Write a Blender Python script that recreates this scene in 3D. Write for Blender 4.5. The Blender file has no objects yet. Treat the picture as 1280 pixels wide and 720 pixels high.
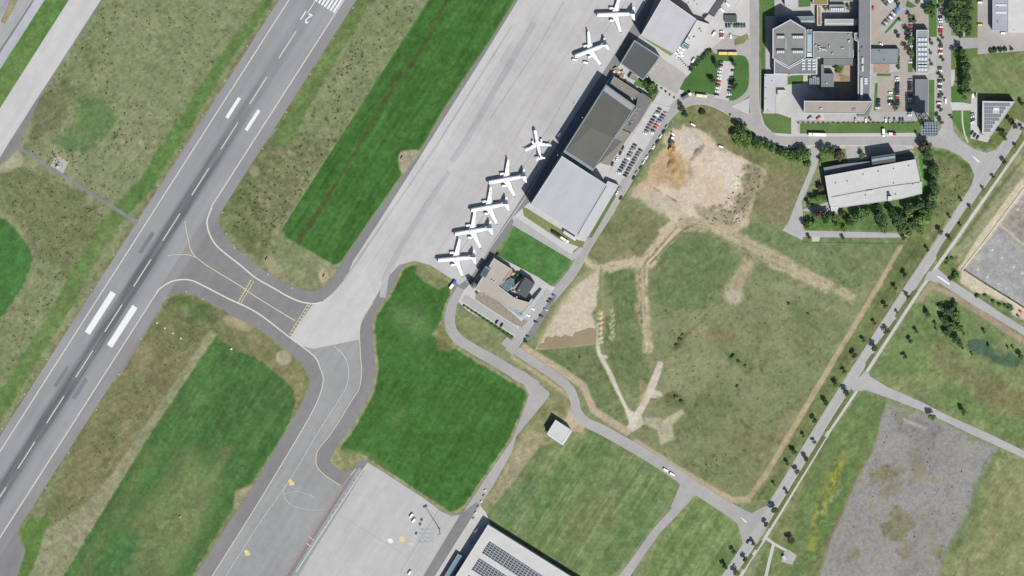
import bpy, bmesh, math, random
import numpy as np
from mathutils import Vector, Matrix
from mathutils.geometry import tessellate_polygon
random.seed(7)
SC = bpy.context.scene
COL = SC.collection
S = 0.75                       # metres on the ground per pixel of the survey
CAMH, CAMN = 6000.0, 600.0     # camera height, and how far north of the middle it stands
KB = 1.9                      # how bright a white surface comes out (used to turn seen colours into albedo)

def G(px, py):                 # a ground position
    return ((px - 640) * S, (360 - py) * S)
def PT(px, py, h=0.0):         # the position at height h seen over that ground position
    gx, gy = G(px, py); t = h / CAMH
    return (gx + (0 - gx) * t, gy + (CAMN - gy) * t)
def lin1(c):
    c /= 255.0
    return c / 12.92 if c <= 0.04045 else ((c + 0.055) / 1.055) ** 2.4
def A(r, g, b, k=None):        # seen sRGB colour -> albedo
    k = k or KB
    return tuple(min(0.86, lin1(c) / k) for c in (r, g, b))

# ------------------------------------------------------------------ materials
MATS = {}
def newmat(name):
    m = bpy.data.materials.new(name); m.use_nodes = True
    nt = m.node_tree; nt.nodes.clear()
    out = nt.nodes.new('ShaderNodeOutputMaterial'); b = nt.nodes.new('ShaderNodeBsdfPrincipled')
    nt.links.new(b.outputs[0], out.inputs[0]); MATS[name] = m
    return m, nt, b
def mathn(nt, op, a, b=None, c=None, clamp=False):
    n = nt.nodes.new('ShaderNodeMath'); n.operation = op; n.use_clamp = clamp
    for i, v in enumerate((a, b, c)):
        if v is None: continue
        if isinstance(v, (int, float)): n.inputs[i].default_value = v
        else: nt.links.new(v, n.inputs[i])
    return n.outputs[0]
def mixc(nt, fac, a, b, mode='MIX'):
    n = nt.nodes.new('ShaderNodeMix'); n.data_type = 'RGBA'; n.blend_type = mode
    for s, v in ((0, fac), (6, a), (7, b)):
        if isinstance(v, (int, float)): n.inputs[s].default_value = v
        elif isinstance(v, tuple): n.inputs[s].default_value = (*v[:3], 1)
        else: nt.links.new(v, n.inputs[s])
    return n.outputs[2]
def noise(nt, scale, detail=3, rough=0.55, rot=0.0, stretch=(1, 1, 1), world=True):
    if world: src = nt.nodes.new('ShaderNodeNewGeometry').outputs['Position']
    else: src = nt.nodes.new('ShaderNodeTexCoord').outputs['Object']
    mp = nt.nodes.new('ShaderNodeMapping'); mp.vector_type = 'TEXTURE'
    mp.inputs['Rotation'].default_value = (0, 0, rot); mp.inputs['Scale'].default_value = stretch
    nt.links.new(src, mp.inputs[0])
    n = nt.nodes.new('ShaderNodeTexNoise'); n.inputs['Scale'].default_value = scale
    n.inputs['Detail'].default_value = detail; n.inputs['Roughness'].default_value = rough
    nt.links.new(mp.outputs[0], n.inputs['Vector'])
    return n.outputs['Fac']
def ramp(nt, v, lo, hi, a=0.0, b=1.0):
    n = nt.nodes.new('ShaderNodeMapRange'); n.clamp = True
    nt.links.new(v, n.inputs[0])
    for i, x in enumerate((lo, hi, a, b)): n.inputs[i + 1].default_value = x
    return n.outputs[0]
RW = math.radians(57.4)        # bearing of the runway in plan
def plain(name, rgb, rough=0.6, metal=0.0, var=0.12, scale=0.4, spec=0.3, rot=0.0, stretch=(1, 1, 1), var2=0.0):
    if name in MATS: return MATS[name]
    m, nt, b = newmat(name)
    f = ramp(nt, noise(nt, scale, 4, 0.6, rot, stretch), 0.3, 0.7, 1 - var, 1 + var)
    if var2: f = mathn(nt, 'MULTIPLY', f, ramp(nt, noise(nt, scale * 0.06, 3), 0.35, 0.65, 1 - var2, 1 + var2))
    c = mixc(nt, 1.0, rgb, (1, 1, 1), 'MULTIPLY')
    v = nt.nodes.new('ShaderNodeVectorMath'); v.operation = 'SCALE'
    nt.links.new(c, v.inputs[0]); nt.links.new(f, v.inputs['Scale'])
    nt.links.new(v.outputs[0], b.inputs['Base Color'])
    b.inputs['Roughness'].default_value = rough; b.inputs['Metallic'].default_value = metal
    b.inputs['Specular IOR Level'].default_value = spec
    return m
def pavement(name, rgb, var=0.1, streak=0.1, patch=0.08, joints=0.0, rot=RW, slab=7.5, grain=0.06):
    if name in MATS: return MATS[name]
    m, nt, b = newmat(name)
    f = ramp(nt, noise(nt, 0.9, 3, 0.65), 0.3, 0.7, 1 - grain, 1 + grain)
    f = mathn(nt, 'MULTIPLY', f, ramp(nt, noise(nt, 0.02, 4, 0.55), 0.35, 0.65, 1 - patch, 1 + patch))
    f = mathn(nt, 'MULTIPLY', f, ramp(nt, noise(nt, 0.13, 4, 0.6, rot, (14, 1, 1)), 0.32, 0.68, 1 - streak, 1 + streak))
    f = mathn(nt, 'MULTIPLY', f, ramp(nt, noise(nt, 0.14, 5, 0.7), 0.4, 0.75, 1 + var * 0.3, 1 - var))
    if joints:
        src = nt.nodes.new('ShaderNodeNewGeometry').outputs['Position']
        mp = nt.nodes.new('ShaderNodeMapping'); mp.vector_type = 'TEXTURE'; mp.inputs['Rotation'].default_value = (0, 0, rot)
        nt.links.new(src, mp.inputs[0])
        br = nt.nodes.new('ShaderNodeTexBrick'); br.offset = 0; br.squash = 1
        br.inputs['Color1'].default_value = (1, 1, 1, 1); br.inputs['Color2'].default_value = (0.955, 0.955, 0.955, 1)
        br.inputs['Mortar'].default_value = (1 - joints,) * 3 + (1,)
        br.inputs['Scale'].default_value = 1; br.inputs['Mortar Size'].default_value = 0.16
        br.inputs['Brick Width'].default_value = slab; br.inputs['Row Height'].default_value = slab
        nt.links.new(mp.outputs[0], br.inputs['Vector'])
        f = mathn(nt, 'MULTIPLY', f, br.outputs['Color'])
    v = nt.nodes.new('ShaderNodeVectorMath'); v.operation = 'SCALE'
    v.inputs[0].default_value = rgb; nt.links.new(f, v.inputs['Scale'])
    nt.links.new(v.outputs[0], b.inputs['Base Color'])
    b.inputs['Roughness'].default_value = 0.9; b.inputs['Specular IOR Level'].default_value = 0.15
    return m

# ------------------------------------------------------------------ mesh helpers
def link(name, me, mat=None, parent=None, kind=None):
    o = bpy.data.objects.new(name, me); COL.objects.link(o)
    if mat and me is not None and not me.materials: me.materials.append(mat)
    if parent: o.parent = parent
    if kind: o['kind'] = kind
    return o
def mesh(name, vs, fs, smooth=False):
    me = bpy.data.meshes.new(name); me.from_pydata(vs, [], fs); me.update()
    if smooth:
        for p in me.polygons: p.use_smooth = True
    return me
def tag(o, label, cat, group=None):
    o['label'] = label; o['category'] = cat
    if group: o['group'] = group
    return o
def empty(name, loc, rz=0.0, label=None, cat=None, group=None):
    o = bpy.data.objects.new(name, None); COL.objects.link(o); o.location = loc; o.rotation_euler = (0, 0, rz)
    o.empty_display_size = 1
    if label: tag(o, label, cat, group)
    return o
def catmull(pts, n=5, closed=False):
    out = []; L = len(pts); rng = range(L if closed else L - 1)
    for i in rng:
        if closed: p0, p1, p2, p3 = pts[i - 1], pts[i], pts[(i + 1) % L], pts[(i + 2) % L]
        else: p0, p1, p2, p3 = pts[max(i - 1, 0)], pts[i], pts[i + 1], pts[min(i + 2, L - 1)]
        for k in range(n):
            t = k / n
            out.append(tuple(0.5 * (2 * p1[j] + (p2[j] - p0[j]) * t + (2 * p0[j] - 5 * p1[j] + 4 * p2[j] - p3[j]) * t * t
                             + (3 * p1[j] - p0[j] - 3 * p2[j] + p3[j]) * t ** 3) for j in (0, 1)))
    if not closed: out.append(tuple(pts[-1]))
    return out
def flat(pts, z):              # triangulated flat polygon, facing up, from xy points
    vs = [Vector((x, y, z)) for x, y in pts]
    tris = tessellate_polygon([vs]); fs = []
    for a, b, c in tris:
        n = (vs[b] - vs[a]).cross(vs[c] - vs[a]).z
        if abs(n) < 1e-9: continue
        fs.append((a, b, c) if n > 0 else (a, c, b))
    return [tuple(v) for v in vs], fs
ZUSED = {}
def lift(z):                   # no two sheets lie in one plane
    k = round(z, 3); ZUSED[k] = ZUSED.get(k, -1) + 1; return z + 0.0011 * ZUSED[k]
def sheet(name, px, z, mat, kind='structure', parent=None, smooth=0):
    z = lift(z)
    if smooth: px = catmull(px, smooth, True)
    vs, fs = flat([G(*p) for p in px], z)
    return link(name, mesh(name, vs, fs), mat, parent, None if parent else kind)
def band(px, w, smooth=0):     # outline of a stroke of width w (px); w may be a list
    if smooth:
        if isinstance(w, (list, tuple)):
            ww = catmull([(a, 0) for a in w], smooth); w = [a[0] for a in ww]
        px = catmull(px, smooth)
    L, R = [], []
    for i, p in enumerate(px):
        a, b = px[max(i - 1, 0)], px[min(i + 1, len(px) - 1)]
        d = math.hypot(b[0] - a[0], b[1] - a[1]) or 1; nx, ny = -(b[1] - a[1]) / d, (b[0] - a[0]) / d
        h = (w[i] if isinstance(w, (list, tuple)) else w) / 2
        L.append((p[0] + nx * h, p[1] + ny * h)); R.append((p[0] - nx * h, p[1] - ny * h))
    return L + R[::-1], L, R
def ribbon(name, px, w, z, mat, kind='structure', parent=None, smooth=0):
    z = lift(z)
    _, L, R = band(px, w, smooth); n = len(L)
    vs = [(*G(*p), z) for p in L] + [(*G(*p), z) for p in R]; fs = []
    for i in range(n - 1):
        f = (i, i + 1, n + i + 1, n + i)
        a, b, c = (Vector(vs[f[k]]) for k in (0, 1, 2))
        fs.append(f if (b - a).cross(c - a).z > 0 else f[::-1])
    return link(name, mesh(name, vs, fs), mat, parent, None if parent else kind)
def prism_data(xy, z0, z1, top=True, bottom=False):
    ar = sum(xy[i - 1][0] * xy[i][1] - xy[i][0] * xy[i - 1][1] for i in range(len(xy)))
    if ar < 0: xy = xy[::-1]
    n = len(xy); vs = [(x, y, z0) for x, y in xy] + [(x, y, z1) for x, y in xy]
    fs = [(i, (i + 1) % n, n + (i + 1) % n, n + i) for i in range(n)]
    if top:
        tv, tf = flat(xy, z1); fs += [tuple(n + k for k in f) for f in tf]
    if bottom:
        fs += [tuple(reversed(f)) for f in flat(xy, z0)[1]]
    return vs, fs
def local(vs, root):           # world points -> the (unrotated) root's space
    l = root.location
    return [(x - l.x, y - l.y, z - l.z) for x, y, z in vs]
def block(name, parent, xy, z0, z1, mat, top=True):
    vs, fs = prism_data(xy, z0, z1, top)
    p = parent
    while p is not None and p.parent is not None: p = p.parent
    return link(name, mesh(name, local(vs, p) if p else vs, fs), mat, parent)
def item(name, parent, px, z0, z1, mat):   # a prism on a roof, outlined in survey pixels at its top
    return block(name, parent, [PT(*p, z1) for p in px], z0, z1, mat)
def R4(x0, y0, x1, y1): return [(x0, y0), (x1, y0), (x1, y1), (x0, y1)]
def inset(xy, d):
    n = len(xy); ar = sum(xy[i - 1][0] * xy[i][1] - xy[i][0] * xy[i - 1][1] for i in range(n)); s = 1 if ar > 0 else -1
    out = []
    for i in range(n):
        p, q, r = Vector(xy[i - 1]), Vector(xy[i]), Vector(xy[(i + 1) % n])
        a, b = (q - p).normalized(), (r - q).normalized()
        na, nb = Vector((-a.y, a.x)) * s, Vector((-b.y, b.x)) * s
        k = 1 + na.dot(nb)
        o = (na + nb) * (d / max(k, 0.35)); out.append((q.x + o.x, q.y + o.y))
    return out
def ring(name, parent, xy, z0, z1, w, mat):       # parapet: a closed low wall along an outline
    inn = inset(xy, w); n = len(xy); vs = []; fs = []
    for pts, z in ((xy, z0), (xy, z1), (inn, z1), (inn, z0)): vs += [(x, y, z) for x, y in pts]
    ar = sum(xy[i - 1][0] * xy[i][1] - xy[i][0] * xy[i - 1][1] for i in range(n))
    for k in range(3):
        for i in range(n):
            j = (i + 1) % n; f = (k * n + i, k * n + j, (k + 1) * n + j, (k + 1) * n + i)
            fs.append(f if ar > 0 else f[::-1])
    return link(name, mesh(name, local(vs, parent), fs), mat, parent)
def boxdata(cx, cy, cz, sx, sy, sz, off=0, rz=0.0):
    c, s = math.cos(rz), math.sin(rz); vs = []
    for dz in (-1, 1):
        for dx, dy in ((-1, -1), (1, -1), (1, 1), (-1, 1)):
            x, y = dx * sx / 2, dy * sy / 2; vs.append((cx + x * c - y * s, cy + x * s + y * c, cz + dz * sz / 2))
    return vs, [tuple(off + k for k in f) for f in ((3, 2, 1, 0), (4, 5, 6, 7), (0, 1, 5, 4), (1, 2, 6, 5), (2, 3, 7, 6), (3, 0, 4, 7))]
def boxes(name, lst, mat, parent=None):
    vs, fs = [], []
    for b in lst:
        v, f = boxdata(*b[:6], off=len(vs), rz=b[6] if len(b) > 6 else 0.0); vs += v; fs += f
    return link(name, mesh(name, vs, fs), mat, parent)
def tubedata(a, b, r0, r1, n=8, off=0, caps=True):
    a, b = Vector(a), Vector(b); d = (b - a).normalized()
    u = d.orthogonal().normalized(); w = d.cross(u); vs = []
    for c, r in ((a, r0), (b, r1)):
        for k in range(n):
            t = 2 * math.pi * k / n; vs.append(tuple(c + u * (r * math.cos(t)) + w * (r * math.sin(t))))
    fs = [tuple(off + q for q in (k, (k + 1) % n, n + (k + 1) % n, n + k)) for k in range(n)]
    if caps: fs += [tuple(off + k for k in range(n - 1, -1, -1)), tuple(off + n + k for k in range(n))]
    return vs, fs
def tubes(name, lst, mat, parent=None, n=8):
    vs, fs = [], []
    for a, b, r0, r1 in lst:
        v, f = tubedata(a, b, r0, r1, n, len(vs)); vs += v; fs += f
    return link(name, mesh(name, vs, fs), mat, parent)
def copy_tree(o, parent=None):
    c = o.copy(); COL.objects.link(c); c.parent = parent
    for ch in KIDS.get(o.name, ()): copy_tree(ch, c)
    return c
KIDS = {}
def remember(root):
    for o in bpy.data.objects:
        if o.parent is not None: KIDS.setdefault(o.parent.name, [])
    stack = [root]
    while stack:
        r = stack.pop(); KIDS[r.name] = list(r.children); stack += list(r.children)
ORD = ['first', 'second', 'third', 'fourth', 'fifth', 'sixth', 'seventh', 'eighth', 'ninth', 'tenth', 'eleventh', 'twelfth',
       'thirteenth', 'fourteenth', 'fifteenth', 'sixteenth', 'seventeenth', 'eighteenth', 'nineteenth', 'twentieth',
       'twenty-first', 'twenty-second', 'twenty-third', 'twenty-fourth', 'twenty-fifth', 'twenty-sixth', 'twenty-seventh', 'twenty-eighth']

# ------------------------------------------------------------------ camera, light, sky
cam = bpy.data.cameras.new('camera'); co = bpy.data.objects.new('camera', cam); COL.objects.link(co)
co.location = (0, CAMN, CAMH); co.rotation_euler = (0, 0, 0)
cam.sensor_width = 36; cam.lens = 36 * CAMH / (1280 * S); cam.shift_y = -CAMN / (1280 * S)
cam.clip_start = 10; cam.clip_end = 20000; SC.camera = co
AZ, EL = math.radians(148), math.radians(51)
w = bpy.data.worlds.new('World'); SC.world = w; w.use_nodes = True
nt = w.node_tree; bg = nt.nodes['Background']; sky = nt.nodes.new('ShaderNodeTexSky'); sky.sky_type = 'NISHITA'
sky.sun_disc = False; sky.sun_elevation = EL; sky.sun_rotation = AZ; sky.air_density = 1.0; sky.dust_density = 1.5
nt.links.new(sky.outputs[0], bg.inputs[0]); bg.inputs[1].default_value = 0.07
sd = bpy.data.lights.new('sun', 'SUN'); sd.energy = 4.4; sd.angle = math.radians(0.53); sd.color = (1.0, 0.965, 0.91)
so = bpy.data.objects.new('sun', sd); COL.objects.link(so); so.location = (0, 0, 500)
ldir = -Vector((math.sin(AZ) * math.cos(EL), math.cos(AZ) * math.cos(EL), math.sin(EL)))
so.rotation_euler = ldir.to_track_quat('-Z', 'Y').to_euler()
SC.view_settings.view_transform = 'Standard'; SC.view_settings.look = 'None'; SC.view_settings.gamma = 1.0
SC.view_settings.use_curve_mapping = False; SC.view_settings.exposure = 0.55
# ------------------------------------------------------------------ the ground cover: one fine sheet, sorted into fields
GS = 1.15; GX0, GY0 = -560.0, -350.0; NX, NY = int(1120 / GS) + 1, int(700 / GS) + 1
gx = GX0 + np.arange(NX) * GS; gy = GY0 + np.arange(NY) * GS
WX, WY = np.meshgrid(gx, gy)                      # metres
PX, PY = WX / S + 640, 360 - WY / S               # survey pixels
def lattice(seed): return np.random.RandomState(seed).rand(256, 256).astype(np.float32)
def vnoise(x, y, seed):
    la = lattice(seed); xi = np.floor(x).astype(int); yi = np.floor(y).astype(int); fx = x - xi; fy = y - yi
    fx = fx * fx * (3 - 2 * fx); fy = fy * fy * (3 - 2 * fy)
    a = la[xi & 255, yi & 255]; b = la[(xi + 1) & 255, yi & 255]; c = la[xi & 255, (yi + 1) & 255]; d = la[(xi + 1) & 255, (yi + 1) & 255]
    return (a * (1 - fx) + b * fx) * (1 - fy) + (c * (1 - fx) + d * fx) * fy
def fbm(scale, seed, octv=4, rot=0.0, stretch=1.0):
    c, s = math.cos(rot), math.sin(rot); x = (WX * c + WY * s) / (scale * stretch); y = (-WX * s + WY * c) / scale
    t = 0; a = 1; n = 0
    for o in range(octv):
        t = t + a * vnoise(x * 2 ** o + 37.3 * o, y * 2 ** o + 11.7 * o, seed + o); n += a; a *= 0.55
    return (t / n - 0.5) * 2.2
N_big = fbm(70, 1); N_mid = fbm(18, 11); N_sml = fbm(6, 21, 3); N_fin = fbm(2.6, 31, 2); N_pat = fbm(32, 41, 4)
STREAK = fbm(3.2, 51, 3, RW, 16.0); STREAK2 = fbm(9, 61, 3, RW, 9.0); STREAKX = fbm(3.0, 71, 3, RW + math.pi / 2, 14.0)
COLR = np.empty((NY, NX, 3), np.float32); REG = np.zeros((NY, NX), np.int32); NAMES = ['rough_grassland']
def regid(name):
    NAMES.append(name); return len(NAMES) - 1
def sdist(poly):               # signed distance in px (negative inside), inf outside the margin box
    P = np.array(poly, float); m = 14; out = np.full((NY, NX), 99.0, np.float32)
    sel = (PX > P[:, 0].min() - m) & (PX < P[:, 0].max() + m) & (PY > P[:, 1].min() - m) & (PY < P[:, 1].max() + m)
    x, y = PX[sel], PY[sel]
    if x.size == 0: return out
    d2 = np.full(x.shape, 1e9); ins = np.zeros(x.shape, bool); n = len(P)
    for i in range(n):
        x1, y1 = P[i - 1]; x2, y2 = P[i]; ex, ey = x2 - x1, y2 - y1; l2 = ex * ex + ey * ey + 1e-9
        t = np.clip(((x - x1) * ex + (y - y1) * ey) / l2, 0, 1)
        d2 = np.minimum(d2, (x - x1 - t * ex) ** 2 + (y - y1 - t * ey) ** 2)
        if y1 != y2: ins ^= ((y1 > y) != (y2 > y)) & (x < (x2 - x1) * (y - y1) / (y2 - y1) + x1)
    d = np.sqrt(d2); out[sel] = np.where(ins, -d, d); return out
def paint(poly, rgb, soft=1.5, warp=1.5, var=0.08, mix=1.0, name=None, rgb2=None, field=None, smooth=0, thin=None):
    if smooth: poly = catmull(poly, smooth, True)
    sd = sdist(poly); w = np.clip(0.5 - (sd + warp * (N_mid * 0.6 + N_sml * 0.7 + N_fin * 0.35)) / (2 * soft), 0, 1); w = w * w * (3 - 2 * w)
    if thin is not None: w = w * np.clip((thin[0] + N_sml * 0.6 + N_fin * 0.6) * thin[1], 0, 1)
    c = np.array(rgb, float)[None, None]
    if rgb2 is not None:
        f = np.clip(0.5 + (N_pat if field is None else field) * 0.75, 0, 1)[..., None]; c = c * (1 - f) + np.array(rgb2, float) * f
    c = c * (1 + var * (N_sml * 0.7 + N_mid * 0.7))[..., None]
    w = (w * mix)[..., None]; COLR[:] = COLR * (1 - w) + c * w
    if name: REG[sd < 0] = regid(name)
def stroke(pts, width, rgb, soft=1.2, warp=1.5, **k):
    sm = k.pop('smooth', 4); o, _, _ = band(pts, width, sm if len(pts) > 2 else 0); paint(o, rgb, soft, warp, **k)
def blob(x, y, rx, ry, rot=0.0):
    return [(x + rx * math.cos(t) * math.cos(rot) - ry * math.sin(t) * math.sin(rot), y + rx * math.cos(t) * math.sin(rot) + ry * math.sin(t) * math.cos(rot)) for t in np.linspace(0, 6.283, 17)[:-1]]
def spots(poly, n, seed, rgb, r=(0.8, 1.8), mix=0.6):
    rs = random.Random(seed); sd = sdist(poly); xs = [p[0] for p in poly]; ys = [p[1] for p in poly]; k = 0
    while k < n:
        x, y = rs.uniform(min(xs), max(xs)), rs.uniform(min(ys), max(ys)); rr = rs.uniform(*r); k += 1
        i = int(((360 - y) * S - GY0) / GS); j = int(((x - 640) * S - GX0) / GS)
        if not (6 < i < NY - 6 and 6 < j < NX - 6) or sd[i, j] > -1: continue
        sl = np.s_[i - 5:i + 6, j - 5:j + 6]; d = np.hypot(PX[sl] - x, PY[sl] - y) + N_fin[sl] * 0.7
        w = (np.clip(1.3 - d / rr, 0, 1) * mix)[..., None]; COLR[sl] = COLR[sl] * (1 - w) + np.array(rgb, float) * w
# base: rough grassland
b1, b2, b3 = np.array([134, 141, 97.]), np.array([114, 131, 78.]), np.array([151, 149, 108.])
f = np.clip(0.45 + N_big * 0.5 + N_mid * 0.35, 0, 1)[..., None]; COLR[:] = b1 * (1 - f) + b2 * f
f = (np.clip(N_pat * 0.9 + N_sml * 0.4 - 0.15, 0, 1) * 0.7)[..., None]; COLR[:] = COLR * (1 - f) + b3 * f
ALLF = R4(-110, -100, 1390, 820)
# --- west of the runway
WEST = [(126, 0), (342, 0), (0, 540), (0, 200)]
spots(WEST, 700, 3, (66, 84, 44), (0.7, 1.7), 0.75); spots(WEST, 500, 4, (160, 150, 115), (1, 2.5), 0.45); spots(WEST, 200, 5, (84, 100, 56), (2, 4), 0.5)
paint([(20, 205), (90, 235), (150, 285), (95, 360), (60, 330), (20, 270), (0, 255), (0, 215)], (104, 114, 62), 8, 8, mix=0.65)
paint([(48, 125), (80, 95), (95, 110), (70, 165), (40, 180)], (100, 105, 66), 6, 6, mix=0.6)
paint([(56, 0), (86, 0), (0, 135), (-40, 195), (-40, 140)], (82, 132, 52), 1.0, 0.6, name='grass_strip', rgb2=(98, 132, 58), field=STREAK2)
paint([(102, 126), (118, 122), (145, 138), (152, 152), (120, 175), (104, 190), (88, 186), (66, 182), (76, 170), (92, 158)], (78, 122, 56), 6, 6, mix=0.8, name='mown_grass', rgb2=(94, 128, 66))
stroke([(70, 165), (82, 150), (100, 162), (120, 185)], 2.2, (126, 124, 84), 1.5, 1.5, mix=0.6)
stroke([(352, -30), (316, 28), (284, 68), (256, 114), (214, 178), (184, 228), (138, 280), (104, 335), (84, 372), (46, 434), (-8, 522)], [13, 12, 14, 16, 19, 19, 20, 20, 20, 20, 20], (84, 128, 52), 2.2, 2.0, name='grass_strip', rgb2=(100, 128, 62), field=STREAK2)
stroke([(350, -5), (234, 174), (118, 356), (-10, 560)], 3.0, (128, 122, 74), 1.2, 1.5, mix=0.75)
paint([(-40, 250), (0, 270), (15, 282), (35, 307), (40, 325), (32, 350), (27, 360), (0, 398), (-40, 450)], (62, 118, 46), 1.6, 1.2, name='mown_grass', smooth=3)
stroke([(0, 262), (18, 278), (40, 306), (46, 328), (38, 352), (6, 402)], 6, (140, 134, 98), 2.5, 2, mix=0.6)
paint([(22, 186), (31, 200), (26, 208), (8, 214), (-6, 214)], (166, 160, 128), 2.5, 2.0, name='gravel_patch')
# --- between the runway and the parallel taxiway
MID = [(480, 0), (640, 0), (420, 340), (380, 362), (320, 331), (275, 280), (275, 262), (330, 180)]
spots([(470, 0), (536, 0), (420, 180), (352, 287), (345, 340), (280, 280), (300, 225), (365, 180)], 900, 6, (68, 80, 44), (0.8, 2.0), 0.7)
paint([(280, 230), (335, 180), (350, 200), (320, 240), (345, 300), (330, 330), (285, 290), (276, 268)], (96, 116, 58), 5, 5, mix=0.7)
paint([(320, 175), (418, 175), (352, 285), (320, 330), (290, 290)], (106, 108, 66), 12, 9, mix=0.5)
spots([(330, 190), (415, 180), (352, 287), (330, 320), (300, 280)], 330, 36, (158, 148, 112), (1, 3), 0.5)
paint([(440, 0), (470, -6), (397, 115), (377, 150), (362, 182), (332, 182), (320, 191), (300, 222), (318, 186)], (92, 126, 58), 2.5, 2.5, name='grass_strip', rgb2=(112, 128, 68), field=STREAK2)
stroke([(444, 0), (336, 176)], 3, (128, 124, 78), 1.2, 1.5, mix=0.7)
paint(blob(318, 214, 6, 7), (152, 144, 108), 2, 2, name='gravel_patch')
paint([(535, 0), (645, -6), (640, 8), (615, 49), (557, 135), (531, 180), (495, 232), (460, 280), (428, 327), (418, 331), (370, 304), (357, 296), (352, 287), (419, 180)], (52, 106, 32), 1.0, 0.6, name='mown_field', rgb2=(62, 116, 40), field=STREAK)
stroke([(562, -6), (520, 72), (497, 100), (449, 180), (417, 235), (392, 272), (372, 302)], [4, 4, 5, 5, 6, 8, 8], (76, 86, 42), 1.4, 2.0, smooth=4, mix=0.8)
stroke([(497, 100), (440, 168)], 1.2, (92, 128, 66), 1, 1, mix=0.5)
stroke([(535, 0), (419, 180), (352, 286)], 1.8, (138, 148, 98), 0.8, 0.8, smooth=0, mix=0.6)
stroke([(645, 0), (615, 49), (557, 135), (531, 180), (460, 280), (428, 327), (404, 357)], 3.2, (150, 152, 112), 1.0, 1.2, smooth=0, mix=0.8)
paint([(500, 191), (509, 188), (524, 188), (526, 196), (505, 219), (498, 204)], (160, 154, 120), 1.2, 1.0, name='gravel_patch', smooth=3)
paint([(330, 318), (340, 319), (352, 334), (358, 349), (342, 345), (328, 334)], (148, 144, 106), 2, 2, name='gravel_patch')
paint(blob(404.5, 344.5, 6, 9), (186, 166, 128), 1.4, 1.2, name='sand_patch')
stroke([(392, 322), (374, 354)], 1.2, (150, 146, 104), 0.8, 1, mix=0.6); stroke([(388, 320), (370, 352)], 1.0, (150, 146, 104), 0.8, 1, mix=0.6)
# --- south of the exit taxiway
SW = [(196, 394), (212, 369), (237, 366), (320, 407), (375, 451), (387, 475), (376, 507), (240, 720), (20, 720), (100, 540)]
paint(SW, (112, 120, 70), 2, 1, name='rough_grassland', rgb2=(124, 122, 76), field=N_mid)
paint(blob(240, 385, 34, 13, 0.5), (80, 112, 52), 8, 6, mix=0.7); paint(blob(178, 450, 14, 20), (146, 134, 98), 8, 7, mix=0.6); paint(blob(205, 475, 20, 22), (124, 114, 70), 8, 7, mix=0.5)
paint([(262, 413), (272, 418), (190, 540), (160, 590), (78, 725), (28, 725), (58, 662), (104, 632), (140, 592), (176, 540)], (150, 148, 110), 2.0, 2.0, name='rough_grassland', rgb2=(132, 138, 94), field=N_mid)
stroke([(168, 540), (130, 580), (95, 640)], 7, (128, 120, 78), 3, 3, mix=0.6); paint(blob(132, 578, 8, 5, 2.1), (92, 98, 50), 3, 3, mix=0.7)
paint([(22, 664), (36, 647), (66, 644), (58, 662), (46, 700), (34, 725), (18, 725), (33, 690)], (86, 122, 48), 2, 2, name='grass_strip')
paint([(270, 420), (290, 436), (320, 448), (340, 459), (357, 475), (368, 488), (370, 503), (358, 538), (322, 592), (288, 640), (236, 725), (76, 725), (190, 540)], (60, 110, 44), 1.2, 1.0, name='mown_field', rgb2=(76, 120, 54), field=STREAK2)
paint([(235, 560), (275, 600), (262, 650), (215, 720), (150, 720), (160, 650), (205, 600)], (112, 128, 72), 18, 14, mix=0.85); stroke([(190, 560), (130, 670), (100, 725)], 16, (98, 118, 62), 7, 5, mix=0.65)
stroke([(285, 560), (262, 605), (225, 680)], 12, (122, 128, 78), 7, 6, mix=0.6); stroke([(232, 572), (262, 592), (276, 604)], 5, (118, 128, 78), 3, 3, mix=0.5); stroke([(276, 545), (260, 575)], 3, (104, 138, 84), 2, 2, mix=0.4)
paint(blob(155, 690, 14, 26, 0.6), (50, 116, 54), 8, 6, mix=0.6)
paint([(340, 446), (360, 452), (380, 470), (380, 490), (368, 520), (362, 530), (370, 500), (366, 486), (352, 472), (334, 458)], (134, 128, 82), 2, 2, mix=0.8)
paint(blob(354.5, 447, 10, 9.5), (166, 160, 122), 1.2, 1.0, name='gravel_patch'); paint(blob(298, 404, 20, 8, 0.35), (158, 148, 112), 3, 3, name='gravel_patch'); paint(blob(318, 424, 10, 6, 0.4), (150, 138, 104), 3, 3, mix=0.7)
paint([(294, 614), (308, 608), (318, 606), (300, 636), (292, 636)], (160, 150, 112), 2, 2, name='gravel_patch')
stroke([(195, 396), (202, 378), (213, 370), (226, 366.5), (252, 373), (320, 408), (357, 438), (384, 463), (386, 487), (357, 540), (320, 603), (245, 720)], 3.2, (144, 138, 96), 1.2, 1.4, mix=0.75)
stroke([(320, 191), (288, 239), (274, 272), (282, 295), (320, 331), (367, 359), (392, 364)], 3, (132, 128, 84), 1.2, 1.4, mix=0.6)
stroke([(184, 400), (101, 540), (20, 668)], 3, (124, 122, 74), 1.2, 1.4, mix=0.6, smooth=0)
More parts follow.
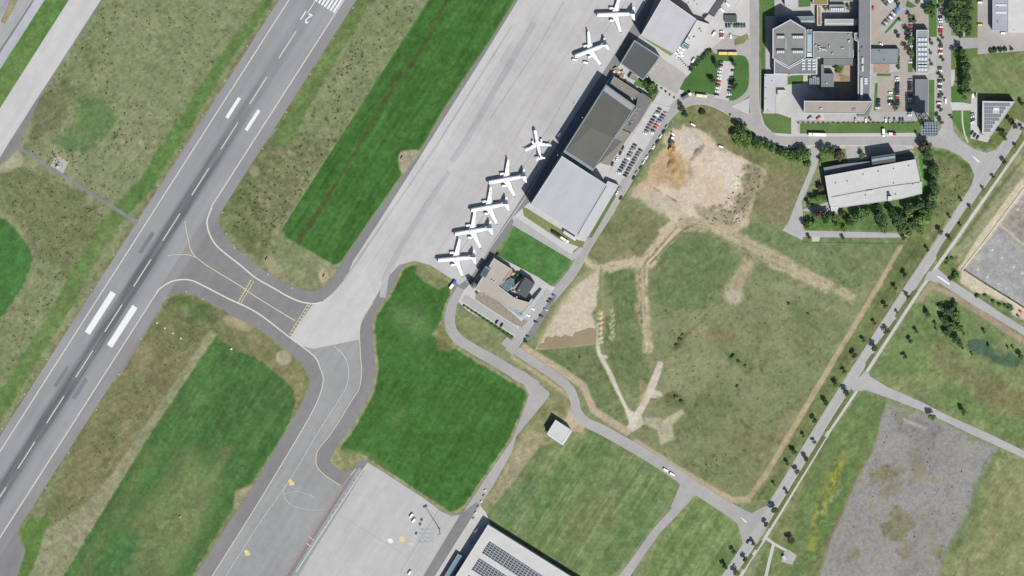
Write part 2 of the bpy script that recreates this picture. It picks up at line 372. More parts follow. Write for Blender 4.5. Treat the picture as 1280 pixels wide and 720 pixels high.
# --- the big green field by the service road
BGF = [(490, 360), (505, 331), (520, 327), (537, 332), (555, 343), (566, 352), (564, 371), (557, 388), (556, 405), (559, 417), (568, 428), (595, 448), (640, 475), (655, 482), (661, 492), (657, 506), (640, 550), (610, 593), (580, 637), (572, 642), (564, 644), (552, 639), (530, 622), (480, 590), (452, 572), (440, 587), (430, 591), (414, 580), (412, 575), (420, 559), (435, 540), (455, 507), (465, 487), (469, 465), (467, 440), (465, 410), (467, 395)]
paint(BGF, (148, 146, 102), 1, 0.8, name='grass_verge')
paint([(492, 364), (506, 335), (524, 331), (534, 338), (560, 352), (562, 370), (554, 386), (552, 400), (540, 418), (552, 428), (570, 436), (592, 451), (640, 479), (655, 487), (658, 494), (654, 506), (636, 549), (607, 592), (578, 634), (570, 638), (562, 640), (531, 619), (480, 586), (450, 566), (424, 572), (426, 560), (440, 541), (459, 508), (469, 488), (473, 465), (471, 440), (468, 410), (471, 396)], (52, 108, 32), 1.4, 1.5, name='mown_field', rgb2=(64, 118, 42), field=fbm(14, 141, 4) * .6 + STREAKX * .4)
paint([(490, 380), (530, 390), (545, 420), (520, 425), (490, 400)], (92, 130, 70), 12, 10, mix=0.75); paint(blob(497, 520, 8, 14, 0.5), (88, 122, 62), 7, 6, mix=0.5); paint(blob(470, 575, 26, 4, 0.55), (104, 122, 66), 4, 3, mix=0.6)
paint([(522, 330), (536, 335), (556, 346), (560, 356), (548, 362), (530, 352), (520, 342)], (134, 138, 88), 1.5, 1.5, mix=0.9)
paint([(556, 400), (562, 421), (575, 433), (562, 440), (548, 436), (546, 420), (551, 402)], (128, 126, 72), 3, 3, mix=0.8)
paint([(420, 560), (452, 566), (452, 574), (440, 588), (430, 591), (414, 580), (413, 575)], (138, 140, 86), 3, 3, mix=0.8)
# --- strips along the service road, small green, fields in the south
paint([(576, 381), (590, 388), (640, 424), (636, 433), (640, 444), (602, 434), (577, 419), (569, 407), (570, 392)], (136, 138, 90), 1.5, 1.5, name='rough_grassland', rgb2=(118, 132, 76))
paint([(640, 421), (720, 470), (735, 540), (690, 530), (700, 498), (688, 488), (640, 456)], (140, 138, 92), 2, 1.5, name='rough_grassland', rgb2=(122, 134, 82))
paint([(686, 497), (722, 505), (735, 545), (690, 555), (640, 620), (620, 645), (600, 640), (645, 552)], (140, 138, 90), 2, 1.5, name='rough_grassland', rgb2=(126, 132, 78))
paint([(660, 535), (684, 545), (676, 556), (640, 606), (622, 632), (610, 625), (645, 560)], (168, 156, 118), 3, 3.5, mix=0.85, rgb2=(150, 146, 100))
paint([(645, 279), (714, 322), (712, 332), (690, 358), (672, 347), (619, 318), (622, 312)], (66, 124, 48), 0.8, 0.6, name='lawn', rgb2=(80, 132, 58)); stroke([(641, 283), (620, 318)], 7, (124, 142, 76), 2, 2, mix=0.7)
FS = [(740, 536), (752, 545), (800, 572), (847, 603), (850, 608), (814, 660), (775, 712), (740, 735), (715, 716), (612, 652), (606, 646), (640, 606), (676, 556), (704, 557)]
paint(FS, (96, 130, 68), 1.2, 1.2, name='hay_meadow', rgb2=(116, 132, 76), field=N_big * 0.7 + N_mid * 0.4)
paint(FS, (132, 140, 88), 2, 1, mix=0.55, thin=(-0.15, 1.6), var=0.02) if False else None
m_ = sdist(FS) < -2; k_ = np.clip(STREAK * 1.3, -1, 1)[..., None] * np.array([13, 11, 11.]); COLR[m_] += k_[m_]
paint([(742, 542), (765, 556), (745, 585), (700, 620), (670, 650), (660, 630), (700, 590)], (80, 124, 58), 10, 9, mix=0.45); paint(blob(740, 645, 42, 22, -0.6), (124, 122, 74), 16, 12, mix=0.5); paint(blob(640, 640, 8, 40, 0.55), (74, 128, 62), 6, 5, mix=0.5)
stroke([(612, 652), (715, 718)], 12, (118, 130, 76), 5, 5, mix=0.6)
F11 = [(857, 630), (866, 622), (880, 622), (905, 642), (922, 655), (927, 668), (924, 684), (905, 722), (795, 735), (828, 668)]
paint(F11, (98, 130, 66), 1.2, 1.2, name='hay_meadow', rgb2=(112, 136, 72), field=N_mid); m_ = sdist(F11) < -2; COLR[m_] += k_[m_] * 1.1
stroke([(856, 632), (867, 623), (882, 624), (906, 643), (923, 656), (926, 676)], 3, (150, 148, 96), 1.2, 1.2, mix=0.7)
# --- the building-site meadow
MEAD = [(790, 240), (900, 270), (975, 280), (1132, 298), (1094, 362), (988, 545), (936, 622), (915, 622), (788, 545), (740, 510), (725, 475), (652, 430), (700, 375), (735, 300), (770, 250)]
paint(MEAD, (118, 131, 80), 1.5, 1, name='rough_grassland', rgb2=(140, 143, 98), field=N_mid * 0.6 + N_big * 0.7)
paint(MEAD, (96, 118, 64), 4, 2, mix=0.6, thin=(0.05 + 0 * N_big, 1.5), var=0.1)
G2 = N_big * 0.8 + N_pat * 0.5
for c, q in (((88, 118, 62), (0.12, 8)), ((150, 140, 100), (0.22, 9))):
    fld = G2 if c[0] == 90 else -G2; w_ = (np.clip((fld - q[0]) * 2.2, 0, 0.75) * (sdist(MEAD) < -3))[..., None]; COLR[:] = COLR * (1 - w_) + np.array(c, float) * w_
paint([(855, 292), (880, 285), (905, 300), (925, 325), (922, 345), (900, 372), (860, 390), (822, 380), (812, 350), (825, 315)], (88, 120, 62), 8, 7, mix=0.7, rgb2=(100, 122, 68))
paint([(945, 275), (985, 285), (1120, 303), (1085, 350), (1060, 360), (1000, 330), (950, 302), (934, 288)], (100, 128, 70), 6, 6, mix=0.75, rgb2=(118, 134, 80))
paint([(735, 300), (790, 250), (830, 275), (822, 305), (775, 320), (740, 325)], (104, 118, 62), 6, 5, mix=0.7, rgb2=(128, 124, 76)); paint([(762, 320), (800, 308), (795, 322), (765, 328)], (158, 134, 94), 5, 4, mix=0.6)
paint([(672, 436), (745, 430), (752, 450), (785, 505), (788, 536), (745, 508), (726, 476)], (92, 118, 62), 4, 3, mix=0.8, rgb2=(112, 126, 74)); paint([(755, 340), (800, 335), (803, 400), (808, 440), (820, 450), (800, 505), (770, 470), (752, 430), (765, 380)], (84, 118, 58), 4, 4, mix=0.8, rgb2=(116, 124, 72))
paint([(905, 440), (920, 438), (945, 455), (940, 470), (915, 455)], (78, 106, 54), 5, 4, mix=0.7); paint(blob(845, 500, 16, 10), (90, 98, 52), 6, 5, mix=0.6); paint(blob(850, 428, 3, 14, 0.6), (66, 86, 42), 2.5, 2.5, mix=0.8)
paint(blob(900, 420, 26, 10, 0.2), (138, 122, 82), 9, 8, mix=0.5); paint(blob(960, 430, 50, 40), (122, 128, 78), 22, 14, mix=0.4); paint(blob(935, 560, 40, 30), (128, 124, 76), 18, 12, mix=0.5); paint(blob(885, 515, 24, 34, 0.6), (104, 118, 62), 12, 9, mix=0.5); paint(blob(1045, 390, 24, 10, 0.3), (150, 146, 104), 10, 8, mix=0.45)
stroke([(898, 378), (870, 408), (838, 440), (822, 462)], 3, (120, 110, 68), 1.5, 2, mix=0.6); stroke([(800, 480), (790, 530)], 1, (70, 90, 44), 1, 1, mix=0.01)
spots(MEAD, 900, 9, (74, 96, 48), (0.8, 2.6), 0.5); spots(MEAD, 500, 10, (150, 140, 100), (1, 3), 0.4)
# bare earth of the site
DIRT = [(836, 168), (852, 158), (872, 160), (888, 168), (902, 184), (918, 192), (948, 203), (960, 214), (957, 232), (944, 246), (938, 262), (930, 284), (900, 290), (872, 282), (852, 286), (838, 300), (826, 290), (838, 276), (826, 268), (806, 254), (790, 246), (806, 218), (824, 190)]
paint(DIRT, (206, 180, 144), 4, 9, name='bare_earth', rgb2=(214, 192, 168), field=N_pat, var=0.05)
paint([(826, 188), (842, 184), (858, 204), (862, 220), (848, 232), (830, 228), (806, 240), (796, 240), (808, 216)], (190, 156, 112), 7, 6, mix=0.9); paint(blob(846, 212, 9, 22, -0.1), (186, 150, 98), 5, 6, mix=0.75); paint(blob(838, 190, 5, 16, 0.15), (168, 124, 74), 3, 5, mix=0.8)
paint(blob(862, 176, 14, 12), (190, 186, 176), 6, 5, mix=0.7); paint(blob(872, 190, 3.2, 12, 0.7), (148, 140, 124), 2, 2, mix=0.8); paint([(788, 236), (815, 236), (850, 258), (842, 272), (826, 266), (800, 252)], (182, 172, 142), 4, 4, mix=0.8)
paint(blob(916, 226, 14, 12), (214, 204, 186), 5, 5, mix=0.8); paint(blob(912, 200, 26, 20), (206, 192, 180), 9, 7, mix=0.6)
paint([(928, 205), (952, 210), (956, 226), (940, 248), (930, 270), (916, 262), (924, 240)], (150, 138, 102), 5, 6, mix=0.75, rgb2=(118, 116, 80), field=N_sml); paint([(870, 260), (910, 262), (925, 282), (900, 286), (876, 276)], (140, 138, 100), 5, 5, mix=0.7)
spots([(925, 200), (960, 215), (940, 262), (925, 285), (870, 280), (880, 260), (920, 245)], 180, 13, (98, 100, 66), (0.8, 2.2), 0.7)
stroke([(804, 228), (822, 238), (846, 252)], 1.2, (132, 118, 88), 0.8, 1.2, mix=0.8)
TR = (208, 190, 154); TR2 = (182, 166, 128)
stroke([(846, 278), (836, 292), (820, 312), (808, 328), (775, 330), (748, 336), (728, 324)], [14, 14, 15, 17, 12, 9, 7], TR, 2.6, 6, name='dirt_track', thin=(1.0, 1.3), rgb2=TR2, field=N_sml)
stroke([(802, 328), (803, 370), (807, 405), (810, 442)], [15, 14, 15, 12], TR, 2.6, 6, name='dirt_track', thin=(0.9, 1.3), rgb2=(150, 142, 104), field=N_sml)
stroke([(846, 276), (888, 284), (922, 300), (965, 322), (1010, 346), (1068, 374)], [16, 16, 17, 17, 16, 10], TR, 3, 7, name='dirt_track', thin=(0.95, 1.3), rgb2=(156, 146, 108), field=N_sml)
stroke([(944, 316), (930, 336), (920, 352), (914, 372)], [16, 18, 20, 24], TR2, 3.0, 7, name='dirt_track', thin=(0.95, 1.3), rgb2=(150, 140, 104), field=N_sml); paint(blob(917, 371, 10, 8), (194, 182, 154), 4, 4, mix=0.8)
for pts in ([(846, 284), (818, 316), (806, 334), (805, 400)], [(852, 282), (905, 296), (960, 322), (1060, 372)], [(850, 274), (900, 284), (950, 308), (1060, 364)], [(800, 335), (801, 390), (806, 436)]): stroke(pts, 1.4, (126, 114, 78), 0.8, 1.8, mix=0.65); stroke([(x + 3.2, y + 1.6) for x, y in pts], 1.3, (214, 196, 158), 0.8, 1.8, mix=0.6); stroke([(x - 2.6, y + 2.4) for x, y in pts], 1.2, (136, 124, 86), 0.8, 2.2, mix=0.5)
stroke([(812, 330), (856, 286), (878, 286)], 1.4, (104, 104, 66), 0.9, 1.2, mix=0.7); stroke([(880, 286), (930, 312), (945, 330)], 1.2, (110, 106, 70), 0.9, 1.2, mix=0.6)
LOT = [(670, 436), (676, 424), (690, 398), (702, 376), (716, 358), (746, 338), (749, 348), (746, 382), (739, 392), (745, 408), (746, 430), (705, 434)]
paint(LOT, (202, 188, 160), 2.0, 2.6, name='bare_earth', rgb2=(194, 180, 150), field=N_pat, var=0.03); stroke([(672, 430), (692, 394), (718, 356), (744, 336)], 5, (160, 158, 112), 2.5, 2.5, mix=0.75)
stroke([(753, 338), (754, 385), (752, 428)], 3.2, (150, 144, 96), 1.5, 1.5, mix=0.7)
for k in range(7): paint(blob(750.5, 391 + k * 6.2, 4.5, 1.8, -0.3), (200, 190, 150), 1.0, 1.2, mix=0.9); paint(blob(764 + (k % 3), 388 + k * 5.8, 3.2, 2.0, 0.8), (190, 182, 140), 1.2, 1.5, mix=0.8)
for k in range(5): paint(blob(751.5, 395 + k * 6.6, 3.2, 1.5, -0.2), (92, 96, 56), 0.8, 0.8, mix=0.8)
stroke([(747, 404), (746, 434)], 3, (204, 192, 160), 1.2, 1.5, mix=0.8)
PALE = (208, 198, 176)
stroke([(747, 432), (750, 444), (760, 462), (772, 488), (784, 512), (794, 524)], [5, 5, 5.5, 5, 5, 7], PALE, 1.0, 0.9, name='dirt_track'); paint(blob(756, 446, 4, 2.4, 0.2), PALE, 1, 1, mix=0.9)
stroke([(826, 452), (820, 470), (813, 487), (804, 506), (794, 524), (783, 541)], [7, 9, 10, 9, 9, 7], PALE, 1.0, 1.0, name='dirt_track', rgb2=(196, 180, 160), field=N_sml); paint([(812, 484), (826, 490), (829, 495), (818, 498), (808, 495)], PALE, 1, 1, mix=0.9); paint([(780, 512), (800, 516), (806, 530), (790, 540)], PALE, 1.2, 1.2, mix=0.9)
paint([(806, 522), (830, 524), (852, 512), (855, 517), (840, 530), (842, 548), (826, 556), (822, 538), (808, 530)], (192, 180, 148), 2, 3, mix=0.85, name='bare_earth')
paint([(800, 472), (810, 484), (806, 508), (798, 505)], (178, 156, 116), 2, 2, mix=0.6); paint([(808, 440), (818, 448), (822, 456), (812, 462), (806, 456)], (150, 142, 100), 3, 3, mix=0.6)
# tan strips that go with the public road and the avenue
TAN = (190, 170, 138)
stroke([(1135, 294), (1096, 362), (1040, 454), (988, 542), (958, 592), (938, 621)], 7, (184, 166, 126), 1.0, 0.9, name='dirt_track', rgb2=(172, 156, 112), field=STREAK, smooth=0)
stroke([(938, 624), (915, 625), (880, 606), (845, 585), (792, 551)], 8, TAN, 1.2, 1.2, name='dirt_track', rgb2=(172, 154, 116), field=N_sml, smooth=0)
stroke([(786, 541), (742, 513), (729, 482), (700, 462), (652, 433)], 9, TAN, 1.2, 1.2, name='dirt_track', rgb2=(176, 158, 124), field=N_sml, smooth=0)
stroke([(638, 445), (664, 462), (700, 487), (714, 497)], 5, (180, 160, 128), 1.4, 1.4, mix=0.85, smooth=0); paint([(708, 520), (716, 500), (724, 515), (732, 530), (728, 541), (712, 538), (702, 528)], (186, 166, 138), 1.5, 1.5, name='bare_earth')
# --- verges of the avenue
paint([(1134, 300), (1160, 262), (1196, 255), (1130, 362), (1050, 482), (1017, 541), (965, 626), (940, 624), (962, 592), (992, 542), (1098, 364)], (116, 124, 72), 1.5, 1.0, name='grass_verge', rgb2=(98, 118, 60), field=STREAK2)
m_ = sdist([(1134, 300), (1160, 262), (1196, 255), (1130, 362), (1017, 541), (965, 626), (940, 624), (1098, 364)]) < -1; COLR[m_] += k_[m_] * 1.1
stroke([(1126, 372), (1048, 490), (985, 592)], 2.0, (144, 142, 92), 1, 1, smooth=0, mix=0.7); stroke([(1216, 230), (1130, 362), (1018, 541), (960, 638)], 2.2, (168, 158, 122), 0.9, 1, smooth=0, mix=0.7)
paint([(1160, 190), (1190, 190), (1212, 205), (1218, 218), (1216, 231), (1200, 252), (1160, 300), (1136, 294), (1160, 262), (1172, 230), (1168, 200)], (128, 134, 82), 2, 2, name='rough_grassland', rgb2=(104, 124, 64), field=N_mid); spots([(1165, 190), (1212, 205), (1214, 232), (1165, 290), (1170, 230)], 240, 15, (134, 110, 76), (0.7, 1.6), 0.6)
paint([(1150, 185), (1180, 187), (1205, 200), (1215, 215), (1208, 212), (1190, 198), (1170, 194), (1160, 200)], (78, 112, 46), 2, 2, mix=0.8)
paint([(1290, 160), (1290, 225), (1216, 303), (1192, 340), (1172, 334), (1194, 304), (1246, 230), (1278, 185)], (152, 152, 112), 1.5, 1.2, name='grass_verge', rgb2=(134, 142, 94), field=STREAK2); stroke([(1285, 192), (1248, 236), (1196, 308)], 4, (104, 110, 62), 1.6, 1.5, smooth=0, mix=0.8)
paint([(1172, 335), (1180, 318), (1196, 320), (1200, 345), (1196, 352), (1188, 350)], (104, 124, 60), 2, 2, mix=0.85)
# --- gravel lot on the right, with its sandy rim
paint([(1290, 212), (1290, 250), (1234, 303), (1206, 337), (1290, 392), (1290, 404), (1252, 388), (1222, 368), (1196, 350), (1197, 338), (1218, 303), (1272, 230)], (208, 192, 166), 1.5, 1.5, name='sand_strip', rgb2=(200, 186, 150), field=N_mid)
paint([(1290, 228), (1234, 303), (1206, 337), (1290, 391)], (166, 164, 160), 1.2, 1.0, name='gravel_lot', rgb2=(154, 156, 158), field=N_mid)
paint([(1290, 240), (1262, 262), (1244, 290), (1264, 300), (1290, 318)], (150, 142, 132), 3, 2, mix=0.8, rgb2=(160, 150, 138)); stroke([(1250, 282), (1262, 290), (1274, 302), (1290, 312)], 2.6, (206, 192, 166), 1.0, 1.5, mix=0.9); paint(blob(1222, 322, 5, 4), (184, 176, 160), 2, 2, mix=0.8)
for x, y in ((1240, 312), (1252, 322), (1267, 333), (1222, 336), (1234, 346), (1248, 354), (1258, 361), (1278, 341), (1270, 244), (1272, 262)): paint(blob(x, y, 2.0, 1.6), (214, 206, 188), 0.8, 1.0, mix=0.9)
spots([(1290, 235), (1206, 337), (1290, 391)], 120, 17, (176, 172, 160), (1, 3), 0.5)
paint([(1218, 366), (1236, 368), (1258, 380), (1266, 396), (1254, 394), (1236, 382)], (100, 122, 64), 2, 2, mix=0.9, name='scrub'); paint([(1188, 338), (1201, 340), (1200, 352), (1190, 350)], (96, 128, 60), 2, 2, mix=0.8)
# --- triangle with trees
TRI = [(1150, 368), (1165, 356), (1190, 368), (1240, 402), (1290, 436), (1290, 566), (1232, 540), (1185, 520), (1155, 503), (1110, 484), (1086, 470), (1094, 456)]
paint(TRI, (106, 132, 70), 1.5, 1.2, name='rough_grassland', rgb2=(124, 134, 80), field=N_mid * 0.7 + N_pat * 0.5)
paint([(1152, 370), (1170, 365), (1200, 385), (1220, 410), (1190, 440), (1150, 470), (1110, 478), (1092, 462)], (98, 134, 66), 8, 7, mix=0.5); paint([(1155, 430), (1180, 425), (1200, 455), (1240, 475), (1290, 490), (1290, 520), (1240, 515), (1210, 480), (1170, 465)], (120, 116, 70), 8, 7, mix=0.7); paint([(1155, 460), (1180, 475), (1240, 520), (1290, 545), (1240, 535), (1190, 510)], (92, 132, 60), 8, 7, mix=0.6)
paint(blob(1226, 434, 18, 9, 0.35), (72, 106, 76), 1.5, 2.0, name='reed_bed'); paint(blob(1256, 448, 20, 10, 0.3), (70, 104, 70), 1.5, 2.5, mix=0.95, name='reed_bed'); paint(blob(1252, 440, 9, 5), (116, 126, 84), 2, 2.5, mix=0.7)
stroke([(1150, 376), (1164, 357), (1192, 370), (1242, 402), (1290, 434)], 7, (172, 146, 122), 1.0, 1.0, name='cinder_path', rgb2=(164, 144, 116), field=N_sml, smooth=0); stroke([(1095, 472), (1155, 506), (1232, 543), (1290, 572)], 3, (148, 140, 96), 1.2, 1.5, smooth=0, mix=0.6)
paint([(1158, 356), (1164, 351), (1172, 357), (1150, 378), (1142, 380)], (160, 148, 112), 2, 1.5, mix=0.9)
# --- bottom right: flower strip, gravel lot, hay field
paint([(1078, 490), (1108, 500), (1107, 515), (1090, 562), (1072, 596), (1040, 668), (1020, 725), (940, 725), (964, 672), (1037, 540)], (88, 124, 60), 1.5, 1.5, name='flower_meadow', rgb2=(112, 128, 68), field=STREAK2)
stroke([(1010, 575), (990, 640), (970, 690)], 8, (134, 132, 84), 3, 2.5, mix=0.7, smooth=0); stroke([(1030, 545), (1012, 580), (985, 622), (965, 660)], 6, (122, 128, 76), 3, 2, mix=0.5)
stroke([(1056, 562), (1042, 600), (1024, 640), (1014, 690)], [9, 15, 14, 10], (150, 152, 40), 4, 6, mix=0.85, thin=(0.4, 2.0)); stroke([(1050, 600), (1036, 625), (1020, 660)], 14, (150, 168, 140), 3, 4, mix=0.55, thin=(0.0, 2.2))
stroke([(1090, 560), (1072, 596), (1040, 668), (1018, 725)], 6, (126, 116, 72), 2.5, 2.5, mix=0.7)
GL = [(1108, 504), (1116, 506), (1150, 516), (1186, 532), (1217, 546), (1250, 562), (1226, 604), (1216, 640), (1196, 675), (1178, 700), (1172, 725), (1022, 725), (1042, 668), (1072, 597), (1091, 563)]
paint(GL, (152, 149, 146), 2.6, 4, name='gravel_lot', rgb2=(142, 140, 135), field=N_pat, var=0.04); paint([(1112, 508), (1180, 532), (1160, 560), (1120, 540)], (128, 128, 126), 6, 5, mix=0.7)
paint(GL, (112, 112, 78), 3, 3, mix=0.75, thin=(-0.28 + 0 * N_big, 2.4)); gp = np.clip((N_pat + N_mid * 0.7 + N_sml * 0.4 - 0.30) * 1.6, 0, 0.7) * (sdist(GL) < -2); COLR[:] = COLR * (1 - gp[..., None]) + np.array([126, 122, 76.]) * gp[..., None]
paint([(1116, 630), (1138, 640), (1140, 660), (1128, 680), (1112, 676), (1098, 660), (1110, 650)], (120, 119, 76), 4, 5, mix=0.75); paint(blob(1130, 690, 10, 9), (136, 116, 82), 4, 5, mix=0.6); paint([(1085, 590), (1100, 580), (1138, 586), (1110, 600), (1095, 606)], (124, 122, 82), 4, 5, mix=0.7); paint(blob(1174, 690, 10, 7), (120, 122, 74), 3, 3, mix=0.7)
paint([(1126, 520), (1160, 535), (1156, 538), (1130, 528)], (180, 174, 160), 2, 2, mix=0.7)
RF = [(1250, 562), (1290, 578), (1290, 725), (1172, 725), (1178, 700), (1196, 676), (1216, 640), (1227, 604)]
paint(RF, (122, 136, 78), 2.2, 2.2, name='hay_meadow', rgb2=(146, 144, 96), field=N_mid * 0.7 + STREAK2 * 0.5); stroke([(1246, 566), (1224, 606), (1214, 640), (1186, 690)], 10, (100, 124, 68), 4, 3, mix=0.7)
# --- north-east: rough field, campus edge
NE = [(1205, 64), (1290, 55), (1290, 130), (1268, 127), (1222, 116), (1206, 118)]
paint(NE, (122, 140, 80), 2, 1.5, name='rough_grassland', rgb2=(104, 126, 66), field=N_mid); paint(blob(1262, 95, 12, 8), (146, 132, 88), 6, 5, mix=0.5); paint([(1225, 170), (1270, 127), (1290, 118), (1290, 142), (1262, 172), (1250, 182), (1230, 188), (1212, 180), (1210, 172)], (116, 126, 66), 1.5, 1.5, name='grass_verge', rgb2=(94, 118, 52)); 
paint([(865, 130), (884, 128), (902, 138), (922, 150), (940, 170), (965, 185), (1002, 186), (1012, 200), (1014, 212), (985, 282), (968, 284), (940, 262), (945, 246), (960, 228), (958, 212), (920, 193), (902, 184), (888, 168), (870, 160), (858, 158), (854, 138)], (134, 130, 84), 1.5, 1.5, name='rough_grassland', rgb2=(112, 120, 66), field=N_mid)
paint([(965, 186), (1002, 196), (1012, 208), (1000, 222), (975, 210), (945, 200), (925, 180)], (112, 126, 66), 4, 4, mix=0.8); spots([(880, 140), (905, 150), (915, 190), (895, 175)], 90, 19, (140, 112, 76), (0.7, 1.8), 0.7); paint([(960, 215), (1008, 222), (990, 272), (965, 282), (945, 262), (948, 240)], (146, 132, 100), 5, 6, mix=0.8, rgb2=(120, 118, 76), field=N_sml)
stroke([(1012, 212), (1000, 245), (984, 282)], 3.5, (92, 104, 52), 1.5, 2, mix=0.8); paint([(940, 282), (965, 285), (985, 290), (982, 298), (950, 300), (935, 290)], (104, 128, 70), 3, 3, mix=0.8)
paint([(1014, 262), (1060, 262), (1110, 250), (1152, 243), (1160, 200), (1172, 215), (1170, 270), (1145, 292), (1100, 288), (1010, 288), (1004, 280)], (80, 120, 50), 1.5, 1.2, name='lawn', rgb2=(92, 126, 62)); paint([(1003, 297), (1132, 299), (1130, 306), (1004, 304)], (110, 134, 74), 1.5, 1, mix=0.9)
paint([(1146, 196), (1152, 192), (1160, 240), (1153, 246)], (72, 140, 44), 1, 0.8, mix=0.9); paint([(1022, 180), (1056, 182), (1054, 205), (1026, 206)], (90, 122, 54), 2, 2, mix=0.9); paint([(1008, 248), (1034, 238), (1036, 256), (1010, 258)], (92, 124, 52), 2, 2, mix=0.9)
stroke([(1146, 193), (1150, 215), (1154, 230)], 1.3, (170, 176, 150), 0.6, 0.3, mix=0.9)
# wind-laid wisps in the long grass, and mower passes in the cut fields
rough = np.isin(REG, [i for i, n in enumerate(NAMES) if n in ('rough_grassland', 'grass_verge', 'flower_meadow')]); mown = np.isin(REG, [i for i, n in enumerate(NAMES) if n == 'mown_field'])
wd = np.clip(N_mid * 1.5 + 0.5, 0, 1); wisp = fbm(2.0, 201, 2, 0.5, 5.0) * wd + fbm(2.0, 211, 2, 2.2, 5.0) * (1 - wd)
COLR += (wisp * rough)[..., None] * np.array([11, 9, 8.]); pale = (np.clip(fbm(5, 221, 4) * 1.2 - 0.35, 0, 1) * rough * 0.55)[..., None]; COLR = COLR * (1 - pale) + np.array([158, 152, 112.]) * pale
cu_, su_ = math.cos(RW), math.sin(RW); lane = np.sin((-WX * su_ + WY * cu_) * 2 * math.pi / 5.5 + N_big) * np.clip(0.5 + N_pat, 0, 1)
COLR += (mown * (lane * 0.5 + STREAK * 0.6 + fbm(1.9, 231, 2, RW, 7.0) * 0.6))[..., None] * np.array([6, 7, 5.])
worn = (np.clip(N_pat + N_mid * 0.5 - 0.55, 0, 1) * mown * 0.5)[..., None]; COLR = COLR * (1 - worn) + np.array([104, 124, 66.]) * worn
hay = np.isin(REG, [i for i, n in enumerate(NAMES) if n == 'hay_meadow']); s1 = fbm(1.5, 241, 2, RW, 30.0); s2 = fbm(4, 251, 3, RW, 14.0)
COLR += (hay * (s1 * 0.7 + s2 * 0.45))[..., None] * np.array([10, 7, 8.]); hl = (np.clip(s1 * 1.6 + N_mid * 0.6 - 0.75, 0, 1) * hay * 0.45)[..., None]; COLR = COLR * (1 - hl) + np.array([162, 160, 116.]) * hl
# small-scale mottling everywhere
calm = np.clip((185 - COLR.mean(2)) / 55, 0.3, 1)
COLR *= (1 + (0.07 * N_sml + 0.10 * N_fin) * calm)[..., None]
lum_ = (COLR @ np.array([0.3, 0.59, 0.11], np.float32))[..., None]; COLR = lum_ + (COLR - lum_) * 0.75 + 7
COLR = np.clip(COLR, 20, 235)
c = COLR / 255.0; LINC = np.where(c <= 0.04045, c / 12.92, ((c + 0.055) / 1.055) ** 2.4) / KB
gm, nt, b = newmat('ground_cover')
at = nt.nodes.new('ShaderNodeAttribute'); at.attribute_name = 'cover'
f1 = ramp(nt, noise(nt, 0.75, 4, 0.72), 0.28, 0.72, 0.76, 1.24); f2 = ramp(nt, noise(nt, 0.28, 2, 0.5), 0.3, 0.7, 0.9, 1.1)
f3 = mathn(nt, 'MULTIPLY', f1, f2); v = nt.nodes.new('ShaderNodeVectorMath'); v.operation = 'SCALE'
nt.links.new(at.outputs['Color'], v.inputs[0]); nt.links.new(f3, v.inputs['Scale']); nt.links.new(v.outputs[0], b.inputs['Base Color'])
b.inputs['Roughness'].default_value = 1.0; b.inputs['Specular IOR Level'].default_value = 0.05
ii, jj = np.meshgrid(np.arange(NY - 1), np.arange(NX - 1), indexing='ij'); v00 = (ii * NX + jj).ravel()
quads = np.stack([v00, v00 + 1, v00 + NX + 1, v00 + NX], 1); freg = REG[:-1, :-1].ravel(); allv = np.stack([WX.ravel(), WY.ravel(), np.zeros(WX.size)], 1)
groups = {}
for i, n in enumerate(NAMES): groups.setdefault(i, n)
for rid, nm in groups.items():
    q = quads[freg == rid]
    if not len(q): continue
    u, inv = np.unique(q.ravel(), return_inverse=True); me = bpy.data.meshes.new(nm)
    me.vertices.add(len(u)); me.vertices.foreach_set('co', allv[u].astype(np.float32).ravel())
    me.loops.add(len(q) * 4); me.loops.foreach_set('vertex_index', inv.astype(np.int32)); me.polygons.add(len(q))
    me.polygons.foreach_set('loop_start', np.arange(0, len(q) * 4, 4, dtype=np.int32)); me.update(calc_edges=True)
    a = me.attributes.new('cover', 'FLOAT_COLOR', 'POINT'); cc = np.ones((len(u), 4), np.float32); cc[:, :3] = LINC.reshape(-1, 3)[u]
    a.data.foreach_set('color', cc.ravel()); link(nm, me, gm, None, 'structure')
far = plain('far_grass', A(112, 122, 72), 1.0, var=0.2, scale=0.1, spec=0.05)
vs, fs = boxdata(0, 0, -1.5, 9000, 9000, 2); link('ground', mesh('ground', vs, fs), far, None, 'structure')
def grassmat(name, rgb):
    l = 0.3 * rgb[0] + 0.59 * rgb[1] + 0.11 * rgb[2]; rgb = [l + (q - l) * 0.78 + 3 for q in rgb]
    return plain(name, A(*rgb), 1.0, var=0.22, scale=0.75, spec=0.05, var2=0.12)
# ------------------------------------------------------------------ runway, taxiways, aprons
Z1, Z2, Z3, Z4 = 0.06, 0.12, 0.24, 0.4
M_ASPH = pavement('taxi_asphalt', A(140, 139, 141), streak=0.06, patch=0.06)
M_ASPH2 = pavement('taxi_asphalt_pale', A(160, 162, 162), streak=0.07, patch=0.06)
M_ASPHD = pavement('asphalt_dark', A(138, 138, 139), streak=0.09, patch=0.08)
M_CONC = pavement('apron_concrete', A(199, 198, 198), var=0.06, streak=0.06, patch=0.07, joints=0.10, grain=0.035)
M_CONC2 = pavement('apron_concrete_pale', A(196, 195, 195), var=0.05, streak=0.05, patch=0.04, joints=0.07, grain=0.03)
M_CONCT = pavement('taxiway_concrete', A(206, 205, 204), var=0.05, streak=0.05, patch=0.04, joints=0.05, grain=0.03)
M_CONCD = pavement('stained_concrete', A(184, 184, 185), var=0.08, streak=0.08, patch=0.06, joints=0.10, grain=0.04)
M_CONCL = pavement('light_concrete', A(208, 207, 205), var=0.06, streak=0.05, patch=0.05, joints=0.06, grain=0.04)
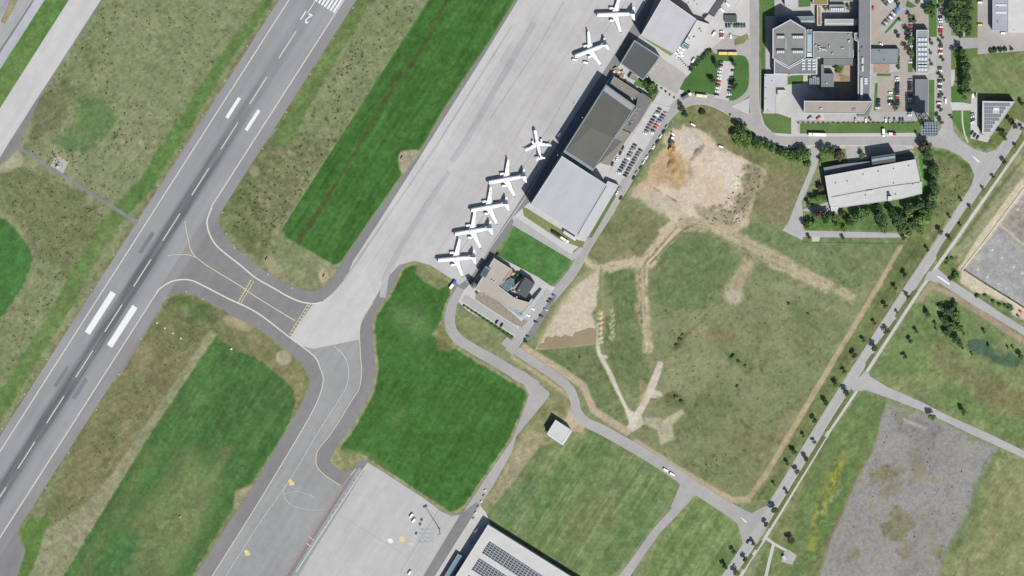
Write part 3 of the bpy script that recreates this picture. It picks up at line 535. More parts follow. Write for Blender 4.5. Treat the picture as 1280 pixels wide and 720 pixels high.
M_ROAD = pavement('road_asphalt', A(178, 176, 174), streak=0.03, patch=0.06)
M_ROAD2 = pavement('road_asphalt_pale', A(184, 183, 183), streak=0.03, patch=0.05)
M_YARD = pavement('yard_paving', A(186, 182, 178), streak=0.02, patch=0.08, joints=0.05)
M_BRICK = pavement('brick_paving', A(184, 175, 167), streak=0.02, patch=0.07, joints=0.06, rot=0, slab=2.5)
M_PATH = pavement('path_paving', A(205, 203, 198), streak=0.02, patch=0.05)
M_WHITE = plain('white_paint', A(242, 243, 242), 0.7, var=0.06, scale=0.8)
M_LINE = plain('worn_white_paint', A(216, 216, 206), 0.8, var=0.14, scale=0.7)
M_YEL = plain('yellow_paint', A(218, 212, 172), 0.8, var=0.14, scale=0.7)
M_YELB = plain('bright_yellow_paint', A(224, 214, 152), 0.8, var=0.2, scale=0.5)
M_RED = plain('red_paint', A(198, 150, 145), 0.8, var=0.12, scale=0.7)
M_PINK = plain('faded_red_paint', A(203, 186, 184), 0.85, var=0.1, scale=0.3)
# the runway's own asphalt: groove streaks, paler grooved centre, rubber laid down either side of the centre line
rm, nt, b = newmat('runway_asphalt')
pos = nt.nodes.new('ShaderNodeNewGeometry').outputs['Position']
def dotv(vec):
    n = nt.nodes.new('ShaderNodeVectorMath'); n.operation = 'DOT_PRODUCT'; nt.links.new(pos, n.inputs[0]); n.inputs[1].default_value = vec; return n.outputs['Value']
nw, uw = Vector((0.842, -0.539, 0)), Vector((-0.539, -0.842, 0)); c0 = Vector((*G(395.5, 0), 0))
V_ = mathn(nt, 'SUBTRACT', dotv(nw), c0.dot(nw)); U_ = mathn(nt, 'SUBTRACT', dotv(uw), c0.dot(uw))
def bump(center, width):
    d = mathn(nt, 'DIVIDE', mathn(nt, 'SUBTRACT', V_, center), width); return mathn(nt, 'POWER', 2.718, mathn(nt, 'MULTIPLY', mathn(nt, 'MULTIPLY', d, d), -1.0))
stk = ramp(nt, noise(nt, 0.55, 5, 0.7, RW, (36, 1, 1)), 0.34, 0.66, 0.5, 1.25); lng = ramp(nt, noise(nt, 0.05, 3, 0.5, RW, (8, 1, 1)), 0.35, 0.65, 0.6, 1.1)
a1 = mathn(nt, 'ADD', bump(-3.3, 3.0), bump(3.4, 3.1)); a2 = mathn(nt, 'MULTIPLY', bump(0.0, 8.0), 0.45)
al = mathn(nt, 'MULTIPLY', ramp(nt, U_, 40, 230, 0.22, 1.0), ramp(nt, U_, 500, 760, 1.0, 0.55))
rub = mathn(nt, 'MULTIPLY', mathn(nt, 'MULTIPLY', mathn(nt, 'ADD', a1, a2), al), mathn(nt, 'MULTIPLY', stk, lng), None, True)
av = mathn(nt, 'ABSOLUTE', V_)
edge = ramp(nt, av, 21.7, 22.3, 0.0, 1.0)
base = mixc(nt, edge, A(158, 160, 163), A(148, 147, 149)); dk = mixc(nt, ramp(nt, V_, -13, -12, 1, 0), base, A(154, 155, 158))
col = mixc(nt, mathn(nt, 'MULTIPLY', rub, 0.92), dk, A(96, 100, 102))
f = mathn(nt, 'MULTIPLY', ramp(nt, noise(nt, 0.02, 4), 0.35, 0.65, 0.93, 1.07), ramp(nt, noise(nt, 0.2, 4, 0.6, RW, (16, 1, 1)), 0.3, 0.7, 0.94, 1.06)); f = mathn(nt, 'MULTIPLY', f, ramp(nt, noise(nt, 0.9, 3, 0.6), 0.3, 0.7, 0.96, 1.04))
v = nt.nodes.new('ShaderNodeVectorMath'); v.operation = 'SCALE'; nt.links.new(col, v.inputs[0]); nt.links.new(f, v.inputs['Scale']); nt.links.new(v.outputs[0], b.inputs['Base Color'])
b.inputs['Roughness'].default_value = 0.85; b.inputs['Specular IOR Level'].default_value = 0.2
def RL(y, off): return (361 - 0.64 * y + off, y)
def RR(y, off): return (430 - 0.64 * y + off, y)
EN = [(348, 160), (320, 191), (287.5, 239), (277.5, 260), (274, 272), (275, 282.5), (282, 295), (294, 310), (320, 331.5), (342, 346), (367, 359), (376, 362), (392, 364.5), (402, 361), (407, 358), (419, 344), (427.5, 327.5), (460, 280), (495, 232), (529, 185), (557.5, 135), (615, 49), (640, 8), (676, -52)]
ES = [(150, 470), (195, 395), (202.5, 376), (212, 369), (225, 365.5), (237, 366), (252, 372.5), (275, 384), (290, 395), (320, 407.5), (342, 425), (357, 437), (375, 451), (384, 462.5), (387, 475), (385.5, 487), (376, 507), (357, 540), (320, 603), (285, 655), (228, 745)]
FE = [(566, 350), (555, 342.5), (537.5, 331), (520, 326), (505, 330.5), (490, 360), (467.5, 395), (465, 410), (467.5, 440), (469, 465), (465, 487.5), (455, 507.5), (435, 540), (420, 559), (412.5, 575), (414, 580), (430, 591), (440, 587.5), (452.5, 572.5), (480, 590), (530, 622.5), (552.5, 639), (564, 644), (572.5, 642.5), (580, 637.5)]
sheet('taxiway', EN + [(850, -52), (801, 42), (775, 79), (757, 104), (704, 188), (665, 250), (622, 311), (590, 360), (576, 381), (566, 371)] + FE + [(596, 640), (606, 642), (614, 656), (569, 727), (556, 745)] + ES[::-1] + [(120, 480), (140, 420), (300, 170)], Z1 - 0.02, M_ASPH)
runway = sheet('runway', [RL(-60, -12.5), RR(-60, 15.5), RR(760, 16), RL(760, -12)], Z1, rm)
sheet('runway_turn_pad', [(25, 655), (22, 668), (32, 688), (20, 725), (-40, 745), (-60, 700), (0, 676)], Z1 - 0.01, M_ASPH)
for nm, q in (('edge_line', [RL(-60, 0), RL(760, 0)]), ('edge_line', [RR(-60, 0), RR(259, -0.5)]), ('edge_line', [RR(366, 0), RR(760, 0)])): ribbon(nm, q, 1.35, Z2, M_LINE, parent=runway)
for k in range(-2, 13):
    x0, y0 = 370 - 36.25 * k, 39 + 57 * k
    ribbon('centreline_stripe', [(x0, y0), (x0 - 21.6, y0 + 33.8)], 1.25, Z2, M_LINE, parent=runway)
nu = (0.842, 0.539); uu = (-0.539, 0.842)
def RQ(x, y, wd, ln): return [(x, y), (x + nu[0] * wd, y + nu[1] * wd), (x + nu[0] * wd + uu[0] * ln, y + nu[1] * wd + uu[1] * ln), (x + uu[0] * ln, y + uu[1] * ln)]
for x, y, wd, ln in ((138.5, 363.5, 7.6, 60.5), (165.5, 381, 7.6, 59)): sheet('aiming_point_marking', RQ(x, y, wd, ln), Z2, M_WHITE, parent=runway)
for x, y, wd, ln in ((297.8, 121, 4.2, 30), (322, 136.5, 4.2, 30), (-11, 636, 4.2, 30), (-36, 620, 4.2, 30)): sheet('touchdown_marking', RQ(x, y, wd, ln), Z2, M_WHITE, parent=runway)
for k in range(13):
    d = 2.2 + 4.35 * k; cx, cy = 361 - 16 * 0.64 + 24.2, 0; x, y = 415.6 - nu[0] * (d - 2.2), 15 - nu[1] * (d - 2.2)
    sheet('threshold_stripe', RQ(x - uu[0] * 42, y - uu[1] * 42, 2.5, 42), Z2, M_WHITE, parent=runway)
M_OLD = pavement('removed_marking', A(128, 133, 138), streak=0.08, patch=0.05)
for x, y, wd, ln, m in ((189.5, 289, 5, 31, M_OLD), (83, 457, 4.4, 30, M_OLD), (106, 472, 5, 30, M_OLD)): sheet('removed_marking', RQ(x, y, wd, ln), Z1 + 0.012, m, parent=runway)
def lettering(name, txt, px, py, hgt, mat, rot, sx=1.0, z=Z2, parent=None):
    cu = bpy.data.curves.new(name, 'FONT'); cu.body = txt; cu.align_x = 'CENTER'; cu.align_y = 'CENTER'; cu.size = hgt / 0.7; cu.offset = 0.02 * hgt
    t = bpy.data.objects.new(name, cu); me = bpy.data.meshes.new_from_object(t); bpy.data.objects.remove(t)
    o = link(name, me, mat, parent); o.location = (*G(px, py), z); o.rotation_euler = (0, 0, rot); o.scale = (sx, 1, 1); return o
lettering('runway_number', '2', 385.8, 22.6, 9.6, M_WHITE, math.radians(147.4), 0.62, parent=runway); lettering('runway_number', '1', 379.6, 18.4, 9.6, M_WHITE, math.radians(147.4), 0.62, parent=runway)
# paler paving laid over the taxiway base
sheet('taxiway_surface', [(361, 421), (376, 432), (392.5, 445), (400, 460), (404, 472.5), (401, 490), (392.5, 510), (376, 540), (320, 633), (265, 720), (248, 745), (342, 745), (357.5, 719), (435, 597), (426, 607.5), (407, 595), (397.5, 585), (395, 575), (397.5, 562.5), (415, 540), (440, 500), (449, 485), (452, 465), (450.5, 442), (449, 424), (417, 431), (392, 436)], Z1, M_ASPH2)
apron = sheet('apron', [(702, -52), (640, 32), (547, 180), (480, 277.5), (430, 350), (416, 366), (401, 378), (390, 381), (362, 422), (376, 432), (392, 436), (417, 431), (449, 424.5), (449.5, 412), (453, 397), (470, 371), (484, 347), (499, 331), (518, 326), (537, 331), (566, 349.5), (574, 356), (587, 347), (640, 266), (755, 87.5), (791, 30), (843, -52)], Z2, M_CONC)
ribbon('taxi_lane', [(690, -52), (628, 50), (560, 158), (497, 258), (448, 334)], [19, 19, 19, 19, 20], Z3, M_CONCT, parent=apron, smooth=3)
sheet('taxi_lane', [(432, 349), (416, 366.5), (401, 378.5), (390, 381.5), (363, 422), (376, 431.5), (392, 435.5), (417, 430.5), (448.5, 424), (449, 412), (452.5, 397), (469, 371), (464, 356), (457, 338), (441, 327)], Z3, M_CONCT, parent=apron)
ribbon('weathered_strip', [(668, 28), (640, 75), (582, 177), (565, 202)], 8, Z3, M_CONCD, parent=apron); ribbon('weathered_strip', [(562, 214), (540, 246), (500, 310), (482, 346), (478, 372)], [5, 7, 7, 8, 8], Z3, M_CONCD, parent=apron)
ribbon('slab_seam', [(705, 2), (672, 60), (612, 150)], 2.2, Z3 + 0.01, M_CONCD, parent=apron); ribbon('slab_seam', [(566, 214), (600, 236)], 7, Z3 + 0.01, M_CONC2, parent=apron)
M_JNT = plain('joint_sealant', A(168, 168, 170), 0.9, var=0.1)
for q in ([(782, 2), (735, 72), (690, 152), (650, 215)], [(606, 268), (578, 310), (566, 330)]): ribbon('expansion_joint', q, 0.8, Z3 + 0.01, M_JNT, parent=apron)
ribbon('apron_safety_line', [(748, 8), (732, 32), (672, 125), (640, 182), (557, 300), (544, 320)], 1.8, Z3 + 0.02, M_PINK, parent=apron)
ribbon('apron_edge_line', [(791, 30), (755, 87.5), (714, 150), (655, 249), (612.5, 310), (583, 353)], 1.2, Z3, M_CONCT, parent=apron)
ribbon('apron_edge_band', [(640, 32), (547, 180), (480, 277.5), (430, 350)], 2.5, Z3, M_CONCD, parent=apron)
low = sheet('cargo_apron', [(459, 578), (480, 590.5), (530, 623), (552, 639.5), (564, 644.5), (575, 643.5), (529, 720), (516, 745), (352, 745), (370, 715), (457.5, 581)], Z2, M_CONC2)
sheet('cargo_forecourt', [(599.5, 631), (607, 640), (614, 656), (569, 727), (557, 745), (527, 745), (543.5, 720)], Z2, M_CONCL)
sheet('perimeter_road', [(578, 641), (596, 627), (600, 631), (543.5, 720), (527, 745), (514, 745), (529, 720)], Z2 + 0.01, M_ASPHD)
ribbon('perimeter_road', [(576, 360), (566.5, 378), (562.5, 394), (563, 408), (570, 421), (588, 434), (620, 452), (648, 469), (672, 483)], [10, 11, 13, 13, 13, 12.5, 13, 13, 13], Z2, M_ROAD, smooth=4)
sheet('perimeter_road', [(657, 465), (675, 481), (686, 489.5), (687, 492), (685, 497), (645, 546), (640, 565), (617, 606), (600, 632), (576, 645), (581, 637.5), (610, 593), (640, 550), (657, 506), (661, 493), (655, 481), (640, 473), (640, 458)], Z2 + 0.006, M_ROAD)
ribbon('service_road_band', [(452, 586), (363, 728)], 8.5, Z3, pavement('service_band', A(160, 164, 166), streak=0.05), parent=low)
ribbon('red_line', [(436, 596), (445, 582), (357.5, 719)][::2], 1.3, Z3 + 0.02, M_RED, parent=low); ribbon('white_line', [(458, 581), (370, 715)], 1.0, Z3 + 0.02, M_LINE, parent=low); ribbon('white_line', [(445, 586), (438, 594)], 1.0, Z3 + 0.02, M_LINE, parent=low)
for k in range(20):
    t = k / 20; ribbon('lane_dash', [(450 - 87 * t, 588 + 139 * t), (449 - 87 * t, 589.6 + 139 * t)], 0.8, Z3 + 0.02, M_LINE, parent=low)
for x, y in ((389, 673), (386, 681)): ribbon('white_line', [(x - 3, y - 2), (x + 3, y + 2)], 1.0, Z3 + 0.03, M_LINE, parent=low)
ribbon('expansion_joint', [(418, 641), (470, 671), (512, 698)], 1.0, Z3, plain('joint_brown', A(190, 184, 170), 0.9), parent=low); ribbon('expansion_joint', [(549, 637), (522, 680), (500, 716)], 0.7, Z3, M_JNT, parent=low)
for x, y, r, m in ((502.5, 674, 4.4, M_YELB), (513.5, 680, 3, M_YEL), (488, 676, 3.6, M_WHITE)): sheet('painted_stand_mark', blob(x, y, r, r * 0.75, 0.5), Z3, m, parent=low)
M_BAY = plain('bay_paint', A(170, 175, 180), 0.9)
for r_ in range(4):
    for k in range(5): ribbon('painted_bay', [(526 + k * 3.9 - r_ * 0.8 - 1.6, 660 + r_ * 5.2 + (k % 2) * 0.8), (526 + k * 3.9 - r_ * 0.8 + 1.4, 662.4 + r_ * 5.2 + (k % 2) * 0.8)], 2.0, Z3, M_BAY, parent=low)
tw = bpy.data.objects['taxiway']
def lines(name, pts, wd, mat, z=Z3 + 0.03, smooth=4): return ribbon(name, pts, wd, z, mat, parent=tw, smooth=smooth)
lines('taxiway_edge_line', [(265, 259), (259, 275), (261, 290), (269, 305), (282.5, 317.5), (300, 331), (320, 347.5), (342, 360), (360, 370.5), (377.5, 377.5), (392, 379.5), (402, 377.5)], 1.9, M_LINE)
lines('taxiway_edge_line', [(195, 367), (200, 360.5), (212.5, 352.5), (225, 349.5), (237.5, 350), (250, 355), (285, 373), (320, 390), (360, 420), (392.5, 445), (400, 460), (404, 472.5), (401, 490), (392.5, 510), (376, 540), (320, 633), (265, 720), (250, 745)], [1.9] * 8 + [1.6] * 2 + [1.1] * 8, M_LINE)
lines('taxiway_edge_line', [(466, 378), (454, 397), (449.5, 412.5), (450.5, 442.5), (452, 465), (449, 485), (440, 500), (415, 540), (397.5, 562.5), (395, 575), (397.5, 585), (407.5, 595), (426, 607)], 1.0, M_YEL)
lines('taxiway_centreline', [(231, 276), (235, 297.5), (246, 322.5), (300, 357), (320, 371), (369, 401)], [0.8, 0.9, 1.0, 1.1, 1.2, 1.2], M_YEL); lines('taxiway_centreline', [(210, 319), (225, 318), (238, 319), (247, 323)], 0.8, M_YEL)
lines('taxiway_centreline', [(417.5, 432), (430, 445), (435.5, 460), (434, 480), (425, 497.5), (397.5, 540), (365, 595), (320, 660), (276, 730)], 0.7, M_LINE)
lines('taxiway_centreline', [(355, 606), (356, 622), (366, 632), (385, 637), (404, 637)], 0.5, M_LINE); lines('taxiway_centreline', [(352, 618), (368, 614), (384, 617), (392, 622)], 0.5, M_LINE)
for a, b2 in (((314, 350), (297.5, 379)), ((317.5, 351), (300, 380.5))): lines('holding_position_line', [a, b2], 0.9, M_YEL, smooth=0)
for k in range(9):
    t = (k + 0.3) / 9; lines('holding_position_dash', [(314 - 16.5 * t - 1.8, 350 + 29 * t - 1), (314 - 16.5 * t, 350 + 29 * t)], 0.8, M_YEL, smooth=0)
for a, b2 in (((385, 379.5), (361, 418.5)), ((388.5, 380), (364, 420.5))): lines('holding_position_line', [a, b2], 0.8, M_YEL, smooth=0)
for k in range(10):
    t = (k + 0.5) / 10; lines('holding_position_dash', [(385.5 - 24 * t, 380 + 39 * t), (388 - 24 * t, 381 + 39 * t)], 1.1, M_YEL, smooth=0)
for x, y in ((364, 603), (309, 691)): sheet('painted_direction_sign', [(x - 4, y - 3), (x - 1, y - 4.4), (x + 4, y + 0.5), (x + 3.4, y + 3.4), (x - 2, y + 3.6)], Z3 + 0.02, M_YELB, parent=tw)
# the taxiway in the far corner, its shoulder, the spur to the aerial site, the corner roads
sheet('taxiway_shoulder', [(132, -50), (128, 0), (50, 122), (24, 180), (20, 188), (0, 206), (-40, 250), (-40, 215), (20, 160), (95, 20)], Z1, M_ASPHD)
sheet('corner_taxiway', [(120, -50), (86, 0), (0, 135), (-60, 226), (-60, 310), (0, 197), (10, 180), (40, 133), (126, 0), (158, -50)], Z2, M_CONCT, smooth=0)
ribbon('spur_track', [(14, 178), (26, 186), (70, 214), (100, 233), (140, 258), (172, 279)], 4.4, Z2, M_ASPHD); sheet('mast_pad', [(70, 193.5), (86, 202), (78.5, 218), (72, 215), (63, 207.5)], Z2 + 0.01, M_YARD)
sheet('corner_road', [(80, -50), (56, 0), (0, 87), (-50, 165), (-50, 90), (0, 14), (10, 0), (40, -50)], Z1, pavement('corner_asphalt', A(176, 179, 178), streak=0.06)); ribbon('corner_road', [(74, -45), (49, 0), (0, 76), (-40, 138)], 10, Z2, pavement('corner_lane', A(190, 193, 199), streak=0.06))
ribbon('corner_gutter', [(42, 0), (-4, 70)], 1.8, Z2 + 0.01, pavement('gutter', A(130, 132, 132)))
sheet('corner_lot', [(22, -20), (0, 24), (-40, 80), (-40, -20)], Z2, pavement('corner_lot', A(166, 168, 174), streak=0.1)); sheet('verge', [(26, -10), (18, 10), (6, 30), (1, 27), (8, 12), (16, -10)], Z3, grassmat('dry_grass', (160, 146, 106)))
# ------------------------------------------------------------------ public roads
KERB = pavement('kerb_stone', A(204, 202, 198), streak=0.02)
def road(name, pts, wd, mat=M_ROAD, z=Z2, smooth=4, kerb=0.0):
    if kerb:
        k = (np.array(wd) + kerb).tolist() if isinstance(wd, list) else wd + kerb; ribbon('kerb', pts, k, z - 0.02, KERB, smooth=smooth)
    return ribbon(name, pts, wd, z, mat, smooth=smooth)
road('public_road', [(630, 425), (644, 437), (668, 453), (695, 471), (712, 486), (718, 500), (722, 515), (733, 528), (752, 537), (800, 564), (840, 589), (868, 609), (906, 633), (930, 648), (944, 654)], [11, 11, 11, 11, 11, 11, 11, 12, 13, 13, 14, 15, 16, 20, 24])
sheet('junction', [(888, 622), (917, 636), (940, 641), (955, 633), (966, 632), (962, 655), (946, 680), (930, 690), (926, 668), (921, 653), (905, 638)], Z2 + 0.008, M_ROAD)
road('side_road', [(862, 612), (846, 636), (822, 662), (806, 684), (792, 704), (770, 735)], [19, 11.5, 10, 10, 10.5, 14])
road('avenue', [(1276, 152), (1262, 176), (1241, 206), (1222, 234), (1194, 276), (1168, 315), (1135, 363), (1066, 470), (1022, 540), (960, 643), (938, 678), (905, 728)], [12, 12, 14, 13.5, 11.5, 11, 10.5, 11, 11, 11, 12, 12], smooth=3, mat=M_ROAD2, kerb=1.6)
road('cycle_path', [(1284, 172), (1246, 226), (1192, 304), (1151, 361), (1082, 467), (1070, 490), (1036, 540), (956, 673), (936, 702), (922, 728)], 4, M_PATH, Z2 + 0.004, smooth=0)
SR1 = [(1160, 340), (1172, 335.5), (1190, 351), (1217, 368), (1251, 391), (1280, 409), (1300, 422), (1300, 433), (1270, 413), (1221, 384), (1201, 371), (1175, 354), (1155, 349)]
sheet('branch_road', SR1, Z2 + 0.006, M_ROAD2)
sheet('branch_road', [(1066, 478), (1084, 462), (1087, 470), (1110, 484), (1155, 504), (1185, 519.5), (1232, 540), (1280, 563.5), (1300, 573), (1300, 582), (1280, 572.5), (1210, 541), (1185, 528.5), (1150, 512.5), (1110, 497), (1082, 487.5), (1068, 490), (1056, 500), (1054, 488)], Z2 + 0.006, M_ROAD2)
for q in ([(1170, 345), (1174, 345), (1188, 355), (1186, 356)], [(1214, 194), (1218, 196), (1225, 202), (1223, 203)], [(925, 646), (930, 649), (934, 653), (932, 653)]): sheet('traffic_island', q, Z3 + 0.05, M_WHITE)
for pts in ([(1259, 172), (1224, 224), (1168, 308), (1133, 360), (1066, 464), (1020, 538), (958, 640)],): ribbon('lane_line', pts, 0.45, Z3, M_LINE)
MED = grassmat('median_grass', (112, 124, 70)); MEDT = grassmat('median_soil', (170, 150, 120))
for q in ([(1278, 168), (1281, 174), (1268, 193), (1263, 190)], [(1258, 197), (1262, 201), (1230, 246), (1225, 243)], [(1225, 250), (1223, 246), (1232, 238), (1228, 236), (1214, 257), (1217, 261)], [(1216, 263), (1186, 306), (1172, 327), (1170, 320), (1176, 308), (1209, 259)], [(1141, 363), (1147, 364), (1124, 397), (1118, 396)], [(1118, 400), (1122, 402), (1097, 438), (1091, 438)], [(1090, 442), (1094, 444), (1081, 464), (1082, 453)], [(1064, 486), (1068, 490), (1036, 538), (1030, 540)], [(1029, 545), (1033, 546), (962, 661), (960, 656)], [(950, 677), (954, 675), (946, 688), (942, 686)], [(938, 692), (942, 694), (930, 712), (926, 710)]): sheet('median_strip', q, Z3, MED)
for q in ([(1100, 424), (1103, 426), (1094, 438), (1091, 438)], [(1090, 444), (1093, 446), (1083, 461), (1083, 453)]): sheet('median_soil', q, Z3 + 0.01, MEDT)
sheet('junction', [(876, 619), (864, 621), (857, 626), (852, 634), (838, 634), (848, 612), (851, 603)], Z2 + 0.008, M_ROAD)
# hangar road, bus loop, campus road, side street
road('hangar_road', [(636, 440), (650, 422), (690, 372), (716, 340), (735, 306), (760, 266), (786, 222), (818, 168), (836, 142), (852, 129), (872, 123), (892, 126), (912, 136), (938, 152), (955, 167), (972, 175), (1000, 176), (1060, 176), (1120, 176), (1160, 177)], [10, 10, 10, 10, 10, 10.5, 11, 12, 12, 13, 14, 14, 14, 15, 14, 11, 10.5, 10.5, 10.5, 12], M_ROAD, kerb=1.2)
road('campus_road', [(942, -50), (942.5, 60), (943, 125), (946, 150), (952, 166)], [10.5, 10.5, 10.5, 12, 12], M_ROAD, Z2 + 0.004, smooth=3, kerb=1.4)
road('bus_loop', [(939, 70), (938.5, 106), (932, 118), (920, 127), (906, 131)], [4, 5, 8, 8, 9], M_ROAD, Z2 + 0.006)
sheet('traffic_island', [(914, 133.3), (937, 122), (936, 143)], Z3 + 0.05, M_CONCL); sheet('bus_yard', [(908, 42), (937, 50), (937, 80), (933, 72), (924, 69), (896, 69), (888, 60)], Z1, M_YARD)
sheet('junction', [(1140, 171), (1152, 171), (1170, 170), (1176, 160), (1191, 163), (1201, 175), (1217, 186), (1233, 191), (1245, 187), (1256, 180), (1262, 176), (1240, 210), (1226, 234), (1214, 233), (1218, 218), (1212, 205), (1199, 194), (1184, 186.5), (1166, 183.6), (1140, 183)], Z2 + 0.008, M_ROAD2)
road('side_street', [(1180, -50), (1181, 20), (1183, 80), (1183, 140), (1184, 170)], [17, 15, 13, 13, 17], M_ROAD, Z2 + 0.002, smooth=0); sheet('street_parking', [(1172, 18), (1178, 18), (1178, 150), (1170, 150)], Z3 - 0.01, M_YARD)
sheet('side_street', [(1186, 44), (1222, 46), (1222, 62), (1196, 62), (1188, 70)], Z2, M_ROAD); sheet('yard', [(1222, -50), (1300, -50), (1300, 62), (1222, 68)], Z2, M_YARD)
sheet('driveway', [(1187, 126), (1214, 130), (1214, 116), (1222, 116), (1224, 167), (1238, 172), (1234, 178), (1213, 173), (1214, 138), (1190, 138)], Z2, M_CONCL); sheet('pavement', [(1189, 87), (1194, 87), (1193, 100), (1191, 108), (1188.5, 108)], Z3, M_PATH)
ribbon('footpath', [(1203, 117), (1203, 150), (1206, 168), (1210, 178)], 1.8, Z3, M_PATH, smooth=3); ribbon('footpath', [(1205, 36), (1205, 46)], 1.6, Z3, M_PATH)
ribbon('pavement', [(960, 168.4), (1010, 168.4), (1145, 168.4)], 5, Z2 - 0.01, M_CONCL); ribbon('pavement', [(978, 184), (1010, 183.5), (1142, 184)], 4, Z2 - 0.01, M_CONCL)
sheet('driveway', [(1014, 183), (1026, 183), (1022, 205), (1010, 235), (1002, 252), (1006, 290), (1003, 300), (978, 288), (986, 276), (1000, 240), (1012, 212)], Z2, M_ROAD2); sheet('driveway', [(1002, 288), (1045, 289), (1120, 291), (1130, 297), (1060, 297), (1002, 296)], Z2, M_ROAD2); sheet('driveway', [(1003, 262), (1036, 252), (1050, 260), (1046, 268), (1030, 266), (1006, 264)], Z2 + 0.004, M_ROAD2)
sheet('forecourt', [(1056, 183), (1130, 183), (1144, 190), (1100, 196), (1060, 204)], Z2, M_YARD); sheet('pavement', [(1015, 296), (1025, 296), (1024, 302), (1015, 302)], Z2 + 0.004, M_PATH)
# hangar forecourts and car parks
sheet('hangar_yard', [(665, 250), (640, 272), (644, 280), (715, 322), (716, 314), (735, 300), (776, 232), (822, 160), (842, 132), (858, 110), (876, 84), (880, 70), (910, 42), (937, 48), (937, -52), (840, -52), (801, 42), (776, 79), (757, 104), (704, 188)], Z1 + 0.012, M_CONCL)
sheet('hangar_yard', [(806, 96), (826, 72), (858, 94), (846, 118), (836, 112), (822, 104)], Z3, M_YARD); sheet('driveway', [(645, 272), (714, 318), (736, 300), (728, 314), (716, 326), (640, 281)], Z3 - 0.012, M_ROAD2)
sheet('hangar_car_park', [(775, 195), (815, 128), (838, 134), (786, 220), (770, 222), (762, 214)], Z3, M_CONCL)
GM = grassmat('mown_lawn', (98, 128, 64)); GB = grassmat('bright_lawn', (84, 130, 56)); GD = grassmat('dry_lawn', (134, 142, 84))
L_IS = [(849, 108), (870, 84), (886, 68), (925, 69), (933, 73), (935.5, 82), (935, 108), (930, 117), (921, 124), (911, 125.5), (895, 121), (862, 115)]
sheet('lawn', L_IS, Z2 + 0.01, grassmat('island_lawn', (78, 122, 54)), smooth=3); sheet('island_car_park', [(901, 76), (919, 77), (911, 126), (893, 122)], Z3, M_CONCL)
for q, m in (([(800, 45), (806, 44), (844, 66), (838, 70)], GD), ([(653, 259), (658, 260), (722, 300), (731, 302), (728, 310), (700, 300), (655, 270)], GD), ([(774, 232), (777, 233), (740, 297), (733, 297)], GM), ([(813, 132), (818, 132), (807, 150), (803, 150)], GB), ([(795, 98), (812, 98), (824, 114), (816, 128), (808, 112), (792, 106)], GM), ([(809, 166), (814, 168), (812, 174), (807, 174)], GM), ([(798, 181), (803, 182), (803, 188), (799, 187)], GM), ([(918, 49), (934, 42), (936, 46), (930, 54), (918, 57)], GD)): sheet('lawn', q, Z3 + 0.012, m)
# terminal yard
sheet('forecourt', [(570, 374), (590, 352), (618, 318), (672, 346), (688, 357), (700, 360), (660, 418), (648, 424), (600, 397), (584, 388)], Z2 + 0.012, M_CONCL); ribbon('drive', [(580, 372), (600, 386), (640, 411), (648, 418)], 9, Z3, M_ROAD2); sheet('drive', [(684, 360), (692, 368), (656, 420), (646, 414)], Z3 + 0.006, M_ROAD2); sheet('planted_bed', [(595, 365), (612, 366), (652, 402), (656, 398), (660, 402), (652, 409), (644, 406), (612, 386), (594, 374)], Z3 + 0.012, plain('gravel_bed', A(160, 150, 136), 1.0, var=0.2)); sheet('hedge_strip', [(578, 381), (581, 381), (642, 420), (639, 424)], Z3, grassmat('hedge_strip', (70, 116, 58)))
sheet('parking_strip', [(688, 372), (697, 370), (664, 424), (656, 424)], Z3, M_ASPH)
# campus ground
sheet('campus_paving', [(951, -50), (1172, -50), (1172, 152), (1152, 168), (950, 168)], Z1 + 0.012, pavement('campus_paving', A(192, 191, 188), var=0.14, streak=0.03, patch=0.1, joints=0.05, rot=0, slab=5))
sheet('campus_lawn', [(950, -50), (956, -50), (957, 90), (954, 142), (975, 142), (990, 148), (994, 168), (966, 166), (956, 156), (951, 140)], Z2, GM); sheet('campus_lawn', [(1000, 154), (1145, 152), (1150, 148), (1160, 150), (1162, 168), (1150, 166), (1000, 167)], Z2, GM); sheet('brick_yard', [(1096, -50), (1163, -50), (1160, 36), (1144, 38), (1144, 96), (1136, 140), (1096, 140), (1096, 92), (1124, 90), (1124, 60), (1088, 58), (1090, -50)], Z2, M_BRICK); sheet('car_park', [(1102, -20), (1126, -20), (1128, 14), (1104, 42), (1100, 34), (1118, 12), (1100, 12)], Z3, M_ROAD2)
sheet('car_park', [(1110, 40), (1124, 24), (1130, 28), (1124, 48)], Z3, M_ROAD2); sheet('campus_lawn', [(1161, -50), (1171, -50), (1171, 46), (1161, 46)], Z3, GB); sheet('campus_lawn', [(1161, 100), (1168, 100), (1168, 152), (1161, 152)], Z3, GB); ribbon('footpath', [(1102, 42), (1124, 17), (1150, -12)], 3.2, Z3 + 0.01, M_ROAD2); ribbon('footpath', [(993, 140), (993, 170)], 8, Z3, M_PATH)
for q in ([(1104, 39), (1122, 21), (1125, 24), (1107, 42)], [(1134, 0), (1146, 8), (1138, 10), (1132, 8)], [(1094, 104), (1097, 104), (1096, 138), (1092, 138)], [(1116, 110), (1118.5, 110), (1118, 128), (1115.5, 128)], [(1096, 92), (1114, 92), (1114, 95), (1096, 95)], [(984, 95), (1004, 94), (1004, 104), (984, 106)], [(1135, 76), (1141, 76), (1141, 90), (1135, 90)], [(1135, 18), (1144, 18), (1144, 30), (1136, 30)], [(998, 0), (1013, 0), (1013, 8), (998, 9)], [(951, -20), (968, -20), (968, 20), (957, 20)]): sheet('campus_lawn', q, Z3 + 0.02, GB)
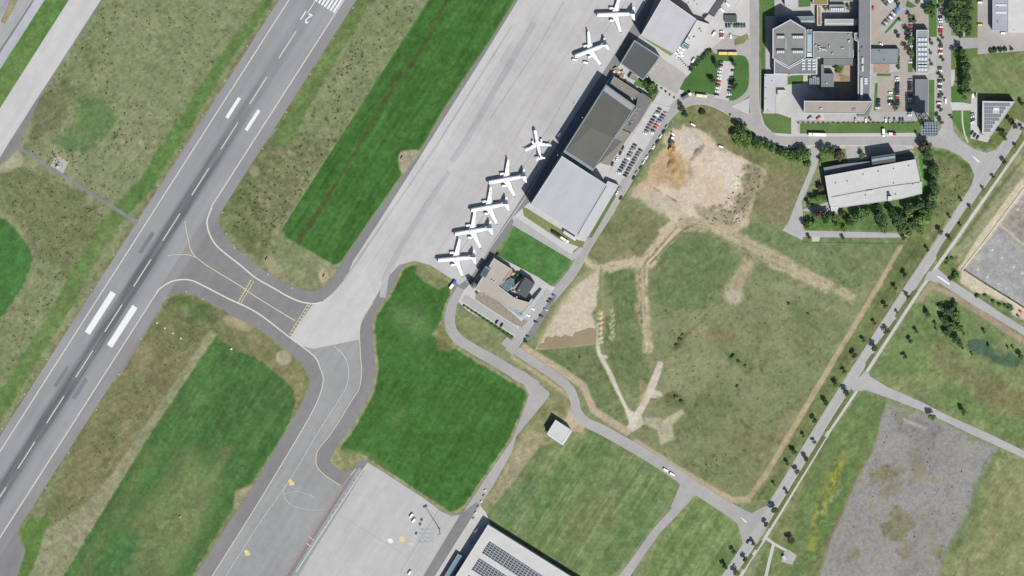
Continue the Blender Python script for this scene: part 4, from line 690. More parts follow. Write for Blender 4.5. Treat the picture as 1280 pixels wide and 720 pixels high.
sheet('courtyard_paving', [(1043, 74), (1072, 74), (1072, 125), (1043, 125)], Z2 + 0.02, plain('red_brick_paving', A(182, 162, 148), 0.9, var=0.2, scale=0.5)); sheet('campus_lawn', [(1042, 80), (1056, 80), (1052, 92), (1044, 90)], Z3, GM); sheet('lawn', [(1048, 92), (1062, 96), (1062, 104), (1052, 104)], Z3, grassmat('dry_bed', (156, 140, 96))); sheet('forecourt', [(970, 108), (1008, 94), (1030, 94), (1030, 150), (996, 150), (970, 141)], Z2, M_CONCL)
sheet('courtyard_paving', [(1092, 80), (1112, 80), (1112, 91), (1092, 91)], Z3, plain('terracotta_paving', A(180, 154, 140), 0.9, var=0.25, scale=0.7)); sheet('lawn', R4(1189, 108, 1204, 128), Z3, GB); sheet('lawn', [(1192, 138), (1213, 138), (1213, 173), (1202, 166), (1190, 150)], Z3 - 0.012, GB); sheet('lawn', [(1192, 0), (1222, 0), (1222, 47), (1200, 47), (1191, 40)], Z3 - 0.012, GM); sheet('lawn', [(1189, 62), (1222, 60), (1222, 68), (1206, 80), (1206, 118), (1189, 86)], Z3 - 0.012, GM)
# the flooded corner of the sandy lot
pm, nt, b = newmat('muddy_water'); b.inputs['Base Color'].default_value = (*A(172, 148, 112), 1); b.inputs['Roughness'].default_value = 0.12
nt.links.new(mixc(nt, ramp(nt, noise(nt, 0.05, 3), 0.35, 0.65), A(168, 150, 118), A(156, 142, 116)), b.inputs['Base Color'])
sheet('pond', [(671, 435), (674, 430), (680, 428), (681, 423), (685, 420), (690, 422), (694, 419), (701, 421.5), (706, 418), (715, 421), (718, 416), (726, 413), (731, 412), (736, 409.5), (740, 410), (744, 411), (746, 420), (745, 430), (726, 431), (705, 434), (690, 436)], 0.03, pm)
# ------------------------------------------------------------------ buildings
W_WHT = plain('white_cladding', A(214, 218, 222), 0.6, var=0.06, scale=0.3); W_BLU = plain('pale_blue_cladding', A(170, 196, 206), 0.6, var=0.06, scale=0.3)
W_GRY = plain('grey_render', A(176, 178, 180), 0.8, var=0.08); W_TAN = plain('sandstone_render', A(196, 186, 170), 0.8, var=0.08); W_DRK = plain('dark_cladding', A(96, 104, 110), 0.6, var=0.08)
GLASS, nt, b = newmat('window_glass'); b.inputs['Base Color'].default_value = (0.035, 0.05, 0.06, 1); b.inputs['Roughness'].default_value = 0.12; b.inputs['Specular IOR Level'].default_value = 0.5
SKYL = plain('skylight_glazing', A(226, 234, 238), 0.3, var=0.08, scale=0.6); GLAZ = plain('blue_glass_roof', A(150, 176, 188), 0.25, var=0.16, scale=0.5); GLZ2 = plain('dim_glass_roof', A(112, 132, 136), 0.25, var=0.25, scale=0.5)
COPE = plain('coping_metal', A(222, 226, 228), 0.5, var=0.05); COPB = plain('coping_blue_metal', A(152, 168, 174), 0.5, var=0.1); COPG = plain('coping_grey', A(150, 152, 152), 0.6, var=0.06)
PLANT = plain('plant_metal', A(206, 208, 208), 0.5, var=0.1); PDARK = plain('dark_vent', A(70, 72, 74), 0.6); DOOR = plain('hangar_door_panel', A(160, 172, 180), 0.5, var=0.08, scale=0.2)
def roofmat(n, rgb, **k): return pavement('roof_' + n, A(*rgb), var=k.get('var', 0.06), streak=k.get('streak', 0.03), patch=k.get('patch', 0.06), joints=k.get('j', 0.0), rot=k.get('rot', RW), slab=k.get('slab', 6), grain=k.get('g', 0.03))
R_WH = roofmat('pale_sheet', (196, 199, 204), patch=0.02, g=0.015, var=0.02, j=0.03, slab=9); R_WH2 = roofmat('pale_sheet_warm', (206, 205, 210), patch=0.03, g=0.02, j=0.04, slab=10); R_WH3 = roofmat('off_white_membrane', (216, 215, 214), patch=0.03, j=0.05, rot=0.3, slab=8)
R_DK = roofmat('dark_bitumen', (104, 105, 100), patch=0.08, j=0.04, slab=14); R_DK2 = roofmat('slate_bitumen', (98, 101, 102), patch=0.05); R_GR = roofmat('grey_bitumen', (150, 152, 150), var=0.12, rot=0); R_GR2 = roofmat('mid_grey_bitumen', (138, 142, 145), var=0.1, rot=0)
R_TN = roofmat('beige_gravel', (190, 183, 174), var=0.08); R_TN2 = roofmat('tan_gravel', (178, 170, 160), var=0.08, rot=0); R_BR = roofmat('brown_gravel', (150, 146, 136), var=0.1); R_SED = roofmat('sedum', (158, 140, 92), var=0.3, g=0.15); R_PNK = roofmat('brick_tile', (186, 140, 118), var=0.1)
SOLAR, nt, b = newmat('solar_cells')
src = nt.nodes.new('ShaderNodeNewGeometry').outputs['Position']; mp = nt.nodes.new('ShaderNodeMapping'); mp.vector_type = 'TEXTURE'; mp.inputs['Rotation'].default_value = (0, 0, RW - math.pi / 2); nt.links.new(src, mp.inputs[0])
br = nt.nodes.new('ShaderNodeTexBrick'); br.offset = 0; br.inputs['Color1'].default_value = (*A(70, 76, 84), 1); br.inputs['Color2'].default_value = (*A(82, 87, 95), 1); br.inputs['Mortar'].default_value = (*A(176, 180, 184), 1); br.inputs['Scale'].default_value = 1; br.inputs['Mortar Size'].default_value = 0.3; br.inputs['Brick Width'].default_value = 3.3; br.inputs['Row Height'].default_value = 2.3
nt.links.new(mp.outputs[0], br.inputs['Vector']); nt.links.new(br.outputs[0], b.inputs['Base Color']); b.inputs['Roughness'].default_value = 0.25
def building(name, label, px, h, wall, roof, cat='building', par=0.5, parw=0.5, parmat=COPE, floors=0, group=None, eaves=0.0):
    xy = [PT(*p, h) for p in px]; ar = sum(xy[i - 1][0] * xy[i][1] - xy[i][0] * xy[i - 1][1] for i in range(len(xy)))
    if ar < 0: xy = xy[::-1]
    cx = sum(p[0] for p in xy) / len(xy); cy = sum(p[1] for p in xy) / len(xy)
    e = empty(name, (cx, cy, 0), 0, label, cat, group); e['h'] = h
    block('wall', e, inset(xy, 0.03), 0, h - 0.02, wall, top=False); block('roof', e, inset(xy, 0.05), h - 0.3, h, roof)
    if par: ring('parapet', e, xy, h - 0.35, h + par, parw, parmat)
    for f in range(floors):
        z = (f + 0.35) * h / floors; hh = 0.45 * h / floors
        for i in range(len(xy)):
            a, c = Vector(xy[i]), Vector(xy[(i + 1) % len(xy)]); d = c - a; L = d.length
            if L < 7: continue
            d.normalize(); nrm = Vector((d.y, -d.x)); m = (a + c) / 2 + nrm * 0.05; ang = math.atan2(d.y, d.x)
            v, fc = boxdata(m.x, m.y, z + hh / 2, L - 2.0, 0.14, hh, rz=ang); link('window_ribbon', mesh('window_ribbon', local(v, e), fc), GLASS, e)
    return e
def facade_door(e, p, q, hgt, mat=DOOR, name='hangar_door', off=0.12):   # a door leaf on the wall between two roof-line points
    h = e['h']; a, c = Vector(PT(*p, h)), Vector(PT(*q, h)); d = c - a; L = d.length; d.normalize(); m = (a + c) / 2
    out = m - Vector((e.location.x, e.location.y)); nrm = Vector((d.y, -d.x)); nrm = nrm if nrm.dot(out) > 0 else -nrm; m = m + nrm * off
    v, fc = boxdata(m.x, m.y, hgt / 2, L, 0.3, hgt, rz=math.atan2(d.y, d.x)); return link(name, mesh(name, local(v, e), fc), mat, e)
def lerp(p, q, t): return (p[0] + (q[0] - p[0]) * t, p[1] + (q[1] - p[1]) * t)
def vent(e, x, y, r=0.8, z=None, name='roof_vent', mat=None, hh=0.9):
    h = z or e['h']; item(name, e, R4(x - r, y - r, x + r, y + r), h, h + hh, mat or PDARK)
# large pale hangar beside the lawn
e = building('aircraft_hangar', 'huge flat-roofed aircraft hangar with a plain pale grey roof, beside the small square lawn', [(702.5, 195), (758, 231), (721.5, 292.5), (663, 256)], 20, W_BLU, R_WH, 'hangar', 0.3, 0.5, COPE)
P_, Q_ = (702.5, 195), (663, 256)
for k in range(6): facade_door(e, lerp(P_, Q_, 0.04 + k * 0.155), lerp(P_, Q_, 0.185 + k * 0.155), 16)
for q in ([(759.8, 226), (773.5, 231.5), (735, 296.5), (722.2, 294)],): item('side_annex', e, q, 0, 6, R_WH2)
item('loading_canopy', e, [(705, 288), (721, 298), (719, 301.5), (704, 291.5)], 3.5, 4, W_WHT); item('side_gutter', e, [(757.5, 231.8), (758.6, 232.4), (722.4, 292.8), (721.4, 292)], 18.8, 19.4, PDARK)
for k in range(5): vent(e, 690 + k * 9, 230 + k * 6, 0.4, hh=0.5, mat=PLANT)
# dark-roofed hangar, with annexes
e = building('aircraft_hangar', 'largest dark brown-grey roofed hangar, between the pale hangar and the small dark one', [(757.5, 106), (794.5, 132.5), (741, 214), (704.3, 190)], 18, W_BLU, R_DK, 'hangar', 0.5, 0.8, COPB)
P_, Q_ = (757.5, 106), (704.3, 190)
for k in range(7): facade_door(e, lerp(P_, Q_, 0.03 + k * 0.135), lerp(P_, Q_, 0.155 + k * 0.135), 14)
item('roof_band', e, [(758, 108), (793, 133), (789.5, 138.5), (754.5, 113.5)], 17.8, 18.12, roofmat('pale_band', (170, 172, 172))); item('roof_patch', e, [(739, 160), (778, 177), (741.5, 211.5), (706.5, 189)], 17.9, 18.08, roofmat('pale_patch', (114, 114, 110)))
item('roof_band', e, [(706, 187.5), (741.5, 210.5), (740.5, 213), (704.8, 190)], 17.8, 18.16, roofmat('teal_band', (150, 164, 166)))
item('office_annex', e, [(797.5, 117), (803, 116), (816, 124.5), (801, 150), (790, 166), (776.5, 160), (795, 133.5)], 0, 7, roofmat('annex', (132, 131, 128))); item('workshop_annex', e, [(776, 161), (789, 167), (761, 207), (748, 203)], 0, 5.5, R_BR)
item('annex_gutter', e, [(795.4, 133.6), (797, 134.2), (749.5, 203), (747.8, 202)], 6.9, 7.5, COPG)
for x, y in ((796, 141), (793, 147), (790, 152), (785, 154), (799, 136)): item('rooflight', e, R4(x - 1.6, y - 0.8, x + 1.6, y + 0.8), 7, 7.5, COPG)
vent(e, 787.3, 155.2, 1.3, 7)
for x, y in ((728, 147), (697, 194)): vent(e, x, y, 0.5, hh=0.6, mat=PLANT)
e = building('workshop', 'narrow brown flat-roofed workshop against the north end of the biggest dark hangar', [(767.5, 95), (800, 116), (794, 124.5), (762.5, 104.5)], 8, W_GRY, R_BR, 'workshop', 0.4, 0.6, COPG, 2)
vent(e, 777.5, 109.3, 0.6, mat=PLANT)
e = building('aircraft_hangar', 'small square hangar with a dark slate roof and pale blue rim, facing the apron', [(793, 50), (825.5, 71), (804, 100.5), (775.3, 79.5)], 10.5, W_BLU, R_DK2, 'hangar', 0.5, 1.0, COPB)
for k in range(3): facade_door(e, lerp((793, 50), (775.3, 79.5), 0.06 + 0.3 * k), lerp((793, 50), (775.3, 79.5), 0.33 + 0.3 * k), 9)
for x, y in ((821, 80), (817, 86), (813, 91), (809, 96)): item('rooflight', e, R4(x - 0.9, y - 0.9, x + 0.9, y + 0.9), 10.5, 11, PLANT)
building('shed', 'little brown-roofed shed tucked between the small dark hangar and the workshop', [(790, 91.5), (798, 96.5), (794, 101.5), (786, 98)], 4, W_GRY, R_BR, 'shed', 0.2, 0.3)
e = building('aircraft_hangar', 'pale lilac-roofed hangar cut by the top edge, with a white side annex', [(829.5, -5), (870.6, 24), (843, 67.5), (801, 44.5)], 19, W_BLU, R_WH2, 'hangar', 0.3, 0.6, COPE)
for k in range(5): facade_door(e, lerp((829.5, -5), (801, 44.5), 0.05 + 0.18 * k), lerp((829.5, -5), (801, 44.5), 0.22 + 0.18 * k), 15)
item('side_annex', e, [(871, 25), (887, 30), (869.5, 60), (855.5, 52.5)], 0, 8, R_WH3)
for x, y, s in ((875, 37, 1.1), (877, 40, 0.8), (860, 47, 1.0), (868, 47, 1.2), (862, 49, 0.8)): item('roof_unit', e, R4(x - s, y - s, x + s, y + s), 8, 9.4, PLANT)
e = building('maintenance_hall', 'white-roofed hall at the top edge with a dark grey stair block on its corner', [(838, -40), (880, -20), (896, 2), (886, 16.5), (876, 16), (850, -2), (838, -14)], 13, W_WHT, R_WH3, 'hall', 0.3, 0.5)
item('stair_block', e, [(897, 0), (906, 0), (893, 20.5), (885.5, 16.5)], 0, 14, R_DK2); item('entrance_annex', e, [(886, 17.5), (893, 21.5), (887.5, 30), (880, 24)], 0, 5, R_WH2)
for x, y in ((861, 4), (872, 6), (868, 2)): vent(e, x, y, 0.8, mat=PLANT)
building('storage_hall', 'white store roof at the top edge beside the dark stair block', [(909, -20), (926, -20), (926, -1), (920, 8.5), (908, 2)], 6, W_WHT, R_WH3, 'store', 0.3, 0.4)
e = building('carport', 'dark grey flat carport behind a row of parked dark cars', R4(906, 19.5, 921.3, 28), 3.2, W_DRK, R_DK2, 'carport', 0.15, 0.3, COPG)
e = building('storage_shed', 'teal glass-topped shed beside white containers at the pale lilac hangar', [(855, 53.5), (863, 58), (859.5, 62.5), (851.5, 57.5)], 4, W_DRK, plain('teal_glass', A(96, 150, 150), 0.3, var=0.3, scale=0.8), 'shed', 0.3, 0.5, COPE)
# square equipment shed on the grass by the service road
e = building('equipment_shed', 'lone square white-roofed shed on the tan grass beside the bend of the service road', [(694.3, 524.8), (713.7, 537.3), (702.8, 554), (684.3, 541)], 8.5, W_WHT, R_WH3, 'shed', 0.25, 0.35, COPE)
item('sunlit_wall_ledge', e, [(714, 537.5), (714.8, 539.6), (703.8, 557), (684.3, 543.8), (684.2, 541.2), (702.8, 554.2)], 5.2, 5.5, plain('pale_blue_sheet', A(206, 224, 236), 0.5, var=0.05)); facade_door(e, (700, 552), (688, 544), 4.5, name='roller_door')  # pale ledge added to stand in for the shed's sunlit side walls
# solar-roofed hangar cut by the bottom edge
e = building('cargo_hangar', 'long white-roofed hangar with blocks of solar panels, cut by the bottom edge', [(610, 656), (735, 734), (690, 800), (565, 727)], 11, W_WHT, R_WH3, 'hangar', 0.25, 0.5, COPE)
for o_x, o_y in ((612, 677), (638, 694), (599, 698), (624.5, 714.5), (586, 719), (664, 711), (650, 731)):
    d1, d2 = (25.5, 16.3), (-9.5, 14.5); item('solar_array', e, [(o_x, o_y), (o_x + d1[0], o_y + d1[1]), (o_x + d1[0] + d2[0], o_y + d1[1] + d2[1]), (o_x + d2[0], o_y + d2[1])], 11.15, 11.4, SOLAR)
for k in range(4): facade_door(e, lerp((610, 656), (565, 727), 0.06 + 0.22 * k), lerp((610, 656), (565, 727), 0.25 + 0.22 * k), 9)
e = building('loading_canopy', 'narrow blue-grey canopy along the side of the solar-roofed hangar', [(572.5, 692), (579.5, 696.5), (557, 733), (550, 729)], 5, W_DRK, roofmat('canopy', (128, 150, 160)), 'canopy', 0.3, 0.5, COPB)
# big white warehouse among the trees
e = building('warehouse', 'large white-roofed warehouse skewed among a belt of trees, beside the east-west road', [(1031, 220), (1144.3, 199), (1150.3, 227), (1152.5, 227.5), (1152.5, 242), (1127, 248.5), (1050.5, 259.5), (1038, 258.5), (1036.2, 252)], 12, W_WHT, R_WH3, 'warehouse', 0.25, 0.4, COPE, 2)
ribs = [(1039.5, 246), (1080, 238.3), (1109, 232.8), (1150, 227.6)]
for a_, b_ in zip(ribs, ribs[1:]): item('roof_ridge_step', e, [a_, b_, (b_[0], b_[1] + 0.9), (a_[0], a_[1] + 0.9)], 11.9, 12.45, COPG)
for x, y in ((1044.5, 229), (1059, 226.5), (1079, 218), (1098, 214.2), (1117, 211), (1136, 207.3), (1119.5, 243), (1117, 229), (1141, 230), (1082, 244)): vent(e, x, y, 0.55)
item('stair_tower', e, [(1109.8, 245.5), (1114.5, 245), (1115.3, 250.5), (1110, 251.5)], 0, 14.5, W_WHT); item('roof_unit', e, R4(1084, 238, 1091, 240.5), 12, 13.4, W_WHT); item('entrance_block', e, [(1038, 257), (1049, 258.5), (1046, 265), (1039, 264)], 0, 5, R_WH3); item('stair_hatch', e, R4(1109, 240, 1112, 243.5), 12, 13.4, PDARK)
item('office_block', e, [(1089, 196), (1119, 191.5), (1119.5, 202), (1090, 206)], 0, 13.2, R_DK2); item('glass_roof', e, [(1089.5, 199), (1118.5, 194.5), (1119, 197.5), (1090, 202)], 13.2, 13.7, GLAZ)
item('loading_dock', e, [(1029.5, 209.5), (1055, 205), (1143, 195.5), (1143.8, 198.5), (1031, 219.5)], 0, 6, R_GR2)
# the terminal-like office by the square lawn
TOP = 8.0
e = building('airport_office', 'beige-roofed airport office with glass-roofed courtyard and dark hall block, by the square lawn', [(617.5, 322.5), (640.5, 337), (629, 353.5), (623, 357), (634.5, 366), (644, 373), (661, 378), (664.5, 373), (668, 375.5), (652.5, 391.5), (594, 360.5)], TOP, W_TAN, R_TN, 'office building', 0.35, 0.5, plain('beige_coping', A(214, 206, 196), 0.7), 2)
item('dark_hall_block', e, [(656.5, 346), (668.5, 354.5), (657.3, 373), (644.5, 365)], 0, 10, R_DK2); item('courtyard_glass_roof', e, [(624, 356), (638, 347), (643, 349), (643, 356), (634.5, 365.6)], 0, 6.5, GLZ2); item('brick_roof_slope', e, [(639.2, 336.5), (640.8, 340), (639, 345), (628, 351.5), (632, 346)], 7.9, 8.3, R_PNK)
item('roof_deck', e, [(641, 359), (652.5, 349), (655.5, 349.5), (643.5, 364.5)], 0, 7.5, R_TN2); item('rooftop_plant', e, [(607.5, 332.5), (613.5, 336.5), (607, 348.5), (600.5, 343.5)], TOP, 10.5, plain('plant_blue_grey', A(140, 158, 168), 0.4, var=0.2, scale=0.6))
for k in range(3): item('plant_louvre', e, [lerp((606.5, 334.5), (612.5, 338.5), 0.15 + 0.28 * k), lerp((606.5, 334.5), (612.5, 338.5), 0.3 + 0.28 * k), lerp((601, 343), (607, 347.5), 0.3 + 0.28 * k), lerp((601, 343), (607, 347.5), 0.15 + 0.28 * k)], 10.5, 11, PDARK)
item('control_cab', e, [(590, 351), (596, 355), (592.5, 361), (587.5, 357)], 0, 9, W_DRK)
item('glazed_gallery', e, [(612, 367.5), (616, 368), (651, 392), (650.5, 396.5)], 6.2, 6.7, GLAZ); item('glazed_front', e, [(669.5, 372), (677, 364), (680, 366), (654, 399.5), (651.5, 396.8), (651.8, 393)], 4.5, 5, plain('pale_glazing', A(186, 198, 202), 0.3, var=0.12, scale=0.5))
for x, y in ((615, 350.5), (617.5, 352.5), (643, 372.5), (646, 371.5)): item('roof_unit', e, R4(x - 1, y - 0.8, x + 1, y + 0.8), TOP, TOP + 1.3, PLANT)
vent(e, 649, 362.5, 0.7, 10, mat=PLANT)
# ------------------------------------------------------------------ the campus
e = building('campus_block', 'tall six-sided grey-roofed campus block with white rim and four rows of skylights', [(988, 24.3), (1007, 35.5), (1007, 72), (986.3, 84), (965.7, 72.5), (965.7, 36.3)], 20, W_WHT, R_GR, 'building', 0.7, 0.8, COPE, 5)
for x0, x1, y in ((971.5, 980.5, 45), (990.5, 1004, 45), (971, 980.5, 63.5), (990.5, 1004, 63.5)):
    n = 4 if x1 - x0 < 10 else 5; item('skylight_kerb', e, R4(x0 - 0.4, y - 1.6, x1 + 0.4, y), 20, 21.6, PDARK)
    for k in range(n): item('skylight', e, R4(x0 + (x1 - x0) * k / n + 0.2, y, x0 + (x1 - x0) * (k + 1) / n - 0.2, y + 2.8), 20, 21.2, SKYL)
item('roof_seam', e, R4(982.3, 47, 982.8, 62), 20, 20.2, COPE)
e = building('campus_block', 'low grey-roofed campus wing with white grid skylights, south of the six-sided block', [(967.5, 74), (986, 85), (1008, 73), (1021, 73), (1021, 93), (989, 93.2), (986, 95.5), (983.5, 93), (967.5, 92.5)], 8, W_WHT, R_GR2, 'building', 0.5, 0.8, COPE, 2)
for i in range(4):
    for x in (1002.5, 1009.5, 1015.5): item('skylight', e, R4(x, 74.5 + 3.6 * i, x + 4, 76.8 + 3.6 * i), 8, 9, SKYL)
e = building('glass_link', 'narrow link building with pale blue glass roof beside the six-sided block', R4(1008.3, 37, 1015.5, 71), 9, W_GRY, R_GR2, 'building', 0.3, 0.4, COPE); item('glass_roof', e, R4(1009.3, 43, 1014.6, 64.5), 9, 10, plain('pale_blue_glass', A(176, 202, 212), 0.2, var=0.1)); item('skylight', e, R4(1009, 66, 1014.6, 70.5), 9, 9.8, SKYL)
e = building('campus_hall', 'big square grey-roofed campus hall cluttered with white roof machinery', [(1016.5, 39.3), (1067, 40), (1067, 71.8), (1016.5, 71.8)], 11, W_GRY, R_GR, 'hall', 0.4, 0.5, COPE, 2)
rr = random.Random(5)
for x, y, a_, b_ in ((1020, 57, 1.2, 1), (1024, 58.5, 1.6, 0.8), (1026, 61, 2.5, 0.8), (1030, 62, 3, 1.1), (1025, 63, 1.5, 0.8), (1033, 63, 1.3, 0.8), (1053.5, 60.5, 1.6, 0.9), (1061.5, 51.5, 1.2, 1.4), (1040.5, 67, 1, 0.8), (1037, 58, 0.6, 1.6), (1061, 43.5, 0.7, 0.7)): item('roof_unit', e, R4(x - a_, y - b_, x + a_, y + b_), 11, 12.6, PLANT)
item('roof_seam', e, R4(1066.3, 45, 1066.9, 62), 11, 11.4, COPE); item('roof_seam', e, R4(1062, 58, 1062.4, 71), 11, 11.2, COPE)
building('campus_block', 'low plain grey strip roof south of the cluttered campus hall', R4(1029.5, 73, 1070, 82), 6, W_GRY, R_GR2, 'building', 0.3, 0.4, COPG, 1)
e = building('campus_slab', 'long narrow grey slab building running north to south through the campus', [(1073, -40), (1088.5, -40), (1088.5, 80), (1087.5, 125), (1072.3, 125), (1072.3, 52), (1068, 50), (1068, 41), (1073, 41)], 15, W_GRY, R_GR2, 'building', 0.5, 0.6, COPE, 4)
item('upper_storey', e, R4(1073.6, -39, 1084, 49), 15, 18.5, R_GR2)
for q in (R4(1077, 72, 1079.5, 79.5), R4(1077, 82, 1079.5, 89.5), R4(1075.5, 97, 1078.5, 124)): item('roof_duct', e, q, 15, 16.6, W_WHT)
for k in range(3): item('skylight', e, R4(1080.5, 97.5 + 2.9 * k, 1084.5, 99.8 + 2.9 * k), 15, 15.9, SKYL)
for x, y in ((1074.5, 64), (1075.5, 14), (1077, 59)): vent(e, x, y, 0.8)
e = building('campus_wing', 'flat blue-grey single-storey wing east of the long campus slab', [(1089, 61), (1123.5, 61), (1122, 80), (1089, 80)], 5, W_GRY, roofmat('blue_grey', (142, 150, 156), rot=0), 'building', 0.3, 0.4, COPG, 1); vent(e, 1099, 63.5, 0.6); vent(e, 1105, 75, 0.5)
e = building('campus_block', 'tall tan-roofed campus block with slanted end, along the southern car park', [(1005, 126), (1091, 126.5), (1080.5, 142.3), (1005, 141.5)], 24, W_BLU, R_TN2, 'building', 0.5, 0.6, COPE, 7)
item('end_wedge', e, [(1091, 127.5), (1086, 145.5), (1072, 145.5), (1072, 143), (1081, 143)], 0, 5, R_GR2); item('roof_unit', e, R4(1025, 135, 1027.5, 137), 24, 25.4, PLANT); item('roof_hatch', e, R4(1065.5, 135.5, 1070, 139), 24, 24.8, COPG)
e = building('campus_annex', 'low L-shaped pale grey annex beside the campus road', [(955.6, 92.5), (984.3, 92.5), (984.3, 108), (968.3, 108), (968.3, 140.6), (955, 140.6)], 6, W_WHT, R_WH2, 'building', 0.3, 0.4, COPE, 1)
for x, y in ((957, 95), (957, 123), (960, 138), (957.5, 110), (965, 101)): vent(e, x, y, 0.4)
building('shed', 'small white shed in the yard behind the L-shaped annex', R4(972, 112.5, 982, 119.5), 3.5, W_WHT, R_WH3, 'shed', 0.15, 0.3)
e = building('courtyard_block', 'small grey block in the dark courtyard of the campus', [(1026.5, 80.5), (1030, 80.5), (1030, 92), (1042.3, 92), (1042.3, 110), (1030, 110), (1030, 114), (1026.5, 114)], 7, W_GRY, R_GR2, 'building', 0.3, 0.4, COPG, 1); item('roof_unit', e, R4(1032.3, 103, 1034.2, 105), 7, 8, PLANT)
for x0, y0, x1, y1, t in ((1016, 95.5, 1020, 109.5, 'widest'), (1021, 97, 1024, 111.5, 'right-hand'), (1012, 98, 1015, 107.5, 'smallest')): building('plant_box', t + ' of three narrow grey plant boxes west of the courtyard block', R4(x0, y0, x1, y1), 4, W_GRY, R_GR2, 'plant box', 0.2, 0.3)
e = building('campus_block', 'low white block with blue edge north of the cluttered hall', R4(1030.5, 23.5, 1072, 32), 8, W_BLU, R_WH3, 'building', 0.3, 0.6, COPB, 2); item('roof_strip', e, R4(1034, 26, 1066, 29), 8, 8.4, R_TN)
e = building('campus_block', 'low pale building with a row of bright skylights near the top edge', R4(1037, 6, 1056.5, 14.5), 6, W_GRY, R_GR2, 'building', 0.3, 0.4, COPE)
for k in range(6): item('skylight', e, R4(1038.5 + 2.8 * k, 10, 1040.8 + 2.8 * k, 13.5), 6, 7.2, SKYL)
building('green_roof_block', 'sedum-roofed block at the top edge, left of the corridor', R4(1016, -30, 1035, 6), 7, W_GRY, R_SED, 'building', 0.3, 0.5, COPE); building('green_roof_block', 'wider sedum-roofed block at the top edge above the bright skylights', R4(1037.5, -30, 1072, 1.5), 7, W_GRY, roofmat('sedum_green', (142, 146, 88), var=0.3, g=0.15), 'building', 0.3, 0.5, COPE)
building('corridor', 'narrow ochre-roofed corridor with white edges linking campus blocks', R4(1021.3, 7, 1026.8, 32), 5, W_WHT, R_SED, 'corridor', 0.25, 0.7, COPE); building('campus_block', 'white flat block at the top edge, left of the sedum roofs', [(981, -30), (998, -30), (997.5, 8.5), (981, 7.5)], 6, W_WHT, R_WH2, 'building', 0.3, 0.4)
building('campus_block', 'low blue-grey building in the shade north of the six-sided block', [(969, 21), (1018, 20), (1019, 25.5), (969, 27)], 7, W_DRK, roofmat('slate_blue', (128, 140, 152), rot=0), 'building', 0.3, 0.5, COPB, 1)
e = building('workshop_hall', 'narrow campus hall with eight bright rows of skylights across its roof', R4(1145.5, 37.5, 1160.5, 91.5), 8, W_WHT, roofmat('skylit_hall', (160, 166, 172), rot=0), 'hall', 0.4, 0.6, COPE)
for k in range(8):
    y = 47.5 + 6.1 * k if k < 6 else 80 + 5.4 * (k - 6)
    for j in range(3): item('skylight', e, R4(1147.6 + 4 * j, y, 1150.9 + 4 * j, y + 3.6), 8, 9.1, SKYL)
e = building('low_hall', 'dark grey flat-roofed low hall south of the hall with skylight rows', R4(1143.8, 99, 1160, 141), 5, W_DRK, R_GR2, 'hall', 0.3, 0.4, COPG)
building('gatehouse', 'small white-roofed gatehouse at the top edge above the brick yard', R4(1150.5, -8, 1163, 3.8), 4, W_WHT, R_WH3, 'gatehouse', 0.2, 0.4)
e = empty('pergola', (*G(1164, 86), 0), 0, 'slatted white pergola beside the hall with skylight rows', 'pergola')
for k in range(7): block('slat', e, [PT(1161.6 + 0.95 * k, 82, 3), PT(1162.1 + 0.95 * k, 82, 3), PT(1162.1 + 0.95 * k, 91, 3), PT(1161.6 + 0.95 * k, 91, 3)], 2.8, 3.1, W_WHT)
for x, y in ((1161.8, 82.3), (1167.4, 82.3), (1161.8, 90.7), (1167.4, 90.7)): block('post', e, [PT(x - .15, y - .15, 1), PT(x + .15, y - .15, 1), PT(x + .15, y + .15, 1), PT(x - .15, y + .15, 1)], 0, 2.8, W_WHT)
e = building('solar_office', 'wedge-shaped modern office with a roof of solar panels beside the roundabout-like junction', [(1228, 126.2), (1268.5, 127), (1240, 168), (1236.5, 172.3), (1227.7, 167)], 9.5, W_DRK, R_WH2, 'office building', 0.4, 0.5, COPE, 3)
for j in range(8):
    for i in range(13):
        x = 1230.6 + i * 2.7; y = 129 + j * 4.6
        if x + 2 < 1264 - (y - 127) * 0.72 and not (1240 < x < 1248 and 132 < y < 140): item('solar_panel', e, R4(x, y, x + 2.2, y + 3.7), 9.6, 9.9, plain('roof_solar_cells', A(136, 140, 148), 0.25, var=0.1))
item('rooflight', e, R4(1241.5, 134.5, 1249, 138), 9.5, 10.4, SKYL)
e = building('factory_hall', 'twin-bay factory hall in the top corner, grey bay beside a white bay', [(1240.8, -30), (1310, -30), (1310, 41.5), (1259.5, 40.5), (1259.5, 38.8), (1240.8, 38.3)], 9, W_WHT, roofmat('ribbed_grey', (178, 182, 192), rot=0, j=0.06, slab=1.5), 'factory', 0.3, 0.4)
item('white_bay_roof', e, [(1260, -29), (1309, -29), (1309, 41), (1260, 40)], 8.9, 9.6, R_WH3)
for y in (5, 14.3): item('skylight', e, R4(1244.3, y, 1258, y + 2.8), 9, 9.6, SKYL)
for x, y in ((1247.3, 8.3), (1247, 27), (1267.5, 37)): vent(e, x, y, 0.5)
e = building('transformer_hut', 'tiny white transformer hut on its paved pad by the avenue at the bottom', [(977.5, 696), (980.5, 694), (983.5, 698.5), (980.5, 701)], 3, W_WHT, R_WH3, 'hut', 0.1, 0.3)
sheet('hut_pad', [(980, 690), (986, 687), (996, 694), (990, 706), (976, 702)], Z3, M_YARD); ribbon('path', [(957, 672), (968, 680), (990, 692)], 3.5, Z3 - 0.02, M_PATH); ribbon('path', [(967, 680), (962, 700), (957, 722)], 4, Z3 - 0.03, M_PATH)
